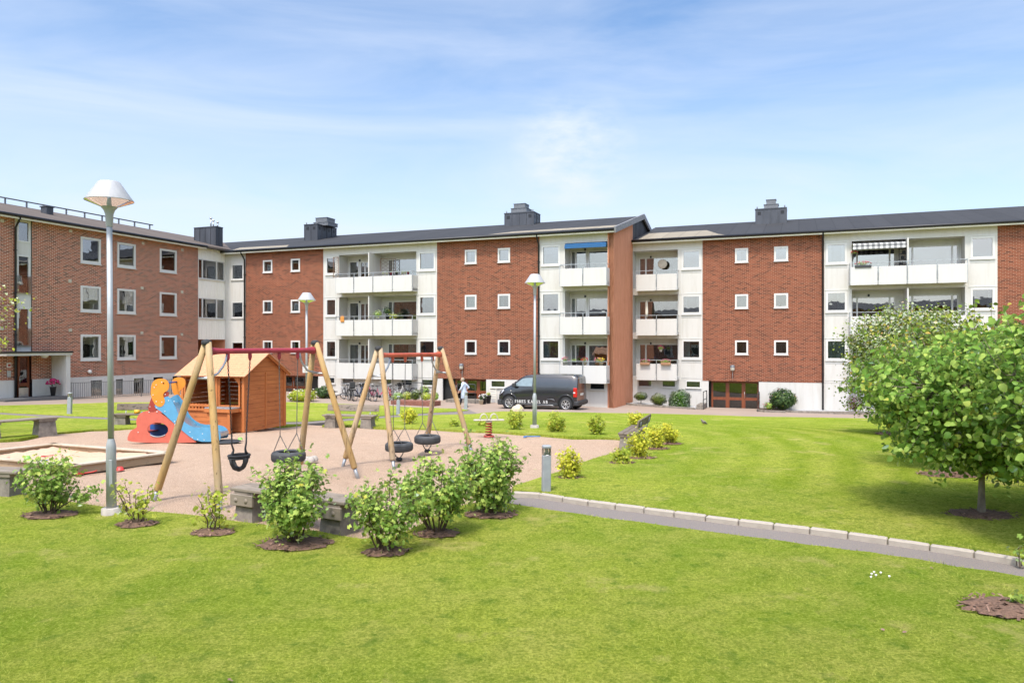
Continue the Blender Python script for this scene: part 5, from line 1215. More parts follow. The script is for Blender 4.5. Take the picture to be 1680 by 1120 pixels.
def chain(p, q_, mat='chain', name='chain', parent=None, link=.032, r=.0042):
    """interlocking oval links from p to q (local coordinates of the parent)"""
    p = Vector(p); q_ = Vector(q_); d = q_ - p; n = max(2, int(d.length / (link * .78))); mb = MB(); z = d.normalized(); x = z.cross(Vector((.2, 1, .1))).normalized(); y = z.cross(x)
    for i in range(n):
        c = p + d * ((i + .5) / n); u = x if i % 2 else y; hl = link * .5; hw = link * .28
        ring = [c + z * (math.cos(t) * hl) + u * (math.sin(t) * hw) for t in (0, math.pi / 3, 2 * math.pi / 3, math.pi, 4 * math.pi / 3, 5 * math.pi / 3)]
        mb.tube(ring, r, 4, closed=True)
    return mb.build(name, M[mat], parent, fix=False)
def swing_frame(A1, A2, feet, z1, z2, beam_mat, logmat, label, lab_rot, seats):
    """A1,A2 apex points on the ground plan, feet = [(p_back,p_front) at each end]"""
    t = empty('swing_frame', (A1.x, A1.y, gz(A1.x, A1.y)), 0, label, 'swing frame'); o = t.location
    top = [Vector((A1.x, A1.y, z1)) - o, Vector((A2.x, A2.y, z2)) - o]
    bdir = (top[1] - top[0]).normalized(); sd_ = Vector((bdir.y, -bdir.x, 0))
    for e in (0, 1):
        for j, f in enumerate(feet[e]):
            f = f - o; a = top[e] + sd_ * (.045 if j else -.045) + Vector((0, 0, .0)); d = (f - a)
            lg = MB(); a2 = a - d.normalized() * .06; b_ = a + d * .93; m3 = a.lerp(f, .5)
            lg.tube([a2, a2.lerp(b_, .3), a2.lerp(b_, .6), b_, b_ + d.normalized() * .02], [.052, .055, .058, .060, .05], 12)
            L_ = lg.build('leg', M[logmat], t); ft = MB(); ft.tube([b_ - d.normalized() * .01, f + d.normalized() * .15], .033, 10); ft.box(b_.x - .003, b_.x + .003, b_.y - .003, b_.y + .003, b_.z, b_.z + .01); ft.build('foot_steel', M['pipe_grey'], L_)
        cp = MB(); c_ = top[e] + Vector((0, 0, .055)); cp.lathe([(.075, -.03), (.082, 0), (.075, .03), (.04, .05), (0, .055)], 16, c=c_); cp.build('rubber_cap', M['rubber'], t)
    bm_ = MB(); k = Vector((0, 0, -.085)); p0 = top[0] + k + bdir * .05; p1 = top[1] + k - bdir * .05
    bm_.tube([p0, p0 + bdir * .03, p0 + bdir * .12, p0 + bdir * .22, p1 - bdir * .22, p1 - bdir * .12, p1 - bdir * .03, p1], [.072, .070, .055, .045, .045, .055, .070, .072], 16); bm_.build('top_beam', M[beam_mat], t)
    for e, s1 in ((0, 1), (1, -1)):
        br = MB(); q0 = top[e] + k + bdir * s1 * .40 + Vector((0, 0, -.03)); 
        for sg_ in (1,):
            c1_ = q0 + Vector((0, 0, -.22)) - bdir * s1 * .08; c2_ = top[e] + Vector((0, 0, -.48)) + bdir * s1 * .14; c3_ = top[e] + Vector((0, 0, -.52)) - bdir * s1 * .06
            br.tube([q0, q0.lerp(c1_, .6) + bdir * s1 * .02, c1_, c1_.lerp(c2_, .6) + Vector((0, 0, -.03)), c2_, c3_], .020, 8)
            br.tube([c3_ + sd_ * .17, c3_ - sd_ * .17], .018, 8)
        br.build('corner_brace', M['pipe_grey'], t)
    def at(u): return p0.lerp(p1, u)
    for (kind, us, L_, lab) in seats:
        cl = []
        for u in us:
            h = MB(); c_ = at(u); h.lathe([(.030, .02), (.034, -.06), (.028, -.10), (.012, -.13)], 10, c=c_ + Vector((0, 0, -.035))); h.build('hanger', M[beam_mat], t); cl.append(c_ + Vector((0, 0, -.16)) + o)
        mid_ = (cl[0] + cl[1]) / 2
        s = empty('tyre_swing' if kind == 'tyre' else 'baby_swing', (mid_.x, mid_.y, mid_.z), math.atan2(bdir.y, bdir.x), lab, 'swing seat', 'tyre seats hanging on chains' if kind == 'tyre' else None)
        hx = (cl[1] - cl[0]).length / 2
        if kind == 'tyre':
            zt = -L_; Y_ = zt + .40; ra = .17
            for sx in (-1, 1):
                chain((sx * hx, 0, 0), (sx * hx * .9, 0, Y_), 'chain', 'chain', s)
                for sy in (-1, 1): chain((sx * hx * .9, 0, Y_), (sx * .17, sy * .19, zt + .10), 'chain', 'chain', s)
            ty = MB(); ty.lathe([(.175, .075), (.20, .092), (.245, .096), (.285, .080), (.303, .050), (.306, 0), (.303, -.050), (.285, -.080), (.245, -.096), (.20, -.092), (.175, -.075), (.185, -.06), (.27, -.04), (.275, .04), (.185, .06), (.175, .075)], 36, c=(0, 0, zt))
            tt_ = ty.build('tyre', M['rubber_grey'], s)
            gr_ = MB()
            for zz_ in (-.035, -.012, .012, .035): gr_.lathe([(.3062, zz_ - .003), (.3072, zz_), (.3062, zz_ + .003)], 36, c=(0, 0, zt))
            gr_.build('tread_grooves', M['rubber'], s)
            ul = MB(); ul.tube([(-.2, 0, zt - .09), (-.12, 0, zt - .19), (0, 0, zt - .26), (.12, 0, zt - .19), (.2, 0, zt - .09)], .012, 6); ul.lathe([(0, .035), (.06, .03), (.075, 0), (.06, -.03), (0, -.035)], 14, c=(0, 0, zt - .27)); ul.build('safety_strap', M['rubber'], s)
        else:
            zt = -L_
            for sx in (-1, 1): chain((sx * hx, 0, 0), (sx * .15, 0, zt + .33), 'black_chain', 'chain', s, .045, .006)
            b = MB()
            for sx in (-1, 1): b.tube([(sx * .15, 0, zt + .36), (sx * .15, 0, zt + .20), (sx * .12, -.01, zt + .10), (sx * .14, 0, zt + .04), (sx * .175, 0, zt)], [.012, .014, .017, .022, .026], 8)
            b.tube([(math.cos(a_) * .18, math.sin(a_) * .15, zt) for a_ in np.linspace(0, 2 * math.pi, 21)[:-1]], .022, 8, closed=True)
            b.tube([(math.cos(a_) * .172, math.sin(a_) * .145, zt - .04) for a_ in np.linspace(0, 2 * math.pi, 21)[:-1]], .018, 8, closed=True)
            for a_ in (.0, math.pi * .5, math.pi, math.pi * 1.5):
                ca, sa = math.cos(a_), math.sin(a_); b.tube([(ca * .172, sa * .145, zt - .03), (ca * .155, sa * .13, zt - .12), (ca * .10, sa * .09, zt - .20), (0, 0, zt - .235)], [.03, .028, .035, .04], 8)
            b.build('bucket_seat', M['rubber'], s)
    return t
def vz(x, y): return Vector((x, y, gz(x, y)))
g1 = [G(253, 820), G(361, 833)]; g2 = [G(491, 773), G(586, 781)]
M1 = (g1[0] + g1[1]) / 2; M2 = (g2[0] + g2[1]) / 2; bd_ = (M2 - M1).normalized()
ap1 = M1 + bd_ * .37; ap2 = M2 - bd_ * .33
def par(A, B_, px):   # parameter along A-B seen at pixel column px
    t = (px - CX) / F; return (t * A.y - A.x) / ((B_.x - A.x) - t * (B_.y - A.y))
uu = lambda px: (par(ap1, ap2, px))
swing_frame(ap1, ap2, [g1, g2], 2.475, 2.475, 'red_beam', 'log', 'nearer wooden swing frame with a crimson top beam, above the sand on the left', 0,
    [('baby', (uu(371), uu(409)), 1.60, 'black rubber bucket swing seat hanging on black chains'), ('tyre', (uu(459), uu(490.5)), 1.76, 'tyre swing seat under the crimson beam, right of the bucket seat')])
g3 = [G(563, 763), G(646, 767)]; g4 = [vz(-2.12, 18.25), G(773, 738)]
M3 = (g3[0] + g3[1]) / 2; M4 = (g4[0] + g4[1]) / 2; bd2 = (M4 - M3).normalized(); ap3 = M3 + bd2 * .35; ap4 = M4 - bd2 * .35
uv = lambda px: (par(ap3, ap4, px))
swing_frame(ap3, ap4, [g3, g4], 2.36, 2.35, 'orange_beam', 'log_old', 'farther wooden swing frame with a faded orange top beam', 0,
    [('tyre', (uv(643), uv(664.5)), 1.84, 'tyre swing seat under the orange beam, partly behind a wooden leg'), ('tyre', (uv(693), uv(711.5)), 1.80, 'tyre swing seat under the orange beam nearest the rightmost leg')])

# ------------------------------------------------------------------ PLAYHOUSE
M['red_stain'] = woodmat('red_brown_stained_boards', (.36, .105, .028), (.50, .165, .045), .3, None, (1.2, 1.2, 9))
M['post_stain'] = woodmat('red_brown_stained_post', (.40, .12, .030), (.50, .17, .045), .3)
M['roof_wood'] = simple('pale_roof_boards', (.62, .31, .16), .7, var=.10, scale=9)
h0 = G(400, 709); h0 = Vector((h0.x, h0.y, gz(h0.x, h0.y)))
gr0 = G(468, 702); gdir = (gr0 - h0); gdir.z = 0; GW = gdir.length * .97; gdir.normalize(); ldir = Vector((-gdir.y, gdir.x, 0)); 
if ldir.x > 0: ldir = -ldir
ang = math.atan2(gdir.y, gdir.x)      # local x along gable (right/away), local y = along long side (left/away)
ph = empty('playhouse', h0, ang, 'red-brown wooden playhouse with pale gabled board roof, service window and counter', 'playhouse')
HL, EH, RH = 2.22, 1.70, 2.27
wl_ = MB(); n = 10
# gable wall facing the camera's right (plane y=0), boards
bh_ = .135
def gable(mb, y0, y1):
    z = 0
    while z < RH - .05:
        z1 = min(z + bh_ - .006, RH - .04); f = lambda q: 0 if q <= EH else (q - EH) / (RH - EH) * GW / 2
        a, b = f(z), f(z1)
        if GW - 2 * a > .05: mb.add([(a, y0, z), (GW - a, y0, z), (GW - b, y0, z1), (b, y0, z1), (a, y1, z), (GW - a, y1, z), (GW - b, y1, z1), (b, y1, z1)], [(0, 1, 2, 3), (7, 6, 5, 4), (0, 4, 5, 1), (1, 5, 6, 2), (2, 6, 7, 3), (3, 7, 4, 0)])
        z += bh_
gable(wl_, .0, .022); wl_.build('gable_wall', M['red_stain'], ph)
bk = MB(); gable(bk, HL - .022, HL); bk.build('rear_gable_wall', M['red_stain'], ph)
ba = MB(); ba.box(GW * .52 - .025, GW * .52 + .025, -.025, -.001, .02, 1.72); ba.build('batten', M['post_stain'], ph)
sd1 = MB(); z = 0
while z < .60: sd1.box(.0, .022, .08, HL, z, min(z + bh_ - .006, .60)); z += bh_
sd1.build('side_boards', M['red_stain'], ph)
sd2 = MB(); z = 0
while z < EH - .05: sd2.box(GW - .022, GW, .08, HL, z, z + bh_ - .006); z += bh_
sd2.build('far_side_wall', M['red_stain'], ph)
for (x_, y_) in ((0, 0), (0, HL * .43), (0, HL), (GW, 0), (GW, HL)):
    pm_ = MB(); pm_.box(x_ - .045, x_ + .045, y_ - .045, y_ + .045, 0, EH + .03, c=.006); pm_.build('corner_post', M['post_stain'], ph)
hd = MB(); hd.box(-.04, .02, .05, HL - .05, EH - .12, EH + .02); hd.build('header_board', M['post_stain'], ph)
for (ya, yb) in ((.12, HL * .43 - .06), (HL * .43 + .06, HL - .06)):
    wf = MB(); wf.box(-.025, .03, ya, yb, .72, .78); wf.box(-.025, .03, ya, ya + .05, .78, EH - .12); wf.box(-.025, .03, yb - .05, yb, .78, EH - .12); wf.prism([(ya + .05, EH - .30), (ya + .05, EH - .12), (ya + .22, EH - .12)], -.02, .02, 'x'); wf.build('window_frame', M['post_stain'], ph)
sl_ = MB(); sl_.box(-.05, .10, .05, HL - .05, .60, .655); sl_.build('window_ledge', M['post_stain'], ph)
ct = MB(); ct.box(-.42, -.02, .10, 1.05, .70, .735, 0, c=.005); ct.box(-.43, -.02, .08, 1.07, .60, .70, 1); ct.build('counter', [M['pipe_grey'], M['post_stain']], ph)
cp_ = MB(); cp_.box(-.40, -.31, .16, .25, 0, .60); cp_.box(-.36, -.33, .26, 1.0, 0, .58, 1); cp_.build('counter_front', [M['post_stain'], M['red_stain']], ph)
st_ = MB(); 
for i in range(9): st_.box(-.01 + .0, .02, HL * .45 + .1 + i * .12, HL * .45 + .17 + i * .12, .66, .80)
st_.build('slats', M['post_stain'], ph)
for sgn in (0, 1):
    rf_ = MB(); n = 12; sl = math.hypot(GW / 2 + .16, (RH - EH) * (1 + .16 / (GW / 2))); 
    for i in range(n):
        u0, u1 = i / n, (i + 1) / n; dz_ = (RH - EH) / (GW / 2)
        xa = GW / 2 - (GW / 2 + .17) * u0; xb = GW / 2 - (GW / 2 + .17) * u1; za = RH + .04 - (GW / 2 + .17) * u0 * dz_; zb_ = RH + .04 - (GW / 2 + .17) * u1 * dz_
        if sgn: xa, xb = GW - xa, GW - xb
        y0, y1 = -.17, HL + .17; tt_ = .020; o2 = .012
        rf_.add([(xa, y0, za), (xa, y1, za), (xb, y1, zb_ + o2), (xb, y0, zb_ + o2), (xa, y0, za - tt_), (xa, y1, za - tt_), (xb, y1, zb_ - tt_ + o2), (xb, y0, zb_ - tt_ + o2)], [(0, 1, 2, 3), (7, 6, 5, 4), (0, 4, 5, 1), (1, 5, 6, 2), (2, 6, 7, 3), (3, 7, 4, 0)])
    rf_.build('roof', M['roof_wood'], ph, fix=False)
fb_ = MB()
for sgn in (-1, 1): fb_.beam((GW / 2, -.10, RH - .01), (GW / 2 + sgn * (GW / 2 + .15), -.10, RH - .01 - (GW / 2 + .15) * (RH - EH) / (GW / 2)), .03, .06)
fb_.build('barge_board', M['post_stain'], ph)
sh_ = MB(); sh_.tube([(-.50, .62, .66), (-.48, .62, .12)], .008, 6); sh_.tube([(-.50, .68, .66), (-.49, .66, .12)], .008, 6); sh_.lathe([(0, .05), (.07, .04), (.06, -.03), (0, -.06)], 12, c=(-.48, .63, .07)); sh_.build('hanging_scoop', M['rubber'], ph)

# ------------------------------------------------------------------ SLIDE
M['coral'] = simple('coral_board', (.60, .135, .085), .55, var=.10, scale=7); M['orange'] = simple('orange_board', (.78, .27, .025), .5, var=.08); M['sky_board'] = simple('light_blue_board', (.10, .33, .52), .5, var=.08)
M['dark_red'] = simple('dark_red_board', (.33, .04, .025), .55, var=.1); M['blue_plastic'] = simple('blue_plastic', (.015, .10, .35), .45); M['bolt'] = simple('cap_bolt', (.78, .78, .74), .4)
sl0 = G(262, 726); Zs = sl0.y; kx = Zs / F / 5.6
slt = empty('toddler_slide', (sl0.x, sl0.y, sl0.z), R(0), 'toddler slide with coral side, orange top shields and a light blue chute', 'slide')
def sx_(u): return (180 + u / 5.6 - CX) / F * Zs - sl0.x
def sz_(v): return max(.0, CAMZ - (550 + v / 5.6 - HY) / F * Zs - sl0.z)
def smooth_poly(pts, it=2, fixed=()):
    P_ = [Vector(p) for p in pts]
    for _ in range(it):
        Q_ = []
        for i in range(len(P_)): a, b = P_[i], P_[(i + 1) % len(P_)]; Q_ += [a.lerp(b, .25), a.lerp(b, .75)]
        P_ = Q_
    return [tuple(p) for p in P_]
def board(name, pts, y, th, mat, hole=None, sm=2, parent=slt, bev=.006):
    poly = [(sx_(u), sz_(v)) for u, v in pts]; poly = smooth_poly(poly, sm) if sm else poly; poly = [(a, max(0, b)) for a, b in poly]
    vs = [Vector((a, b, 0)) for a, b in poly]; n = len(vs); ed = [(i, (i + 1) % n) for i in range(n)]
    if hole:
        hc, hr_ = hole; hx, hz_ = sx_(hc[0]), sz_(hc[1]); m_ = 28; b0_ = len(vs); vs += [Vector((hx + math.cos(2 * math.pi * i / m_) * hr_[0], hz_ + math.sin(2 * math.pi * i / m_) * hr_[1], 0)) for i in range(m_)]; ed += [(b0_ + i, b0_ + (i + 1) % m_) for i in range(m_)]
    v2, e2_, f2, *_ = geometry.delaunay_2d_cdt([v.to_2d() for v in vs], ed, [], 1, 1e-5)
    if hole: f2 = [f for f in f2 if ((sum(v2[i].x for i in f) / len(f) - hx) / hr_[0]) ** 2 + ((sum(v2[i].y for i in f) / len(f) - hz_) / hr_[1]) ** 2 > .93]
    mb = MB(); N_ = len(v2); V_ = [(p.x, y, p.y) for p in v2] + [(p.x, y + th, p.y) for p in v2]; F_ = [list(f) for f in f2] + [[i + N_ for i in f[::-1]] for f in f2]; cnt = {}
    for f in f2:
        for i in range(len(f)): k = (f[i], f[(i + 1) % len(f)]); kk = tuple(sorted(k)); cnt.setdefault(kk, []).append(k)
    for kk, l_ in cnt.items():
        if len(l_) == 1: a, b = l_[0]; F_.append([b, a, a + N_, b + N_])
    mb.add(V_, F_); return mb.build(name, mat, parent)
coral = [(165, 990), (162, 930), (195, 870), (255, 845), (240, 800), (252, 745), (290, 705), (350, 690), (400, 670), (440, 690), (600, 810), (800, 975), (790, 990)]
def bolts(pts, y, par_):
    b = MB()
    for (u, v) in pts: b.lathe([(0, -.012), (.010, -.010), (.014, 0)], 8, c=(sx_(u), y, sz_(v)), axis='y')
    b.build('bolt_caps', M['bolt'], par_, fix=False)
hole = ((442, 865), (96 * kx, 64 * kx))
WD = .66
s1_ = board('side_panel', coral, .0, .02, M['coral'], hole, 2); bolts([(262, 890), (363, 706), (437, 700), (372, 655), (598, 818), (762, 938)], -.002, s1_)
s2_ = board('rear_side_panel', coral, WD, .02, M['coral'], hole, 2)
org = [(385, 470), (400, 425), (440, 398), (490, 395), (535, 415), (553, 455), (540, 505), (500, 525), (495, 560), (515, 600), (500, 640), (465, 660), (425, 640), (395, 590), (380, 530)]
s3_ = board('top_shield', org, -.03, .022, M['orange'], None, 1); bolts([(432, 454), (484, 430), (415, 478), (404, 546), (433, 607), (484, 612)], -.032, s3_)
org2 = [(u - 0, v) for u, v in [(550, 420), (580, 398), (630, 395), (668, 420), (674, 465), (650, 500), (618, 520), (615, 560), (640, 590), (625, 610), (560, 560), (540, 480)]]
s4_ = board('rear_top_shield', [((u - 300) * 1.03 + 300 + -8 - 90, v) for u, v in org2], WD + .03, .022, M['orange'], None, 1)
dr = [(345, 700), (382, 570), (400, 560), (445, 560), (500, 520), (545, 515), (540, 560), (480, 640), (420, 700)]
s5_ = board('stair_panel', dr, -.008, .02, M['dark_red'], None, 1); bolts([(515, 542)], -.034, s5_)
chute = [(408, 660), (440, 610), (520, 560), (545, 560), (600, 640), (640, 740), (690, 800), (770, 845), (900, 845), (980, 860), (1018, 900), (1022, 950), (1000, 975), (800, 975), (700, 900), (600, 812), (480, 700)]
s6_ = board('chute_side', chute, -.022, .02, M['sky_board'], None, 1); bolts([(437, 664), (545, 598), (596, 606), (512, 697), (437, 700), (600, 790), (741, 886), (856, 902), (812, 955), (871, 958), (762, 938)], -.024, s6_)
s7_ = board('chute_side', [(u - 20, v) for u, v in chute], WD - .02, .02, M['sky_board'], None, 1)
cs_ = MB(); pth = [(430, 640), (520, 630), (560, 680), (620, 770), (700, 850), (790, 880), (900, 895), (985, 905), (1000, 940)]
V_ = []; 
for (u, v) in pth: V_ += [(sx_(u), .0, sz_(v)), (sx_(u), WD - .02, sz_(v))]
cs_.add(V_, [(2 * i, 2 * i + 2, 2 * i + 3, 2 * i + 1) for i in range(len(pth) - 1)], 0, True); cs_.tube([(sx_(985), -.02, sz_(915)), (sx_(985), WD, sz_(915))], .05, 10); cs_.build('chute_bed', M['chrome'], slt, fix=False)
hb_ = MB(); hb_.tube([(sx_(500), -.03, sz_(440)), (sx_(500), WD + .05, sz_(440))], .022, 10); hb_.build('hand_bar', M['blue_plastic'], slt)
stp = MB()
for i, (u, v) in enumerate(((300, 900), (330, 820), (365, 740), (400, 660))): stp.box(sx_(u) - .10, sx_(u) + .10, .02, WD, sz_(v), sz_(v) + .025)
stp.build('steps', M['dark_red'], slt)
inn = MB(); inn.box(sx_(260), sx_(700), WD - .04, WD - .03, .0, .40); inn.build('inner_panel', M['blue_plastic'], slt)
ring = MB(); ring.tube([(sx_(442) + math.cos(a) * 98 * kx, -.005, sz_(865) + math.sin(a) * 66 * kx) for a in np.linspace(math.pi * 1.25, math.pi * 1.75, 8)], .014, 6); ring.build('hole_edge', M['grey_blue'], slt)
pd_ = G(372, 725); t = empty('tread_disc', (pd_.x, pd_.y, 0), 0, 'flat dark rubber disc lying at the foot of the blue chute', 'rubber disc'); d_ = MB(); d_.lathe([(0, .035), (.30, .03), (.34, .015), (.35, 0)], 28, c=(0, 0, .01)); d_.build('disc', M['rubber'], t)

# ------------------------------------------------------------------ SANDBOX
M['sandbox_wood'] = woodmat('sandbox_board', (.33, .26, .17), (.50, .41, .28), .3, ((.50, .45, .37), .6), (4, 4, 8))
M['sandbox_face'] = woodmat('sandbox_plank', (.30, .20, .11), (.40, .28, .16), .3, ((.34, .28, .20), .5), (2, 2, 9))
R_, B_, F_ = Vector((-7.36, 15.75, 0)), Vector((-10.67, 17.1, 0)), Vector((-8.42, 14.1, 0)); Lc = B_ + F_ - R_; cen = (R_ + Lc) / 2
sb = empty('sandbox', cen, 0, 'square wooden sandbox full of pale sand in front of the slide', 'sandbox'); cr = [R_ - cen, B_ - cen, Lc - cen, F_ - cen]
for i in range(4):
    a, b = cr[i], cr[(i + 1) % 4]; mb = MB(); mb.beam(a + Vector((0, 0, .085)), b + Vector((0, 0, .085)), .06, .17, 1); mb.beam(a + Vector((0, 0, .185)) - (b - a).normalized() * .07, b + Vector((0, 0, .185)) + (b - a).normalized() * .07, .16, .035, 0, c=.006); mb.build('side_board', [M['sandbox_wood'], M['sandbox_face']], sb, fix=False)
q = NT('sandbox_sand'); v = q.obj(); c = q.mix(q.noise(1.6, 5, .6, v), (.52, .325, .21), (.64, .43, .30)); q.base(c); q.b.inputs['Roughness'].default_value = .95; q.bump(q.noise(5, 6, .7, v), 1.0, .06); M['sand2'] = q.m
gm_ = MB(); n = 26; ins = [p * .97 for p in cr]; rg = np.random.default_rng(2); hh = rg.normal(0, .018, (n + 1, n + 1)); hh[1:-1, 1:-1] = (hh[1:-1, 1:-1] + hh[:-2, 1:-1] + hh[2:, 1:-1] + hh[1:-1, :-2] + hh[1:-1, 2:]) / 2.2
vs = []
for j in range(n + 1):
    for i in range(n + 1): u, w_ = i / n, j / n; p = ins[0].lerp(ins[1], u).lerp(ins[3].lerp(ins[2], u), w_); vs.append((p.x, p.y, .10 + hh[j, i] + .03 * math.sin(u * 7) * math.cos(w_ * 5)))
gm_.add(vs, [(j * (n + 1) + i, j * (n + 1) + i + 1, (j + 1) * (n + 1) + i + 1, (j + 1) * (n + 1) + i) for j in range(n) for i in range(n)], 0, True); gm_.build('sand_fill', M['sand2'], sb, fix=False)
# toys
M['toy_yellow'] = simple('yellow_plastic', (.78, .42, .03), .45); M['toy_red'] = simple('red_plastic', (.62, .05, .04), .45); M['toy_blue'] = simple('toy_blue_plastic', (.06, .20, .48), .45); M['toy_green'] = simple('toy_green_plastic', (.22, .48, .08), .45)
tcp = G(164, 770); tcar = empty('toy_car', (tcp.x, tcp.y, tcp.z + .0), R(8), 'small yellow toy car on the sand beside the sandbox edge', 'toy car')
b = MB(); prof = [(-.145, .05), (-.15, .09), (-.12, .115), (-.07, .12), (-.045, .175), (.0, .19), (.06, .18), (.09, .13), (.13, .115), (.15, .085), (.145, .05)]; b.prism(prof, -.06, .06, 'y'); b.build('body', M['toy_yellow'], tcar)
b = MB(); b.prism([(-.05, .125), (-.032, .168), (.0, .178), (.0, .125)], -.062, .062, 'y'); b.prism([(.012, .125), (.012, .178), (.055, .168), (.075, .125)], -.062, .062, 'y'); b.build('side_window', M['room_dark'], tcar)
for (x_, y_) in ((-.09, -.062), (.09, -.062), (-.09, .062), (.09, .062)): b = MB(); b.lathe([(0, -.016), (.03, -.016), (.045, -.012), (.048, 0), (.045, .012), (.03, .016), (0, .016)], 16, c=(x_, y_, .048), axis='y'); b.build('wheel', M['rubber'], tcar)
def toy(name, px, py, rz, mat, label, shape, z=0.0, s=1.0):
    p = G(px, py, z); b = MB()
    if shape == 'shovel': b.tube([(.0, 0, .02), (.14, .0, .03), (.2, .0, .05)], .010, 6); b.lathe([(0, .02), (.05, .022), (.055, .03)], 10, c=(-.05, 0, 0)); b.box(-.11, 0, -.04, .04, .005, .022, c=.006)
    elif shape == 'mould': b.lathe([(.0, .05), (.035, .05), (.055, 0)], 12); b.lathe([(.056, 0), (.062, .004)], 12)
    elif shape == 'bucket': b.tube([(-.03, 0, .05), (.12, 0, .06)], [.075, .055], 14); b.lathe([(.05, 0), (.07, .02)], 10, c=(.0, 0, .0))
    elif shape == 'rake': b.tube([(0, 0, .015), (.22, 0, .02)], .009, 6); b.box(-.02, 0, -.05, .05, .005, .02); [b.box(-.05, -.02, y_ - .005, y_ + .005, .0, .015) for y_ in (-.04, -.013, .013, .04)]
    elif shape == 'cloth': 
        for (x_, y_, r__) in ((0, 0, .08), (.1, .03, .07), (-.09, .04, .05), (.05, -.05, .06)): b.lathe([(0, .10), (r__ * .6, .085), (r__, .03), (r__ * .9, 0)], 9, c=(x_, y_, 0))
    o = b.build(name, M[mat], None, p, rz); o.scale = (s, s, s); props(o, label, 'toy' if shape != 'cloth' else 'cloth'); return o
toy('toy_shovel', 137, 778, R(35), 'toy_red', 'red plastic shovel lying before the sandbox', 'shovel', s=1.15); toy('toy_mould', 197, 771, 0, 'toy_red', 'red plastic mould just right of the lamp post', 'mould', s=1.4)
toy('toy_shovel', 75, 749, R(20), 'toy_red', 'red plastic toy lying in the middle of the sandbox', 'shovel', .12, .8); toy('toy_shovel', 68, 757, R(30), 'toy_blue', 'blue plastic shovel in the sandbox', 'shovel', .12); toy('toy_mould', 45, 752, 0, 'toy_green', 'pale green plastic mould in the sandbox', 'mould', .12, 1.2); toy('toy_mould', 13, 754, 0, 'toy_red', 'red plastic mould at the left end of the sandbox', 'mould', .12)
toy('toy_rake', 864, 717, R(-10), 'toy_blue', 'light blue plastic rake on the sand near the middle lamp post', 'rake', s=1.7); toy('toy_mould', 394, 721, 0, 'toy_green', 'lime plastic frisbee shape on the sand by the playhouse', 'mould', s=1.2)
toy('crumpled_cloth', 506, 757, .3, 'concrete', 'grey crumpled cloth lying on the sand right of the tyre swing', 'cloth', s=1.25)

# ------------------------------------------------------------------ BENCHES
M['plank'] = woodmat('grey_bench_plank', (.16, .13, .095), (.27, .22, .17), .6, ((.25, .225, .19), .5), (1.5, 9, 9)); M['plank_dark'] = woodmat('dark_bench_plank', (.10, .075, .055), (.18, .14, .10), .6, ((.25, .21, .17), .5), (1.5, 9, 9))
def bench(p, rz, ln, label, back=True, mat='plank', seat_d=.42, nseat=2, bh=.45, group='weathered wooden benches on concrete feet', supp=.16, edge=False):
    t = empty('park_bench', p, rz, label, 'bench', group)
    for k, x_ in enumerate((-ln / 2 + .28, ln / 2 - .28)):
        b = MB(); w2 = supp; b.add([(x_ - w2 * 1.25, -.20, -.1), (x_ + w2 * 1.25, -.20, -.1), (x_ + w2 * 1.25, .20, -.1), (x_ - w2 * 1.25, .20, -.1), (x_ - w2, -.16, bh - .08), (x_ + w2, -.16, bh - .08), (x_ + w2, .16, bh - .08), (x_ - w2, .16, bh - .08)], [(0, 3, 2, 1), (4, 5, 6, 7), (0, 1, 5, 4), (1, 2, 6, 5), (2, 3, 7, 6), (3, 0, 4, 7)]); b.build('concrete_foot', M['conc_dark'], t)
        c_ = MB(); c_.box(x_ - w2 - .03, x_ + w2 + .03, -.19, .19, bh - .10, bh - .045); c_.build('bearer', M[mat], t)
    wd = seat_d / nseat
    for i in range(nseat):
        s_ = MB(); y_ = -seat_d / 2 + wd * i; s_.box(-ln / 2 + random.uniform(0, .02), ln / 2 - random.uniform(0, .02), y_ + .006, y_ + wd - .006, bh - .045, bh, c=.008); s_.build('seat_plank', M[mat], t)
    if back:
        s_ = MB(); s_.T = Matrix.Translation((0, seat_d / 2 + .05, bh + .20)) @ Matrix.Rotation(R(-12), 4, 'X'); s_.box(-ln / 2, ln / 2, -.02, .02, -.11, .11, c=.008); s_.build('backrest', M[mat], t)
        for x_ in (-ln / 2 + .3, ln / 2 - .3): b = MB(); b.tube([(x_, seat_d / 2 - .12, bh - .07), (x_, seat_d / 2 + .0, bh - .02), (x_, seat_d / 2 + .065, bh + .14), (x_, seat_d / 2 + .085, bh + .26)], .014, 6); b.build('back_bracket', M['pipe_grey'], t)
    if edge:
        for k, x_ in enumerate((-ln / 2 + .28, ln / 2 - .28)):
            b = MB(); b.box(x_ + (-.22), x_ + .22, -.235, -.195, bh - .24, bh - .08, c=.006); b.lathe([(0, -.012), (.03, -.008), (.035, 0)], 8, c=(x_ - .1, -.236, bh - .16), axis='y'); b.lathe([(0, -.012), (.03, -.008), (.035, 0)], 8, c=(x_ + .1, -.236, bh - .16), axis='y'); b.build('cleat', M[mat], t)
    return t
a = G(360, 827, 0); 
# near backless bench between the bushes
e0 = Vector((-3.98, 10.75, 0)); e1_ = Vector((-2.07, 9.72, 0)); bench((e0 + e1_) / 2, math.atan2((e1_ - e0).y, (e1_ - e0).x), (e1_ - e0).length, 'backless bench nearest the camera, half hidden behind the broad green bush', False, edge=True, supp=.15)
e0 = Vector((-9.6, 13.2, 0)); e1_ = G(44, 815); e1_.z = 0; e0 = Vector((e1_.x - 1.9, e1_.y + .35, 0)); bench((e0 + e1_) / 2, math.atan2((e1_ - e0).y, (e1_ - e0).x), (e1_ - e0).length, 'backless bench at the left border behind the far left bush', False, supp=.11)
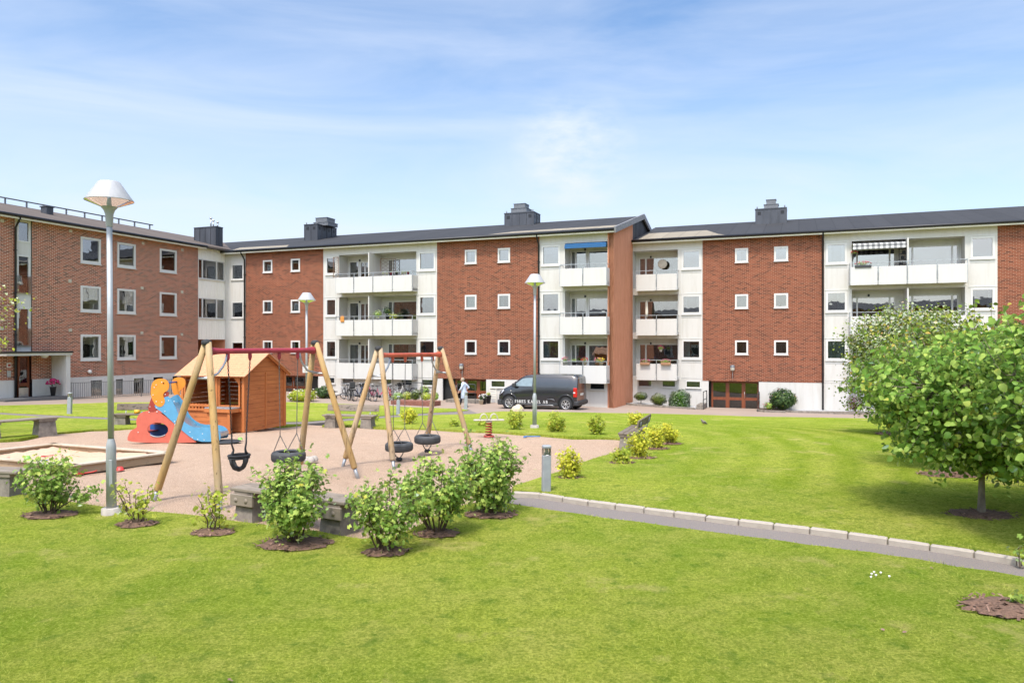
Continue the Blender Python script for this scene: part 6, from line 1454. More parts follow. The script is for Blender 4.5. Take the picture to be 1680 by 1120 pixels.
# left long backless bench
e0 = G(-40, 724); e1_ = G(91, 713); e0.z = e1_.z = 0; c_ = (e0 + e1_) / 2; bench(Vector((c_.x, c_.y, gz(c_.x, c_.y))), math.atan2((e1_ - e0).y, (e1_ - e0).x), (e1_ - e0).length, 'long backless bench on the left between the lawn and the sand', False, supp=.2, bh=.5)
def bench2(px0, py0, px1, py1, label, **kw):
    e0 = G(px0, py0); e1_ = G(px1, py1); c_ = (e0 + e1_) / 2; return bench(Vector((c_.x, c_.y, gz(c_.x, c_.y))), math.atan2((e1_ - e0).y, (e1_ - e0).x), (e1_ - e0).length, label, **kw)
b3 = bench2(186, 698, 262, 698, 'dark bench with backrest behind the coral slide, toys on its seat', mat='plank_dark', bh=.40)
p = b3.location; b_ = toy('toy_bucket', 230, 690, .3, 'toy_yellow', 'yellow plastic bucket lying on the bench behind the slide', 'bucket'); b_.location = (p.x + .0, p.y - .05, p.z + .41); b_ = toy('toy_train', 240, 690, 0, 'toy_red', 'red plastic toy on the bench behind the slide', 'mould'); b_.location = (p.x + .32, p.y, p.z + .41); b_ = toy('toy_block', 240, 690, 0, 'toy_blue', 'blue plastic toy on the bench right of the bucket', 'mould'); b_.location = (p.x + .22, p.y - .05, p.z + .41)
bench2(532, 700, 617, 701.5, 'grey bench with backrest standing behind the crossed swing legs', bh=.41)
# weathered bench on the right seen from its end
e0 = G(1017, 741); e1_ = G(1052, 717); c_ = (e0 + e1_) / 2; bench(Vector((c_.x + .05, c_.y, gz(c_.x, c_.y))), math.atan2((e1_ - e0).y, (e1_ - e0).x) + math.pi, 1.9, 'dark weathered bench with backrest at the right end of the sand', mat='plank_dark', bh=.37, seat_d=.44, nseat=3, supp=.22)

# ------------------------------------------------------------------ SPRING ROCKER
M['cream_plastic'] = simple('cream_plastic', (.48, .44, .36), .5)
rp = G(802, 716); t = empty('spring_rocker', (rp.x, rp.y, rp.z), R(5), 'small seesaw on a red spring with white hoop handles', 'spring rocker')
b = MB(); b.tube([(math.cos(a) * .085, math.sin(a) * .085, .03 + a / (2 * math.pi) * .072) for a in np.linspace(0, 2 * math.pi * 5, 60)], .017, 6); b.build('spring', M['dark_red'], t)
b = MB(); b.box(-.42, .42, -.11, .11, .44, .475, c=.02); b.box(-.08, .08, -.08, .08, .40, .44); b.build('seat_board', M['cream_plastic'], t)
for s_ in (-1, 1):
    for yy in (-.09, .09): b = MB(); b.tube([(s_ * .14 + math.cos(a) * .10, yy, .475 + math.sin(a) * .15) for a in np.linspace(0, math.pi, 12)], .013, 6); b.build('handle', M['cream_plastic'], t)
b = MB(); b.lathe([(0, .03), (.14, .03), (.15, 0)], 16); b.build('base_plate', M['dark_red'], t)

# ------------------------------------------------------------------ FENCE, RAILINGS, BOULDER, POTS
M['rail_dark'] = simple('dark_grey_railing', (.06, .065, .07), .5, .4); M['fence_grey'] = simple('galvanised_fence', (.22, .225, .22), .5, .4)
fa, fb2 = A_(117, 36.1, FR_L), A_(316, 36.1, FR_L); fo_ = (fa, 36.1, 0)
f_ = empty('bar_fence', WP(fa, 36.1, 0, FR_L), rotz(FR_L), 'grey vertical-bar fence along the basement light well of the left wing', 'fence'); n = int((fb2 - fa) / .13)
def fz(a): p = WP(a, 36.1, 0, FR_L); return gz(p.x, p.y)
b = MB(fo_)
for i in range(n + 1):
    a = fa + (fb2 - fa) * i / n; z = fz(a); b.box(a - .009, a + .009, 36.09, 36.11, z + .06, z + .92)
b.build('bars', M['fence_grey'], f_, fix=False)
b = MB(fo_)
for zz_ in (.06, .92):
    p = (fa, 36.1, fz(fa) + zz_); q_ = (fb2, 36.1, fz(fb2) + zz_); b.beam(p, q_, .035, .03)
b.build('rails', M['fence_grey'], f_)
for i in range(0, n + 1, 17): a = fa + (fb2 - fa) * i / n; z = fz(a); b = MB(fo_); b.box(a - .025, a + .025, 36.08, 36.12, z - .1, z + .97); b.build('post', M['fence_grey'], f_)
def railing(pts, h, label, post=2, group='dark railings beside the entrance steps'):
    p0 = Vector(pts[0]); t = empty('handrail', p0, 0, label, 'railing', group); L_ = [Vector(p) - p0 for p in pts]
    b = MB(); U_ = Vector((0, 0, 1))
    b.tube([L_[0] + U_ * .35] + [L_[0] + U_ * (h - .06)] + [l_ + U_ * h for l_ in L_] + [L_[-1] + U_ * (h - .06), L_[-1] + U_ * .35], .024, 8); b.tube([l_ + U_ * (h * .55) for l_ in L_], .018, 6); b.build('rail', M['rail_dark'], t)
    for l_ in (L_ if post == 2 else L_[:1]): b = MB(); b.tube([l_ - U_ * .6, l_ + U_ * h], .022, 8); b.build('post', M['rail_dark'], t)
    return t
def wpt(a, d): p = WP(a, d, 0); p.z = gz(p.x, p.y); return p
railing([wpt(T_(1160), RF - 1.9), wpt(T_(1160), RF - .2)], 1.05, 'dark railing left of the wide orange entrance doors')
railing([wpt(T_(1246), RF - 1.9), wpt(T_(1246), RF - .2)], 1.05, 'dark railing right of the wide orange entrance doors, by the rose bush')
railing([wpt(S(686), CF - 1.7), wpt(S(713), CF - 1.7), wpt(S(724), CF - 1.2)], 1.15, 'black railing above the brick-edged flower bed')
railing([wpt(S(768), CF - 1.5), wpt(S(796), CF - 1.5)], 1.15, 'dark railing in front of the entrance behind the walking woman')
st = MB(); p = wpt(S(771), CF - .8); st.box(-1.1, 1.2, -.35, .8, -.1, .18); o_ = st.build('stone_step', M['conc_dark'], None, p, rotz(FR_C)); props(o_, 'low dark stone step under the railing of the middle entrance', 'step')
st = MB(); p = wpt(T_(1157), RF - 1.0); st.box(-.28, .1, -1.0, .9, -.1, .28); o_ = st.build('stone_curb', M['conc_dark'], None, p, rotz(FR_C)); props(o_, 'low stone kerb wall at the left side of the orange entrance', 'low wall')
# boulder
pb_ = G(849, 674); b = MB(); rg = np.random.default_rng(3); vs = []; 
bm = bmesh.new(); bmesh.ops.create_icosphere(bm, subdivisions=4, radius=1)
for v in bm.verts:
    n_ = 1 + .07 * math.sin(v.co.x * 4 + 1) + .05 * math.sin(v.co.y * 6) + .04 * math.sin(v.co.z * 7 + v.co.x * 5); v.co = Vector((v.co.x * .34 * n_, v.co.y * .26 * n_, max(-.2, v.co.z) * .30 * n_))
me = bpy.data.meshes.new('boulder'); bm.to_mesh(me); bm.free()
for p_ in me.polygons: p_.use_smooth = True
pb_.y -= .4; M['stone'] = simple('pale_boulder', (.60, .50, .36), .9, var=.15, scale=6, bump=.5, bscale=25); o_ = link_mesh('boulder', me, M['stone'], None, (pb_.x, pb_.y, gz(pb_.x, pb_.y) + .02)); props(o_, 'pale rounded boulder on the lawn edge in front of the van', 'boulder')
M['pot_white'] = simple('white_pot', (.72, .71, .68), .5); M['pot_crimson'] = simple('crimson_pot', (.30, .03, .08), .5); M['pot_dark'] = simple('dark_pot', (.035, .037, .04), .6); M['pot_cream'] = simple('cream_pot', (.62, .55, .42), .7); M['terracotta_pot'] = simple('terracotta_pot', (.42, .16, .08), .8)
def potplant(p, rz, pw, ph_, potmat, leafm, fl, label, cat='potted plant', n=120, fw=None, fh=None, group=None, ls=.06, seed=3, square=False, nf=26, fs=.03):
    rg = np.random.default_rng(seed); t = empty('potted_plant', p, rz, label, cat, group); b = MB()
    if square: b.box(-pw, pw, -.09, .09, 0, ph_, c=.01)
    else: b.lathe([(0, 0), (pw * .62, 0), (pw * .95, ph_ * .93), (pw, ph_ * .93), (pw, ph_), (pw * .85, ph_), (pw * .8, ph_ * .9), (0, ph_ * .88)], 16)
    b.build('pot', M[potmat], t, fix=False); fw = fw or pw * 1.4; fh = fh or pw * 1.4
    v = rg.normal(0, 1, (n, 3)); v /= np.linalg.norm(v, axis=1)[:, None]; P = v * rg.uniform(.3, 1, (n, 1)) * np.array([fw, .12 if square else fw, fh / 2]) + np.array([0, 0, ph_ + fh * .45])
    leaf_obj('leaves', P, ls, M[leafm], t, seed, kind='s', out=v)
    if fl:
        b = MB()
        for _ in range(nf): a_ = rg.uniform(0, 6.28); z_ = rg.uniform(.1, 1); rr = math.sqrt(max(0, 1 - z_ * z_)); b.lathe([(0, -fs * .6), (fs, 0), (fs * .8, fs * .5), (0, fs * .7)], 7, c=(math.cos(a_) * rr * fw, math.sin(a_) * rr * (.13 if square else fw), ph_ + fh * (.25 + .75 * z_)))
        b.build('blossoms', M[fl], t, fix=False)
    return t
potplant(WP(AL(87, 37.2), 37.2, -.26, FR_L), 0, .16, .50, 'pot_dark', 'leaf_dark', 'petal_crimson', 'tall dark pot of crimson hydrangeas inside the entrance porch', fw=.30, fh=.42, nf=46, fs=.065)
g_ = 'flower pots by the middle entrance'
potplant(G(789.5, 663.5), 0, .14, .26, 'pot_cream', 'leaf_dark', 'petal_white', 'cream pot with white flowers right of the middle entrance', fw=.16, fh=.34, group=g_, nf=12, fs=.045, seed=4)
potplant(G(795, 662.5), 0, .15, .34, 'pot_dark', 'leaf_dark', 'petal_white', 'dark pot with white flowers beside the cream pot', fw=.16, fh=.26, group=g_, nf=9, fs=.045, seed=5)
potplant(G(801.5, 661.5), 0, .18, .48, 'pot_dark', 'leaf_lime', None, 'tall tapered dark pot with small green leaves nearest the van', fw=.15, fh=.22, group=g_, seed=6)
potplant(G(324, 646), 0, .30, .62, 'pot_dark', 'leaf_lime', None, 'big black pot with a green plant inside the passage behind the swing leg', fw=.28, fh=.4, n=160, seed=7)
# garden chair folded by the wall (white slatted) and wooden stool
ch = MB(); p = wpt(S(812.5), CF - .35)
for x_ in (-.20, .20): ch.box(x_ - .015, x_ + .015, -.02, .02, 0, .95)
for z_ in (.3, .45, .6, .75, .9): ch.box(-.20, .20, -.012, .012, z_ - .02, z_ + .02)
o_ = ch.build('folding_chair', M['cream'], None, p, rotz(FR_C)); props(o_, 'white slatted folding chair leaning on the wall behind the van bonnet', 'chair')

# ------------------------------------------------------------------ BALCONY THINGS
def rail_pt(fn, px, d, z, out=0): return WP(fn(px, d), d - out, z)
AC = lambda px, d: A_(px, d)
dR = RF - .66; dC = CF - .66
gb = 'geranium boxes on the lowest balcony left of the entrance'
M['terra_box'] = simple('brown_flower_box', (.36, .20, .11), .7)
for i, (px, l_) in enumerate(((1059, 'left brown box of pink geraniums hung on the lowest balcony by the terracotta wall'), (1093, 'right brown box of pink geraniums hung on the lowest balcony by the terracotta wall'))):
    potplant(rail_pt(AC, px, dR, FL[0] + .74, .15), rotz(FR_C), .30, .16, 'terra_box', 'leaf_bush', 'petal_pink', l_, 'flower box', square=True, fh=.20, fw=.30, group=gb, seed=11 + i, ls=.05)
gp_ = 'small pots along the top balcony rail of the left bay'
for i, px in enumerate((627, 633, 640, 649, 658.5, 663, 668)):
    potplant(rail_pt(AC, px, dC, FL[2] + .84, -.12), 0, .09, .16, ['pot_white', 'pot_white', 'pot_crimson', 'pot_dark', 'pot_white', 'pot_white', 'pot_crimson'][i], 'leaf_bush', None, 'small %s pot, %s from the left on the top left-bay balcony rail' % (['white', 'white', 'crimson', 'grey', 'white', 'white', 'crimson'][i], names_[i]), group=gp_, n=26, seed=40 + i, fw=.07, fh=.10)
# ------------------------------------------------------------------ VAN
M['van_paint'] = simple('black_van_paint', (.012, .013, .017), .22, var=.05, coat=.6, spec=.6)
M['van_plastic'] = simple('black_bumper_plastic', (.03, .031, .033), .6); M['van_glass'] = glass('van_glass', (.35, .40, .42), .22); M['van_dark'] = simple('van_gap_and_arch_shade', (.004, .004, .004), .9)
M['tail_red'] = simple('red_lens', (.50, .015, .015), .2); M['letter'] = simple('white_lettering', (.78, .77, .74), .5); M['alloy'] = simple('alloy_wheel', (.55, .54, .53), .35, .6)
vc = 37.35; va_ = A_(817, vc); vo = WP(va_, vc, 0); vm = WP(va_ + 2.5, vc + .9, 0); vo.z = gz(vm.x, vm.y) + .01
van = empty('delivery_van', vo, rotz(FR_C), 'black panel van with white company lettering parked behind the middle lamp post', 'van')
WY = .96
stn = [(0.0, .72, .34, .60, .70, .70), (.06, .82, .26, .68, .80, .80), (.20, .90, .21, .84, .98, .84), (.45, .94, .20, .98, 1.12, .84), (.90, .955, .20, 1.04, 1.30, .82), (1.15, .96, .20, 1.08, 1.46, .80), (1.50, .96, .20, 1.10, 1.71, .79), (1.80, .96, .20, 1.11, 1.84, .79), (2.2, .96, .20, 1.12, 1.90, .80), (3.4, .96, .20, 1.12, 1.91, .80), (4.55, .96, .22, 1.12, 1.90, .80), (4.80, .945, .26, 1.12, 1.86, .79), (4.90, .93, .30, 1.10, 1.78, .78)]
def sect(w, zb, zbelt, zt, wt):
    h = [(w * .80, zb), (w * .96, zb + .05), (w, zb + .20), (w, .5 * (zb + zbelt) + .1), (w * .995, zbelt), ((w * .6 + wt * .4), zbelt + (zt - zbelt) * .40), (wt * 1.0, zbelt + (zt - zbelt) * .86), (wt * .90, zt - .015), (wt * .5, zt + .012)]
    return [(WY - a, z) for a, z in h] + [(WY + a, z) for a, z in h[::-1]]
mb = MB(); V_ = []; 
for s_ in stn:
    x_, rest = s_[0], s_[1:]; V_ += [(x_, y_, z_) for (y_, z_) in sect(*rest)]
nr = 18; F_ = []
for i in range(len(stn) - 1):
    for j in range(nr): j2 = (j + 1) % nr; F_.append([i * nr + j, i * nr + j2, (i + 1) * nr + j2, (i + 1) * nr + j])
F_.append(list(range(nr))); F_.append([(len(stn) - 1) * nr + j for j in range(nr)][::-1]); mb.add(V_, F_, 0, True)
body = mb.build('body', M['van_paint'], van)
es = body.modifiers.new('edge', 'EDGE_SPLIT'); es.split_angle = R(38)
def ys(z, off=0): return (WY - WY if z < 1.12 else (z - 1.12) / .66 * .16) - off
def vpoly(name, pts, mat, off=.006, par_=van, th=.004):
    m_ = MB(); V1 = [(x_, ys(z_, off), z_) for x_, z_ in pts]; V2_ = [(x_, ys(z_, off) + th, z_) for x_, z_ in pts]; n = len(pts)
    m_.add(V1 + V2_, [list(range(n)), list(range(2 * n - 1, n - 1, -1))] + [(i, (i + 1) % n, n + (i + 1) % n, n + i) for i in range(n)]); return m_.build(name, mat, par_)
dw = vpoly('side_window', [(1.12, 1.24), (1.16, 1.32), (1.62, 1.68), (1.80, 1.73), (2.28, 1.75), (2.28, 1.24)], M['room_dark'], .010)
vpoly('window_glass', [(1.16, 1.26), (1.20, 1.33), (1.64, 1.655), (1.81, 1.70), (2.24, 1.72), (2.24, 1.26)], M['van_glass2'] if 'van_glass2' in M else simple('van_side_glass', (.20, .26, .28), .08, spec=.8), .014, dw)
def vline(pts, w_=.010, mat='van_dark', name='panel_gap', off=.004):
    m_ = MB(); P_ = [Vector((x_, ys(z_, off), z_)) for x_, z_ in pts]; m_.tube(P_, w_ / 2, 4, smooth=False); return m_.build(name, M[mat], body)
vline([(1.10, .30), (1.02, .70), (1.04, 1.20)]); vline([(2.34, .26), (2.34, 1.80)]); vline([(3.40, .26), (3.40, 1.80)]); vline([(2.36, 1.15), (4.60, 1.15)], .012)
rec = [(2.48, 1.20), (2.45, 1.30), (2.47, 1.68), (2.52, 1.74), (4.25, 1.74), (4.40, 1.66), (4.45, 1.40), (4.35, 1.22), (4.2, 1.19), (2.48, 1.20)]
vline(rec, .012)
for x_ in (2.18,): m_ = MB(); m_.box(x_ - .09, x_ + .09, -.03, .0, 1.02, 1.05, c=.008); m_.build('door_handle', M['van_paint'], van)
m_ = MB(); m_.box(1.14, 1.34, -.22, -.04, 1.20, 1.42, c=.03); m_.box(1.22, 1.28, -.06, .02, 1.22, 1.27); m_.build('mirror', M['van_plastic'], van)
for xw in (.90, 4.175):
    for side in (0, 1):
        y0 = -.012 if side == 0 else 2 * WY + .012; sg_ = -1 if side == 0 else 1
        a = MB(); a.lathe([(.0, 0), (.415, 0), (.43, -.0), (.43, .06)] if side == 0 else [(0, 0), (.43, 0), (.43, -.06)], 30, c=(xw, y0 + (.004 if side == 0 else -.004), .40), axis='y'); a.build('arch_shade_disc', M['van_dark'], van)  # black disc laid on the body, its colour stands for the arch's inner shade
        if side == 0:
            lip = MB(); lip.tube([(xw + math.cos(t) * .45, -.012, .40 + math.sin(t) * .45) for t in np.linspace(-.35, math.pi + .35, 24)], .026, 8); lip.build('arch_lip', M['van_paint'], body)
        w_ = MB(); yy = y0 + sg_ * .006; w_.lathe([(.22, 0), (.25, sg_ * .03), (.32, sg_ * .028), (.342, 0), (.342, -sg_ * .2), (.2, -sg_ * .2)], 34, c=(xw, yy, .345), axis='y'); wh = w_.build('wheel', M['rubber'], van)
        r_ = MB(); r_.lathe([(.235, sg_ * .026), (.222, sg_ * .03), (.205, .0)], 34, c=(xw, yy, .345), axis='y'); r_.lathe([(0, sg_ * .02), (.045, sg_ * .018), (.05, .0)], 14, c=(xw, yy, .345), axis='y')
        for i in range(7):
            t = 2 * math.pi * i / 7 + .2
            for dt in (-.13, .13): r_.beam((xw + math.cos(t) * .04, yy + sg_ * .008, .345 + math.sin(t) * .04), (xw + math.cos(t + dt) * .215, yy + sg_ * .016, .345 + math.sin(t + dt) * .215), .02, .024, up=(0, 1, 0))
        r_.build('rim', M['alloy'], wh)
m_ = MB(); m_.box(1.36, 3.68, -.022, .01, .26, .40, c=.012); m_.box(3.66, 3.74, -.012, .01, .28, .38); m_.build('side_trim', M['van_plastic'], van)
m_ = MB(); m_.tube([(1.20, -.024, .275), (3.42, -.024, .275), (3.52, -.02, .235)], .011, 6); m_.tube([(3.10, -.012, .60), (3.42, -.012, .60), (3.56, -.01, .52)], .006, 6); m_.build('chrome_strip', M['chrome'], van)
m_ = MB(); m_.T = None; m_.box(-.05, .35, .10, 1.82, .22, .50, c=.06); m_.box(.02, .5, -.012, .12, .22, .50, c=.03); m_.build('front_bumper', M['van_plastic'], van)
m_ = MB(); m_.box(4.62, 5.02, -.014, 1.934, .26, .52, c=.06); m_.build('rear_bumper', M['van_plastic'], van)
m_ = MB(); m_.add([(.10, .10, .78), (.22, .05, .80), (.50, .012, .98), (.48, .04, 1.10), (.24, .12, .97), (.10, .2, .88)], [(0, 1, 2, 3, 4, 5)]); hl_ = m_.build('headlight', simple('headlamp_lens', (.55, .56, .58), .1, spec=.8), van, fix=False)
m_ = MB(); m_.box(4.66, 4.915, -.012, .10, .72, 1.22, c=.03); tl = m_.build('tail_light', M['tail_red'], van); m_ = MB(); m_.box(4.67, 4.80, -.017, -.01, .93, 1.0); m_.build('reversing_lens', M['frame'], tl)
m_ = MB(); m_.box(4.905, 4.915, .22, .93, 1.12, 1.68, c=.004); m_.box(4.905, 4.915, .99, 1.70, 1.12, 1.68, c=.004); m_.build('rear_window', simple('tinted_glass', (.03, .035, .04), .05, spec=.8), van)
m_ = MB(); m_.box(4.905, 4.93, .70, 1.22, .78, .90, c=.004); m_.build('number_plate', M['frame'], van)
m_ = MB(); m_.tube([(1.9, .35, 1.9), (2.15, .35, 2.15)], .006, 5); m_.build('antenna', M['van_plastic'], van)
m_ = MB(); m_.box(.975, 1.03, -.012, .0, .98, 1.02); m_.build('side_repeater', M['frame'], van)
# lettering: slab-serif capitals
def glyph(ch_):
    I = []; t, s, H, W_ = .030, .013, .155, .105
    box = lambda x0, x1, z0, z1: I.append(('b', x0, x1, z0, z1)); ln_ = lambda x0, z0, x1, z1, w_: I.append(('l', x0, z0, x1, z1, w_))
    if ch_ == 'I': box(.02, .02 + t, 0, H); box(0, .07, 0, s); box(0, .07, H - s, H); return I, .07
    if ch_ == 'L': box(.015, .015 + t, 0, H); box(0, W_, 0, s + .004); box(0, .06, H - s, H); box(W_ - .012, W_, 0, .05); return I, W_
    if ch_ == 'E': box(.015, .015 + t, 0, H); box(0, W_, 0, s + .003); box(0, W_, H - s - .003, H); box(.02, .08, H / 2 - .008, H / 2 + .008); box(W_ - .012, W_, 0, .045); box(W_ - .012, W_, H - .045, H); box(.072, .082, H / 2 - .025, H / 2 + .025); return I, W_
    if ch_ == 'B': box(.015, .015 + t, 0, H); box(0, .085, 0, s + .002); box(0, .08, H - s - .002, H); box(.02, .085, H / 2 - .006, H / 2 + .008); box(.082, .11, .015, H / 2 - .008); box(.075, .10, H / 2 + .010, H - .014); return I, .112
    if ch_ == 'S': box(.015, .085, 0, s + .004); box(.015, .085, H - s - .004, H); ln_(.022, H - .04, .08, .045, .030); box(.0, .022, H - .058, H - .012); box(.075, .098, .012, .058); box(0, .012, 0, .045); box(.084, .096, H - .045, H); return I, .10
    if ch_ == 'K': box(.015, .015 + t, 0, H); box(0, .06, 0, s); box(0, .06, H - s, H); ln_(.04, .06, .105, H - .006, .014); ln_(.055, .08, .108, .006, .028); box(.08, .13, 0, s); box(.08, .13, H - s, H); return I, .13
    if ch_ == 'A': ln_(.018, .004, .062, H, .013); ln_(.062, H, .112, .004, .030); box(.035, .09, .045, .058); box(0, .045, 0, s); box(.085, .135, 0, s); return I, .135
    return I, .06
tx = MB(); cur = 1.235; TXT = 'IBBES KAKEL AB'
widths = sum(glyph(c_)[1] + .036 for c_ in TXT); ksc = (3.19 - 1.235) / widths
for c_ in TXT:
    g_, w_ = glyph(c_)
    for k_ in g_:
        if k_[0] == 'b': tx.box(cur + k_[1] * ksc, cur + k_[2] * ksc, -.030, -.024, .36 + k_[3], .36 + k_[4])
        else: tx.beam((cur + k_[1] * ksc, -.0272, .36 + k_[2]), (cur + k_[3] * ksc, -.0272, .36 + k_[4]), .0056, k_[5] * ksc, up=(0, 0, 1) if True else 0) if False else tx.add([(cur + (k_[1] - k_[5] / 2) * ksc, -.030, .36 + k_[2]), (cur + (k_[1] + k_[5] / 2) * ksc, -.030, .36 + k_[2]), (cur + (k_[3] + k_[5] / 2) * ksc, -.030, .36 + k_[4]), (cur + (k_[3] - k_[5] / 2) * ksc, -.030, .36 + k_[4])], [(0, 1, 2, 3)])
    cur += (w_ + .036) * ksc
tb = MB(); tb.box(1.22, 3.22, -.0225, .002, .34, .54); tb.build('sill_panel', M['van_paint'], van)
tx.build('lettering', M['letter'], van, fix=False)
for o_ in all_of(van):      # short wheelbase: tighter overhangs
    if o_.type == 'MESH':
        for v in o_.data.vertices:
            x_ = v.co.x; v.co.x = (.9 - (.9 - x_) * .80 if x_ < .9 and o_.name.split('.')[0] not in ('wheel', 'rim', 'arch_shade_disc', 'arch_lip') else (4.175 + (x_ - 4.175) * .84 if x_ > 4.175 and o_.name.split('.')[0] not in ('wheel', 'rim', 'arch_shade_disc', 'arch_lip') else x_))
van.location = Vector(van.location) + UX * -.22; van.scale = (.985, 1, 1)

# ------------------------------------------------------------------ BICYCLES
def bike(loc, rz, framemat, label, basket=False, child=False, lean=4, rack=True, mud='black_chain', hb=0):
    t = empty('bicycle', loc, rz, label, 'bicycle', 'bicycles parked under the lowest balconies'); t.rotation_euler = (R(lean), 0, rz); r = .335
    for x_ in (-.53, .53):
        b = MB(); b.tube([(x_ + math.cos(a) * r, 0, r + math.sin(a) * r) for a in np.linspace(0, 2 * math.pi, 29)[:-1]], .019, 6, closed=True); w_ = b.build('wheel', M['rubber'], t)
        b = MB(); b.tube([(x_ + math.cos(a) * (r - .025), 0, r + math.sin(a) * (r - .025)) for a in np.linspace(0, 2 * math.pi, 25)[:-1]], .009, 5, closed=True); b.tube([(x_, -.04, r), (x_, .04, r)], .02, 6)
        for i in range(14): a = 2 * math.pi * i / 14; b.tube([(x_, 0, r), (x_ + math.cos(a) * (r - .03), 0, r + math.sin(a) * (r - .03))], .0028, 3, cap=False)
        b.build('rim', M['chrome'], w_)
    b = MB(); bbk = (-.08, 0, .28); sp = (-.20, 0, .78); hd_ = (.34, 0, .80); hb_ = (.37, 0, .66)
    b.tube([bbk, sp], .018, 6); b.tube([hb_, bbk], .020, 6); b.tube([(.345, 0, .76), (.05, 0, .45), (-.13, 0, .45)], .016, 6); b.tube([(.33, 0, .84), (.385, 0, .62)], .022, 6)
    for y_ in (-.05, .05): b.tube([(-.53, y_, r), bbk], .010, 5); b.tube([(-.53, y_, r), (-.17, 0, .66)], .010, 5); b.tube([(.385, y_ * .8, .62), (.47, y_, .45), (.53, y_, r)], .012, 5)
    b.build('frame', M[framemat], t)
    b = MB()
    for x_, a0, a1 in ((-.53, .2, 2.9), (.53, .4, 2.4)): b.tube([(x_ + math.cos(a) * (r + .03), 0, r + math.sin(a) * (r + .03)) for a in np.linspace(a0, a1, 12)], .018, 5)
    b.build('mudguard', M[mud], t)
    b = MB(); b.tube([(-.08, 0, .28), (-.53, 0, r)], .05, 6); b.lathe([(0, -.02), (.09, -.015), (.09, .015), (0, .02)], 14, c=(-.08, -.05, .28), axis='y'); b.tube([(-.08, -.07, .28), (.02, -.09, .16)], .010, 5); b.tube([(-.08, .07, .28), (-.18, .09, .40)], .010, 5); b.build('crank', M['rubber'], t)
    b = MB(); b.tube([sp, (-.215, 0, .90)], .012, 6); b.lathe([(0, .03), (.08, .02), (.1, -.02), (0, -.04)], 12, c=(-.25, 0, .93)); b.box(-.24, -.02, -.03, .03, .915, .95, c=.012); b.build('saddle', M['rubber'], t)
    b = MB(); b.tube([(.33, 0, .84), (.315, 0, .98 + hb)], .012, 6); b.tube([(.14, -.28, 1.03 + hb), (.26, -.26, 1.02 + hb), (.33, -.12, 1.0 + hb), (.33, .12, 1.0 + hb), (.26, .26, 1.02 + hb), (.14, .28, 1.03 + hb)], .012, 6); b.build('handlebar', M['chrome'], t)
    if rack:
        b = MB(); 
        for y_ in (-.06, .06): b.tube([(-.22, y_, .70), (-.80, y_, .70), (-.56, y_ * .8, r)], .007, 4)
        b.box(-.78, -.72, -.03, .03, .62, .68); b.build('luggage_rack', M['black_chain'], t)
    if basket: b = MB(); b.add([(.38, -.13, .78), (.58, -.13, .78), (.58, .13, .78), (.38, .13, .78), (.35, -.17, 1.0), (.64, -.17, 1.0), (.64, .17, 1.0), (.35, .17, 1.0)], [(0, 3, 2, 1), (0, 1, 5, 4), (1, 2, 6, 5), (2, 3, 7, 6), (3, 0, 4, 7)]); b.build('basket', M['rubber'], t)
    if child: b = MB(); b.box(-.66, -.38, -.15, .15, .74, .82, c=.03); b.box(-.72, -.62, -.16, .16, .78, 1.16, c=.03); b.build('child_seat', M['rubber'], t)
    return t
M['bk_dark'] = simple('dark_bike_paint', (.03, .032, .04), .35); M['bk_crimson'] = simple('crimson_bike_paint', (.38, .01, .08), .35); M['bk_pink'] = simple('pink_bike_paint', (.70, .05, .14), .35); M['bk_red'] = simple('red_bike_paint', (.45, .03, .03), .35); M['bk_white'] = simple('white_bike_paint', (.72, .71, .68), .35); M['bk_silver'] = simple('silver_bike_paint', (.40, .41, .42), .35, .5); M['bk_blue'] = simple('blue_bike_paint', (.04, .07, .16), .35)
BK = [(568, 656, 118, 'bk_dark', 'dark bicycle with red rear lamp, leftmost upright one under the balcony', {}), (577, 656.5, 112, 'bk_dark', 'black bicycle with a child seat, second from the left', dict(child=True)), (590, 657, 70, 'bk_blue', 'dark blue bicycle with basket, in the dense left cluster', dict(basket=True, hb=.05)), (599, 655, 118, 'bk_silver', 'grey bicycle with a wire basket just left of the wooden swing leg', dict(basket=True)),
      (611, 657.5, 120, 'bk_crimson', 'dark crimson bicycle between the swing leg and the pink one', {}), (624, 657.5, 45, 'bk_pink', 'bright pink bicycle with high handlebar left of the pale swing leg', dict(hb=.12)), (641, 658, 112, 'bk_red', 'red and white bicycle right of the pale swing leg', dict(mud='bk_white')), (656, 655, 60, 'bk_white', 'white bicycle with black basket between the red and the black one', dict(mud='bk_white', hb=.08)), (668, 654, 150, 'bk_dark', 'black bicycle, rightmost, beside the green perennials', dict(basket=True)), (552, 653, 20, 'bk_dark', 'dark bicycle leaning low beside the round bush', dict(rack=False))]
for (px, py, a, m_, l_, kw) in BK:
    p = G(px, py); lean = random.uniform(-5, 5)
    if px == 552: lean = 60
    bike(p, R(a), m_, l_, lean=lean, **kw)

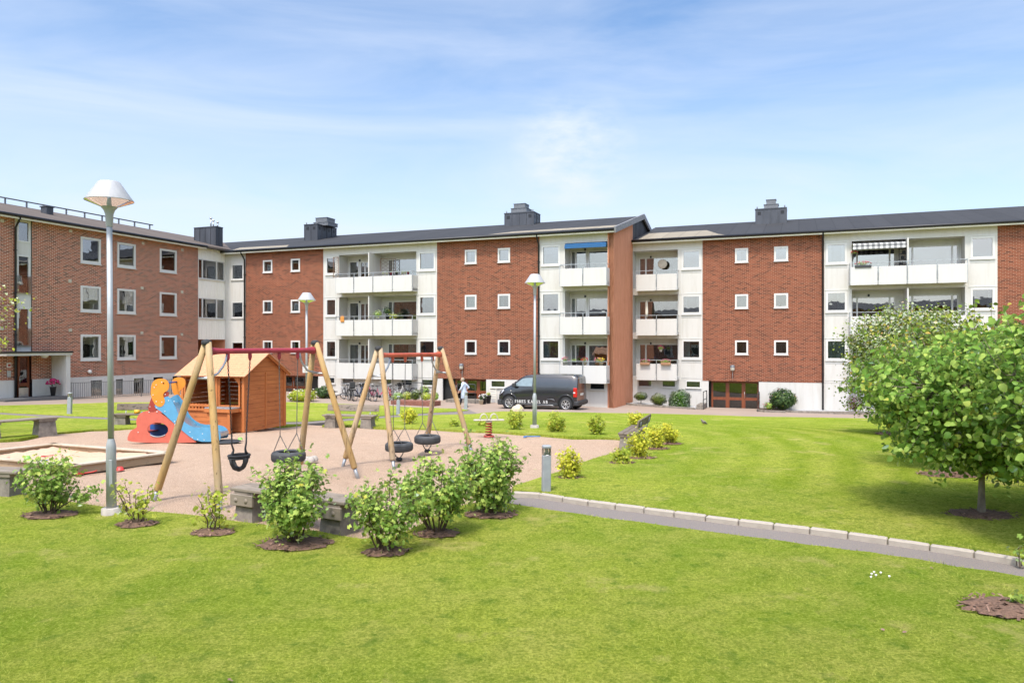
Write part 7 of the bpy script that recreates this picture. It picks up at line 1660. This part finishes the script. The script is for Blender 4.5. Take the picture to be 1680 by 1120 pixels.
# ------------------------------------------------------------------ PERSON
M['skin'] = simple('skin', (.55, .33, .24), .55, var=.04); M['hair'] = simple('ash_blond_hair', (.42, .34, .24), .7, var=.25, scale=40); M['cardigan'] = simple('pale_blue_knit', (.50, .57, .68), .9, var=.06, scale=20, bump=.3); M['trouser'] = simple('dark_navy_cloth', (.02, .022, .035), .9); M['shoe'] = simple('dark_shoe', (.03, .03, .03), .6)
pp = G(759.5, 667.5); per = empty('person', (pp.x, pp.y, pp.z), R(-6), 'person in a long pale blue cardigan and dark trousers walking left past the entrance', 'person')
def skin_mesh(name, chains, mat, parent, sub=1):
    """connected chains [(pt, radius)...]; first point of a chain may repeat an existing one"""
    vs = []; rs = []; ed = []; key = {}
    for ch_ in chains:
        prev = None
        for (p_, r_) in ch_:
            k = tuple(round(x, 4) for x in p_)
            if k not in key: key[k] = len(vs); vs.append(p_); rs.append(r_)
            i = key[k]
            if prev is not None and prev != i: ed.append((prev, i))
            prev = i
    me = bpy.data.meshes.new(name); me.from_pydata(vs, ed, []); me.update(); o = link_mesh(name, me, mat, parent)
    sk = o.modifiers.new('skin', 'SKIN'); sk.use_smooth_shade = True
    for i, r_ in enumerate(rs): sv = me.skin_vertices[0].data[i]; sv.radius = (r_, r_) if not isinstance(r_, tuple) else r_; sv.use_root = (i == 0)
    ss = o.modifiers.new('sub', 'SUBSURF'); ss.levels = sub; ss.render_levels = sub; return o
hp = (.05, 0, .90); ch0 = (.04, 0, 1.28); nk = (.01, 0, 1.40)
sL, sR = (.05, -.17, 1.31), (.05, .17, 1.31)
hL = (-.21, -.20, .875); hR = (.20, .10, 1.02)
def hand(w, d, side):
    w = Vector(w); d = Vector(d).normalized(); n_ = Vector((0, 1, 0)); pm_ = w + d * .06; out = [[(tuple(w), .024), (tuple(pm_), (.034, .018))]]
    for i, (o_, l_) in enumerate(((-.026, .062), (-.009, .072), (.009, .068), (.026, .052))):
        b0 = pm_ + n_.cross(d) * o_ + d * .012; b1 = b0 + d * l_ * .55 + n_ * side * .010; b2 = b1 + d * l_ * .4 + n_ * side * .024; out.append([(tuple(pm_), (.034, .018)), (tuple(b0), .0095), (tuple(b1), .009), (tuple(b2), .0075)])
    th0 = w + d * .03 + n_.cross(d) * -.032; out.append([(tuple(w), .024), (tuple(th0), .011), (tuple(th0 + d * .035 - n_.cross(d) * .014), .009)]); return out
chains = [[(hp, .13), ((.05, 0, 1.08), .115), (ch0, .135), (nk, .05), ((-.015, 0, 1.47), .05)],
          [(ch0, .135), (sL, .062), ((-.05, -.235, 1.08), .043), ((-.15, -.22, .95), .034), (hL, .024)], [(ch0, .135), (sR, .062), ((.30, .25, 1.10), .043), ((.25, .18, 1.05), .034), (hR, .024)],
          [(hp, .13), ((.04, -.09, .84), .095), ((.13, -.09, .48), .06), ((.24, -.09, .14), .038), ((.27, -.09, .08), .036), ((.17, -.09, .035), .03)], [(hp, .13), ((.04, .09, .84), .095), ((-.10, .09, .48), .06), ((-.19, .09, .12), .038), ((-.20, .09, .06), .036), ((-.31, .09, .035), .03)]]
chains += hand(hL, (-.4, 0, -.8), 1) + hand(hR, (-.8, -.1, -.3), -1)
pb_o = skin_mesh('body', chains, M['skin'], per, 2)
hd_ = MB(); hd_.T = Matrix.Translation((-.045, 0, 1.535)) @ Matrix.Rotation(R(12), 4, 'Y')
hd_.lathe([(0, -.115), (.03, -.112), (.050, -.09), (.066, -.045), (.075, 0), (.076, .04), (.066, .08), (.04, .105), (0, .112)], 20); hd_.T = Matrix.Translation((-.045, 0, 1.535)) @ Matrix.Rotation(R(12), 4, 'Y')
hd_.add([(-.068, -.012, .0), (-.068, .012, .0), (-.098, 0, -.030), (-.070, -.014, -.038), (-.070, .014, -.038), (-.066, 0, .02)], [(0, 2, 5), (1, 5, 2), (0, 3, 2), (1, 2, 4), (3, 4, 2)])
for y_ in (-.076, .076): hd_.lathe([(0, -.008), (.018, -.006), (.022, 0), (.018, .006), (0, .008)], 8, c=(.005, y_, -.01), axis='y')
hd_.build('head', M['skin'], per)
fc = MB(); fc.T = Matrix.Translation((-.045, 0, 1.535)) @ Matrix.Rotation(R(12), 4, 'Y')
for y_ in (-.028, .028): fc.lathe([(0, -.004), (.008, 0), (0, .004)], 8, c=(-.0705, y_, .006), axis='x')
fc.box(-.066, -.062, -.022, .022, -.066, -.060); fc.build('eyes_and_mouth', simple('dark_lip', (.20, .07, .06), .6), per)
ha = MB(); ha.T = Matrix.Translation((-.028, 0, 1.555)) @ Matrix.Rotation(R(18), 4, 'Y'); ha.lathe([(.083, -.075), (.094, -.04), (.096, .01), (.088, .055), (.06, .09), (0, .108)], 18, c=(.022, 0, 0)); ha.build('hair', M['hair'], per)
def loft(secs, mat, name, parent, n=18, seed=0):
    m_ = MB(); rr = random.Random(seed); V_ = []
    for (cx_, cy_, z_, rx_, ry_) in secs:
        for j in range(n): t = 2 * math.pi * j / n; k = 1 + .05 * math.sin(5 * t + z_ * 7); V_.append((cx_ + math.cos(t) * rx_ * k, cy_ + math.sin(t) * ry_ * k, z_))
    m_.add(V_, [[i * n + j, i * n + (j + 1) % n, (i + 1) * n + (j + 1) % n, (i + 1) * n + j] for i in range(len(secs) - 1) for j in range(n)], 0, True); return m_.build(name, mat, parent, fix=False)
loft([(.03, 0, 1.405, .06, .075), (.04, 0, 1.37, .10, .15), (.045, 0, 1.30, .135, .195), (.045, 0, 1.15, .135, .185), (.05, 0, 1.0, .145, .185), (.055, 0, .88, .165, .20), (.06, 0, .72, .17, .20), (.055, 0, .56, .165, .195), (.04, 0, .48, .13, .15)], M['cardigan'], 'cardigan', per)
for (a_, b_, c_) in ((sL, (-.05, -.235, 1.08), (-.17, -.215, .93)), (sR, (.30, .25, 1.10), (.235, .16, 1.045))):
    sm_ = MB(); A__, B__, C__ = Vector(a_), Vector(b_), Vector(c_); sm_.tube([A__ + Vector((0, 0, .02)), A__.lerp(B__, .5), B__.lerp(A__, .12), B__.lerp(C__, .12), C__], [.078, .066, .060, .056, .048], 12); sm_.build('sleeve', M['cardigan'], per)
for (a_, b_, c_) in (((.04, -.09, .84), (.13, -.09, .48), (.235, -.09, .15)), ((.04, .09, .84), (-.10, .09, .48), (-.185, .09, .13))):
    sm_ = MB(); A__, B__, C__ = Vector(a_), Vector(b_), Vector(c_); sm_.tube([A__, A__.lerp(B__, .6), B__, B__.lerp(C__, .3), C__], [.105, .082, .074, .068, .056], 12); sm_.build('trouser_leg', M['trouser'], per)
for (x_, y_) in ((.20, -.09), (-.27, .09)): sm_ = MB(); sm_.box(x_ - .13, x_ + .12, y_ - .045, y_ + .045, 0.0, .075, c=.03); sm_.build('shoe', M['shoe'], per)
# ------------------------------------------------------------------ PIGEON
pg = G(1154, 697, .03); pi = empty('pigeon', pg, R(25), 'small grey-brown pigeon standing on the right lawn', 'pigeon')
M['feather'] = simple('grey_brown_feather', (.30, .24, .21), .8, var=.2, scale=30); M['feather_dark'] = simple('dark_wing_feather', (.10, .09, .08), .8, var=.2, scale=30)
b = MB(); b.tube([(-.09, 0, .215), (-.085, 0, .20), (-.065, 0, .165), (-.04, 0, .13), (0, 0, .105), (.05, 0, .085), (.09, 0, .065), (.15, 0, .04), (.17, 0, .035)], [.008, .026, .028, .045, .058, .055, .038, .02, .012], 14); b.build('body', M['feather'], pi)
b = MB(); b.tube([(-.11, 0, .196), (-.085, 0, .20)], [.002, .008], 6); b.tube([(-.0, -.02, .06), (-.005, -.02, .0)], .004, 5); b.tube([(-.0, .02, .06), (-.005, .02, .0)], .004, 5); b.build('beak_and_legs', M['petal_red'], pi)
for y_ in (-1, 1): b = MB(); b.tube([(-.03, y_ * .040, .125), (.03, y_ * .055, .10), (.10, y_ * .035, .06), (.17, y_ * .012, .035)], [.012, .020, .014, .003], 8); b.build('wing', M['feather_dark'], pi)

# ------------------------------------------------------------------ THINGS ON THE BALCONIES
def bp(px, d, z): return WP(A_(px, d), d, z)
potplant(bp(620, CF - .4, FL[1] + .55), 0, .14, .38, 'pot_white', 'leaf_bush', None, 'leafy plant in a white pot, leftmost on the middle left-bay balcony', fw=.34, fh=.55, n=150, ls=.10, seed=61)
potplant(bp(636, CF - .1, FL[1] + .75), 0, .14, .38, 'pot_dark', 'leaf_dark', None, 'dark leafy plant, tallest on the middle balcony of the left bay', fw=.38, fh=.65, n=170, ls=.12, seed=62)
potplant(bp(645, CF - .4, FL[1] + .5), 0, .14, .36, 'pot_white', 'leaf_lime', None, 'light green plant at the right on the middle balcony of the left bay', fw=.32, fh=.4, n=130, ls=.10, seed=63)
ob = MB(); p = bp(561.5, CF - .74, FL[1] + .62); ob.box(-.14, .14, -.03, .03, .06, .42, c=.02); ob.tube([(-.1, 0, .42), (0, 0, .5), (.1, 0, .42)], .012, 5); o_ = ob.build('cloth_bag', simple('orange_cloth', (.75, .30, .06), .8, var=.25, scale=14), None, p, rotz(FR_C)); props(o_, 'orange patterned cloth bag hanging over the middle balcony panel', 'bag')
M['trellis'] = simple('brown_trellis', (.18, .10, .06), .8)
def trellis(p, w_, h_, rz, label, mat='trellis', nx_=5, nz_=8, diag=True):
    m_ = MB(); m_.box(0, .03, -.015, .015, 0, h_); m_.box(w_ - .03, w_, -.015, .015, 0, h_); m_.box(0, w_, -.014, .014, 0, .03); m_.box(0, w_, -.014, .014, h_ - .03, h_)
    for i in range(nz_):
        z0 = h_ * i / nz_; z1 = h_ * (i + 1) / nz_
        for j in range(max(1, nx_ // 2)): x0 = w_ * j / max(1, nx_ // 2); x1 = w_ * (j + 1) / max(1, nx_ // 2); m_.beam((x0, 0, z0), (x1, 0, z1), .01, .014); m_.beam((x0, .012, z1), (x1, .012, z0), .01, .014)
    o = m_.build('trellis', M[mat], None, p, rz); props(o, label, 'trellis', 'trellis panels on the top balcony of the left bay'); return o
trellis(bp(546.5, CF - .6, FL[2] + .85), .42, 1.32, rotz(FR_C), 'tall narrow brown trellis at the left end of the top left-bay balcony')
trellis(bp(624, CF + .3, FL[2] + 1.1), 1.0, .95, rotz(FR_C) + .5, 'wide brown trellis with climbers on the dividing wall of the top balcony', nx_=6, nz_=4)
gg = 'balcony flowers on the right block'
potplant(bp(1416, dR - .02, FL[2] + .76), rotz(FR_C), .42, .14, 'pot_dark', 'leaf_bush', 'petal_red', 'long dark box of red and purple flowers under the striped awning', 'flower box', square=True, fh=.22, fw=.46, group=None, seed=71, nf=34)
potplant(bp(1402, RF - .1, FL[2] + 1.45), 0, .10, .16, 'pot_dark', 'leaf_bush', 'petal_red', 'red flower hanging at the left under the striped awning', fw=.18, fh=.2, seed=72)
potplant(bp(1084, dR + .25, FL[0] + 1.55), 0, .10, .14, 'pot_white', 'leaf_bush', 'petal_crimson', 'white hanging pot above the geranium boxes', fw=.20, fh=.24, seed=73)
for i, (px, pot, lf, fl, l_) in enumerate(((927, 'pot_white', 'leaf_bush', 'petal_pink', 'pale pot of pink flowers at the left on the lowest balcony above the van'), (942, 'pot_dark', 'leaf_bush', None, 'low green plant on the lowest balcony above the van'), (959, 'pot_cream', 'leaf_bush', 'petal_red', 'cream pot with small red flowers in the middle of the lowest balcony above the van'), (980, 'terra_box', 'leaf_bush', 'petal_pink', 'terracotta pot of pink flowers near the fin on the lowest balcony above the van'), (986, 'pot_cream', 'leaf_lime', 'petal_yellow', 'pot of yellow flowers near the fin on the lowest balcony above the van'))):
    potplant(bp(px, dC + .15, FL[0] + .78), 0, .15, .20, pot, lf, fl, l_, fw=.22, fh=.30, n=80, seed=80 + i, nf=14, fs=.04)
# parasol folded and round table on the middle balcony by the fin
ps2 = MB(); p = bp(1061, RF - .1, FL[1]); ps2.tube([(0, 0, 0), (0, 0, 2.0)], .015, 6); ps2.tube([(0, 0, .9), (0, 0, 1.2), (0, 0, 1.9), (0, 0, 2.0)], [.03, .10, .05, .01], 10); ps2.lathe([(0, .06), (.2, .05), (.22, 0)], 12); o_ = ps2.build('folded_parasol', M['cream'], None, p); props(o_, 'folded cream parasol on the middle balcony beside the terracotta wall', 'parasol')
dsh = MB(); dsh.T = Matrix.Rotation(rotz(FR_C), 4, 'Z'); dsh.lathe([(0, -.03), (.25, -.02), (.30, 0), (.25, .01), (0, .0)], 20, c=(0, 0, 0), axis='y'); o_ = dsh.build('wicker_lampshade', simple('wicker', (.55, .48, .38), .8), None, bp(1087, RF + .55, FL[2] + 1.55)); props(o_, 'round pale wicker disc hanging on the top balcony by the terracotta wall', 'wall decoration')
sh = MB(); p = bp(1482, RF - .05, FL[2]); 
for z_ in (.9, 1.2, 1.5, 1.8, 2.05): sh.box(-.22, .22, -.12, .12, z_, z_ + .02)
for x_ in (-.22, .20): sh.box(x_, x_ + .02, -.12, .12, 0, 2.1)
for k, z_ in enumerate((.92, 1.22, 1.52, 1.82)): sh.lathe([(0, .2), (.08, .18), (.09, 0), (0, 0)], 8, c=(-.1 + .06 * k, 0, z_))
o_ = sh.build('shelf_rack', M['rubber'], None, p, rotz(FR_C)); props(o_, 'black shelf rack with pots beside the divider under the striped awning', 'shelf')
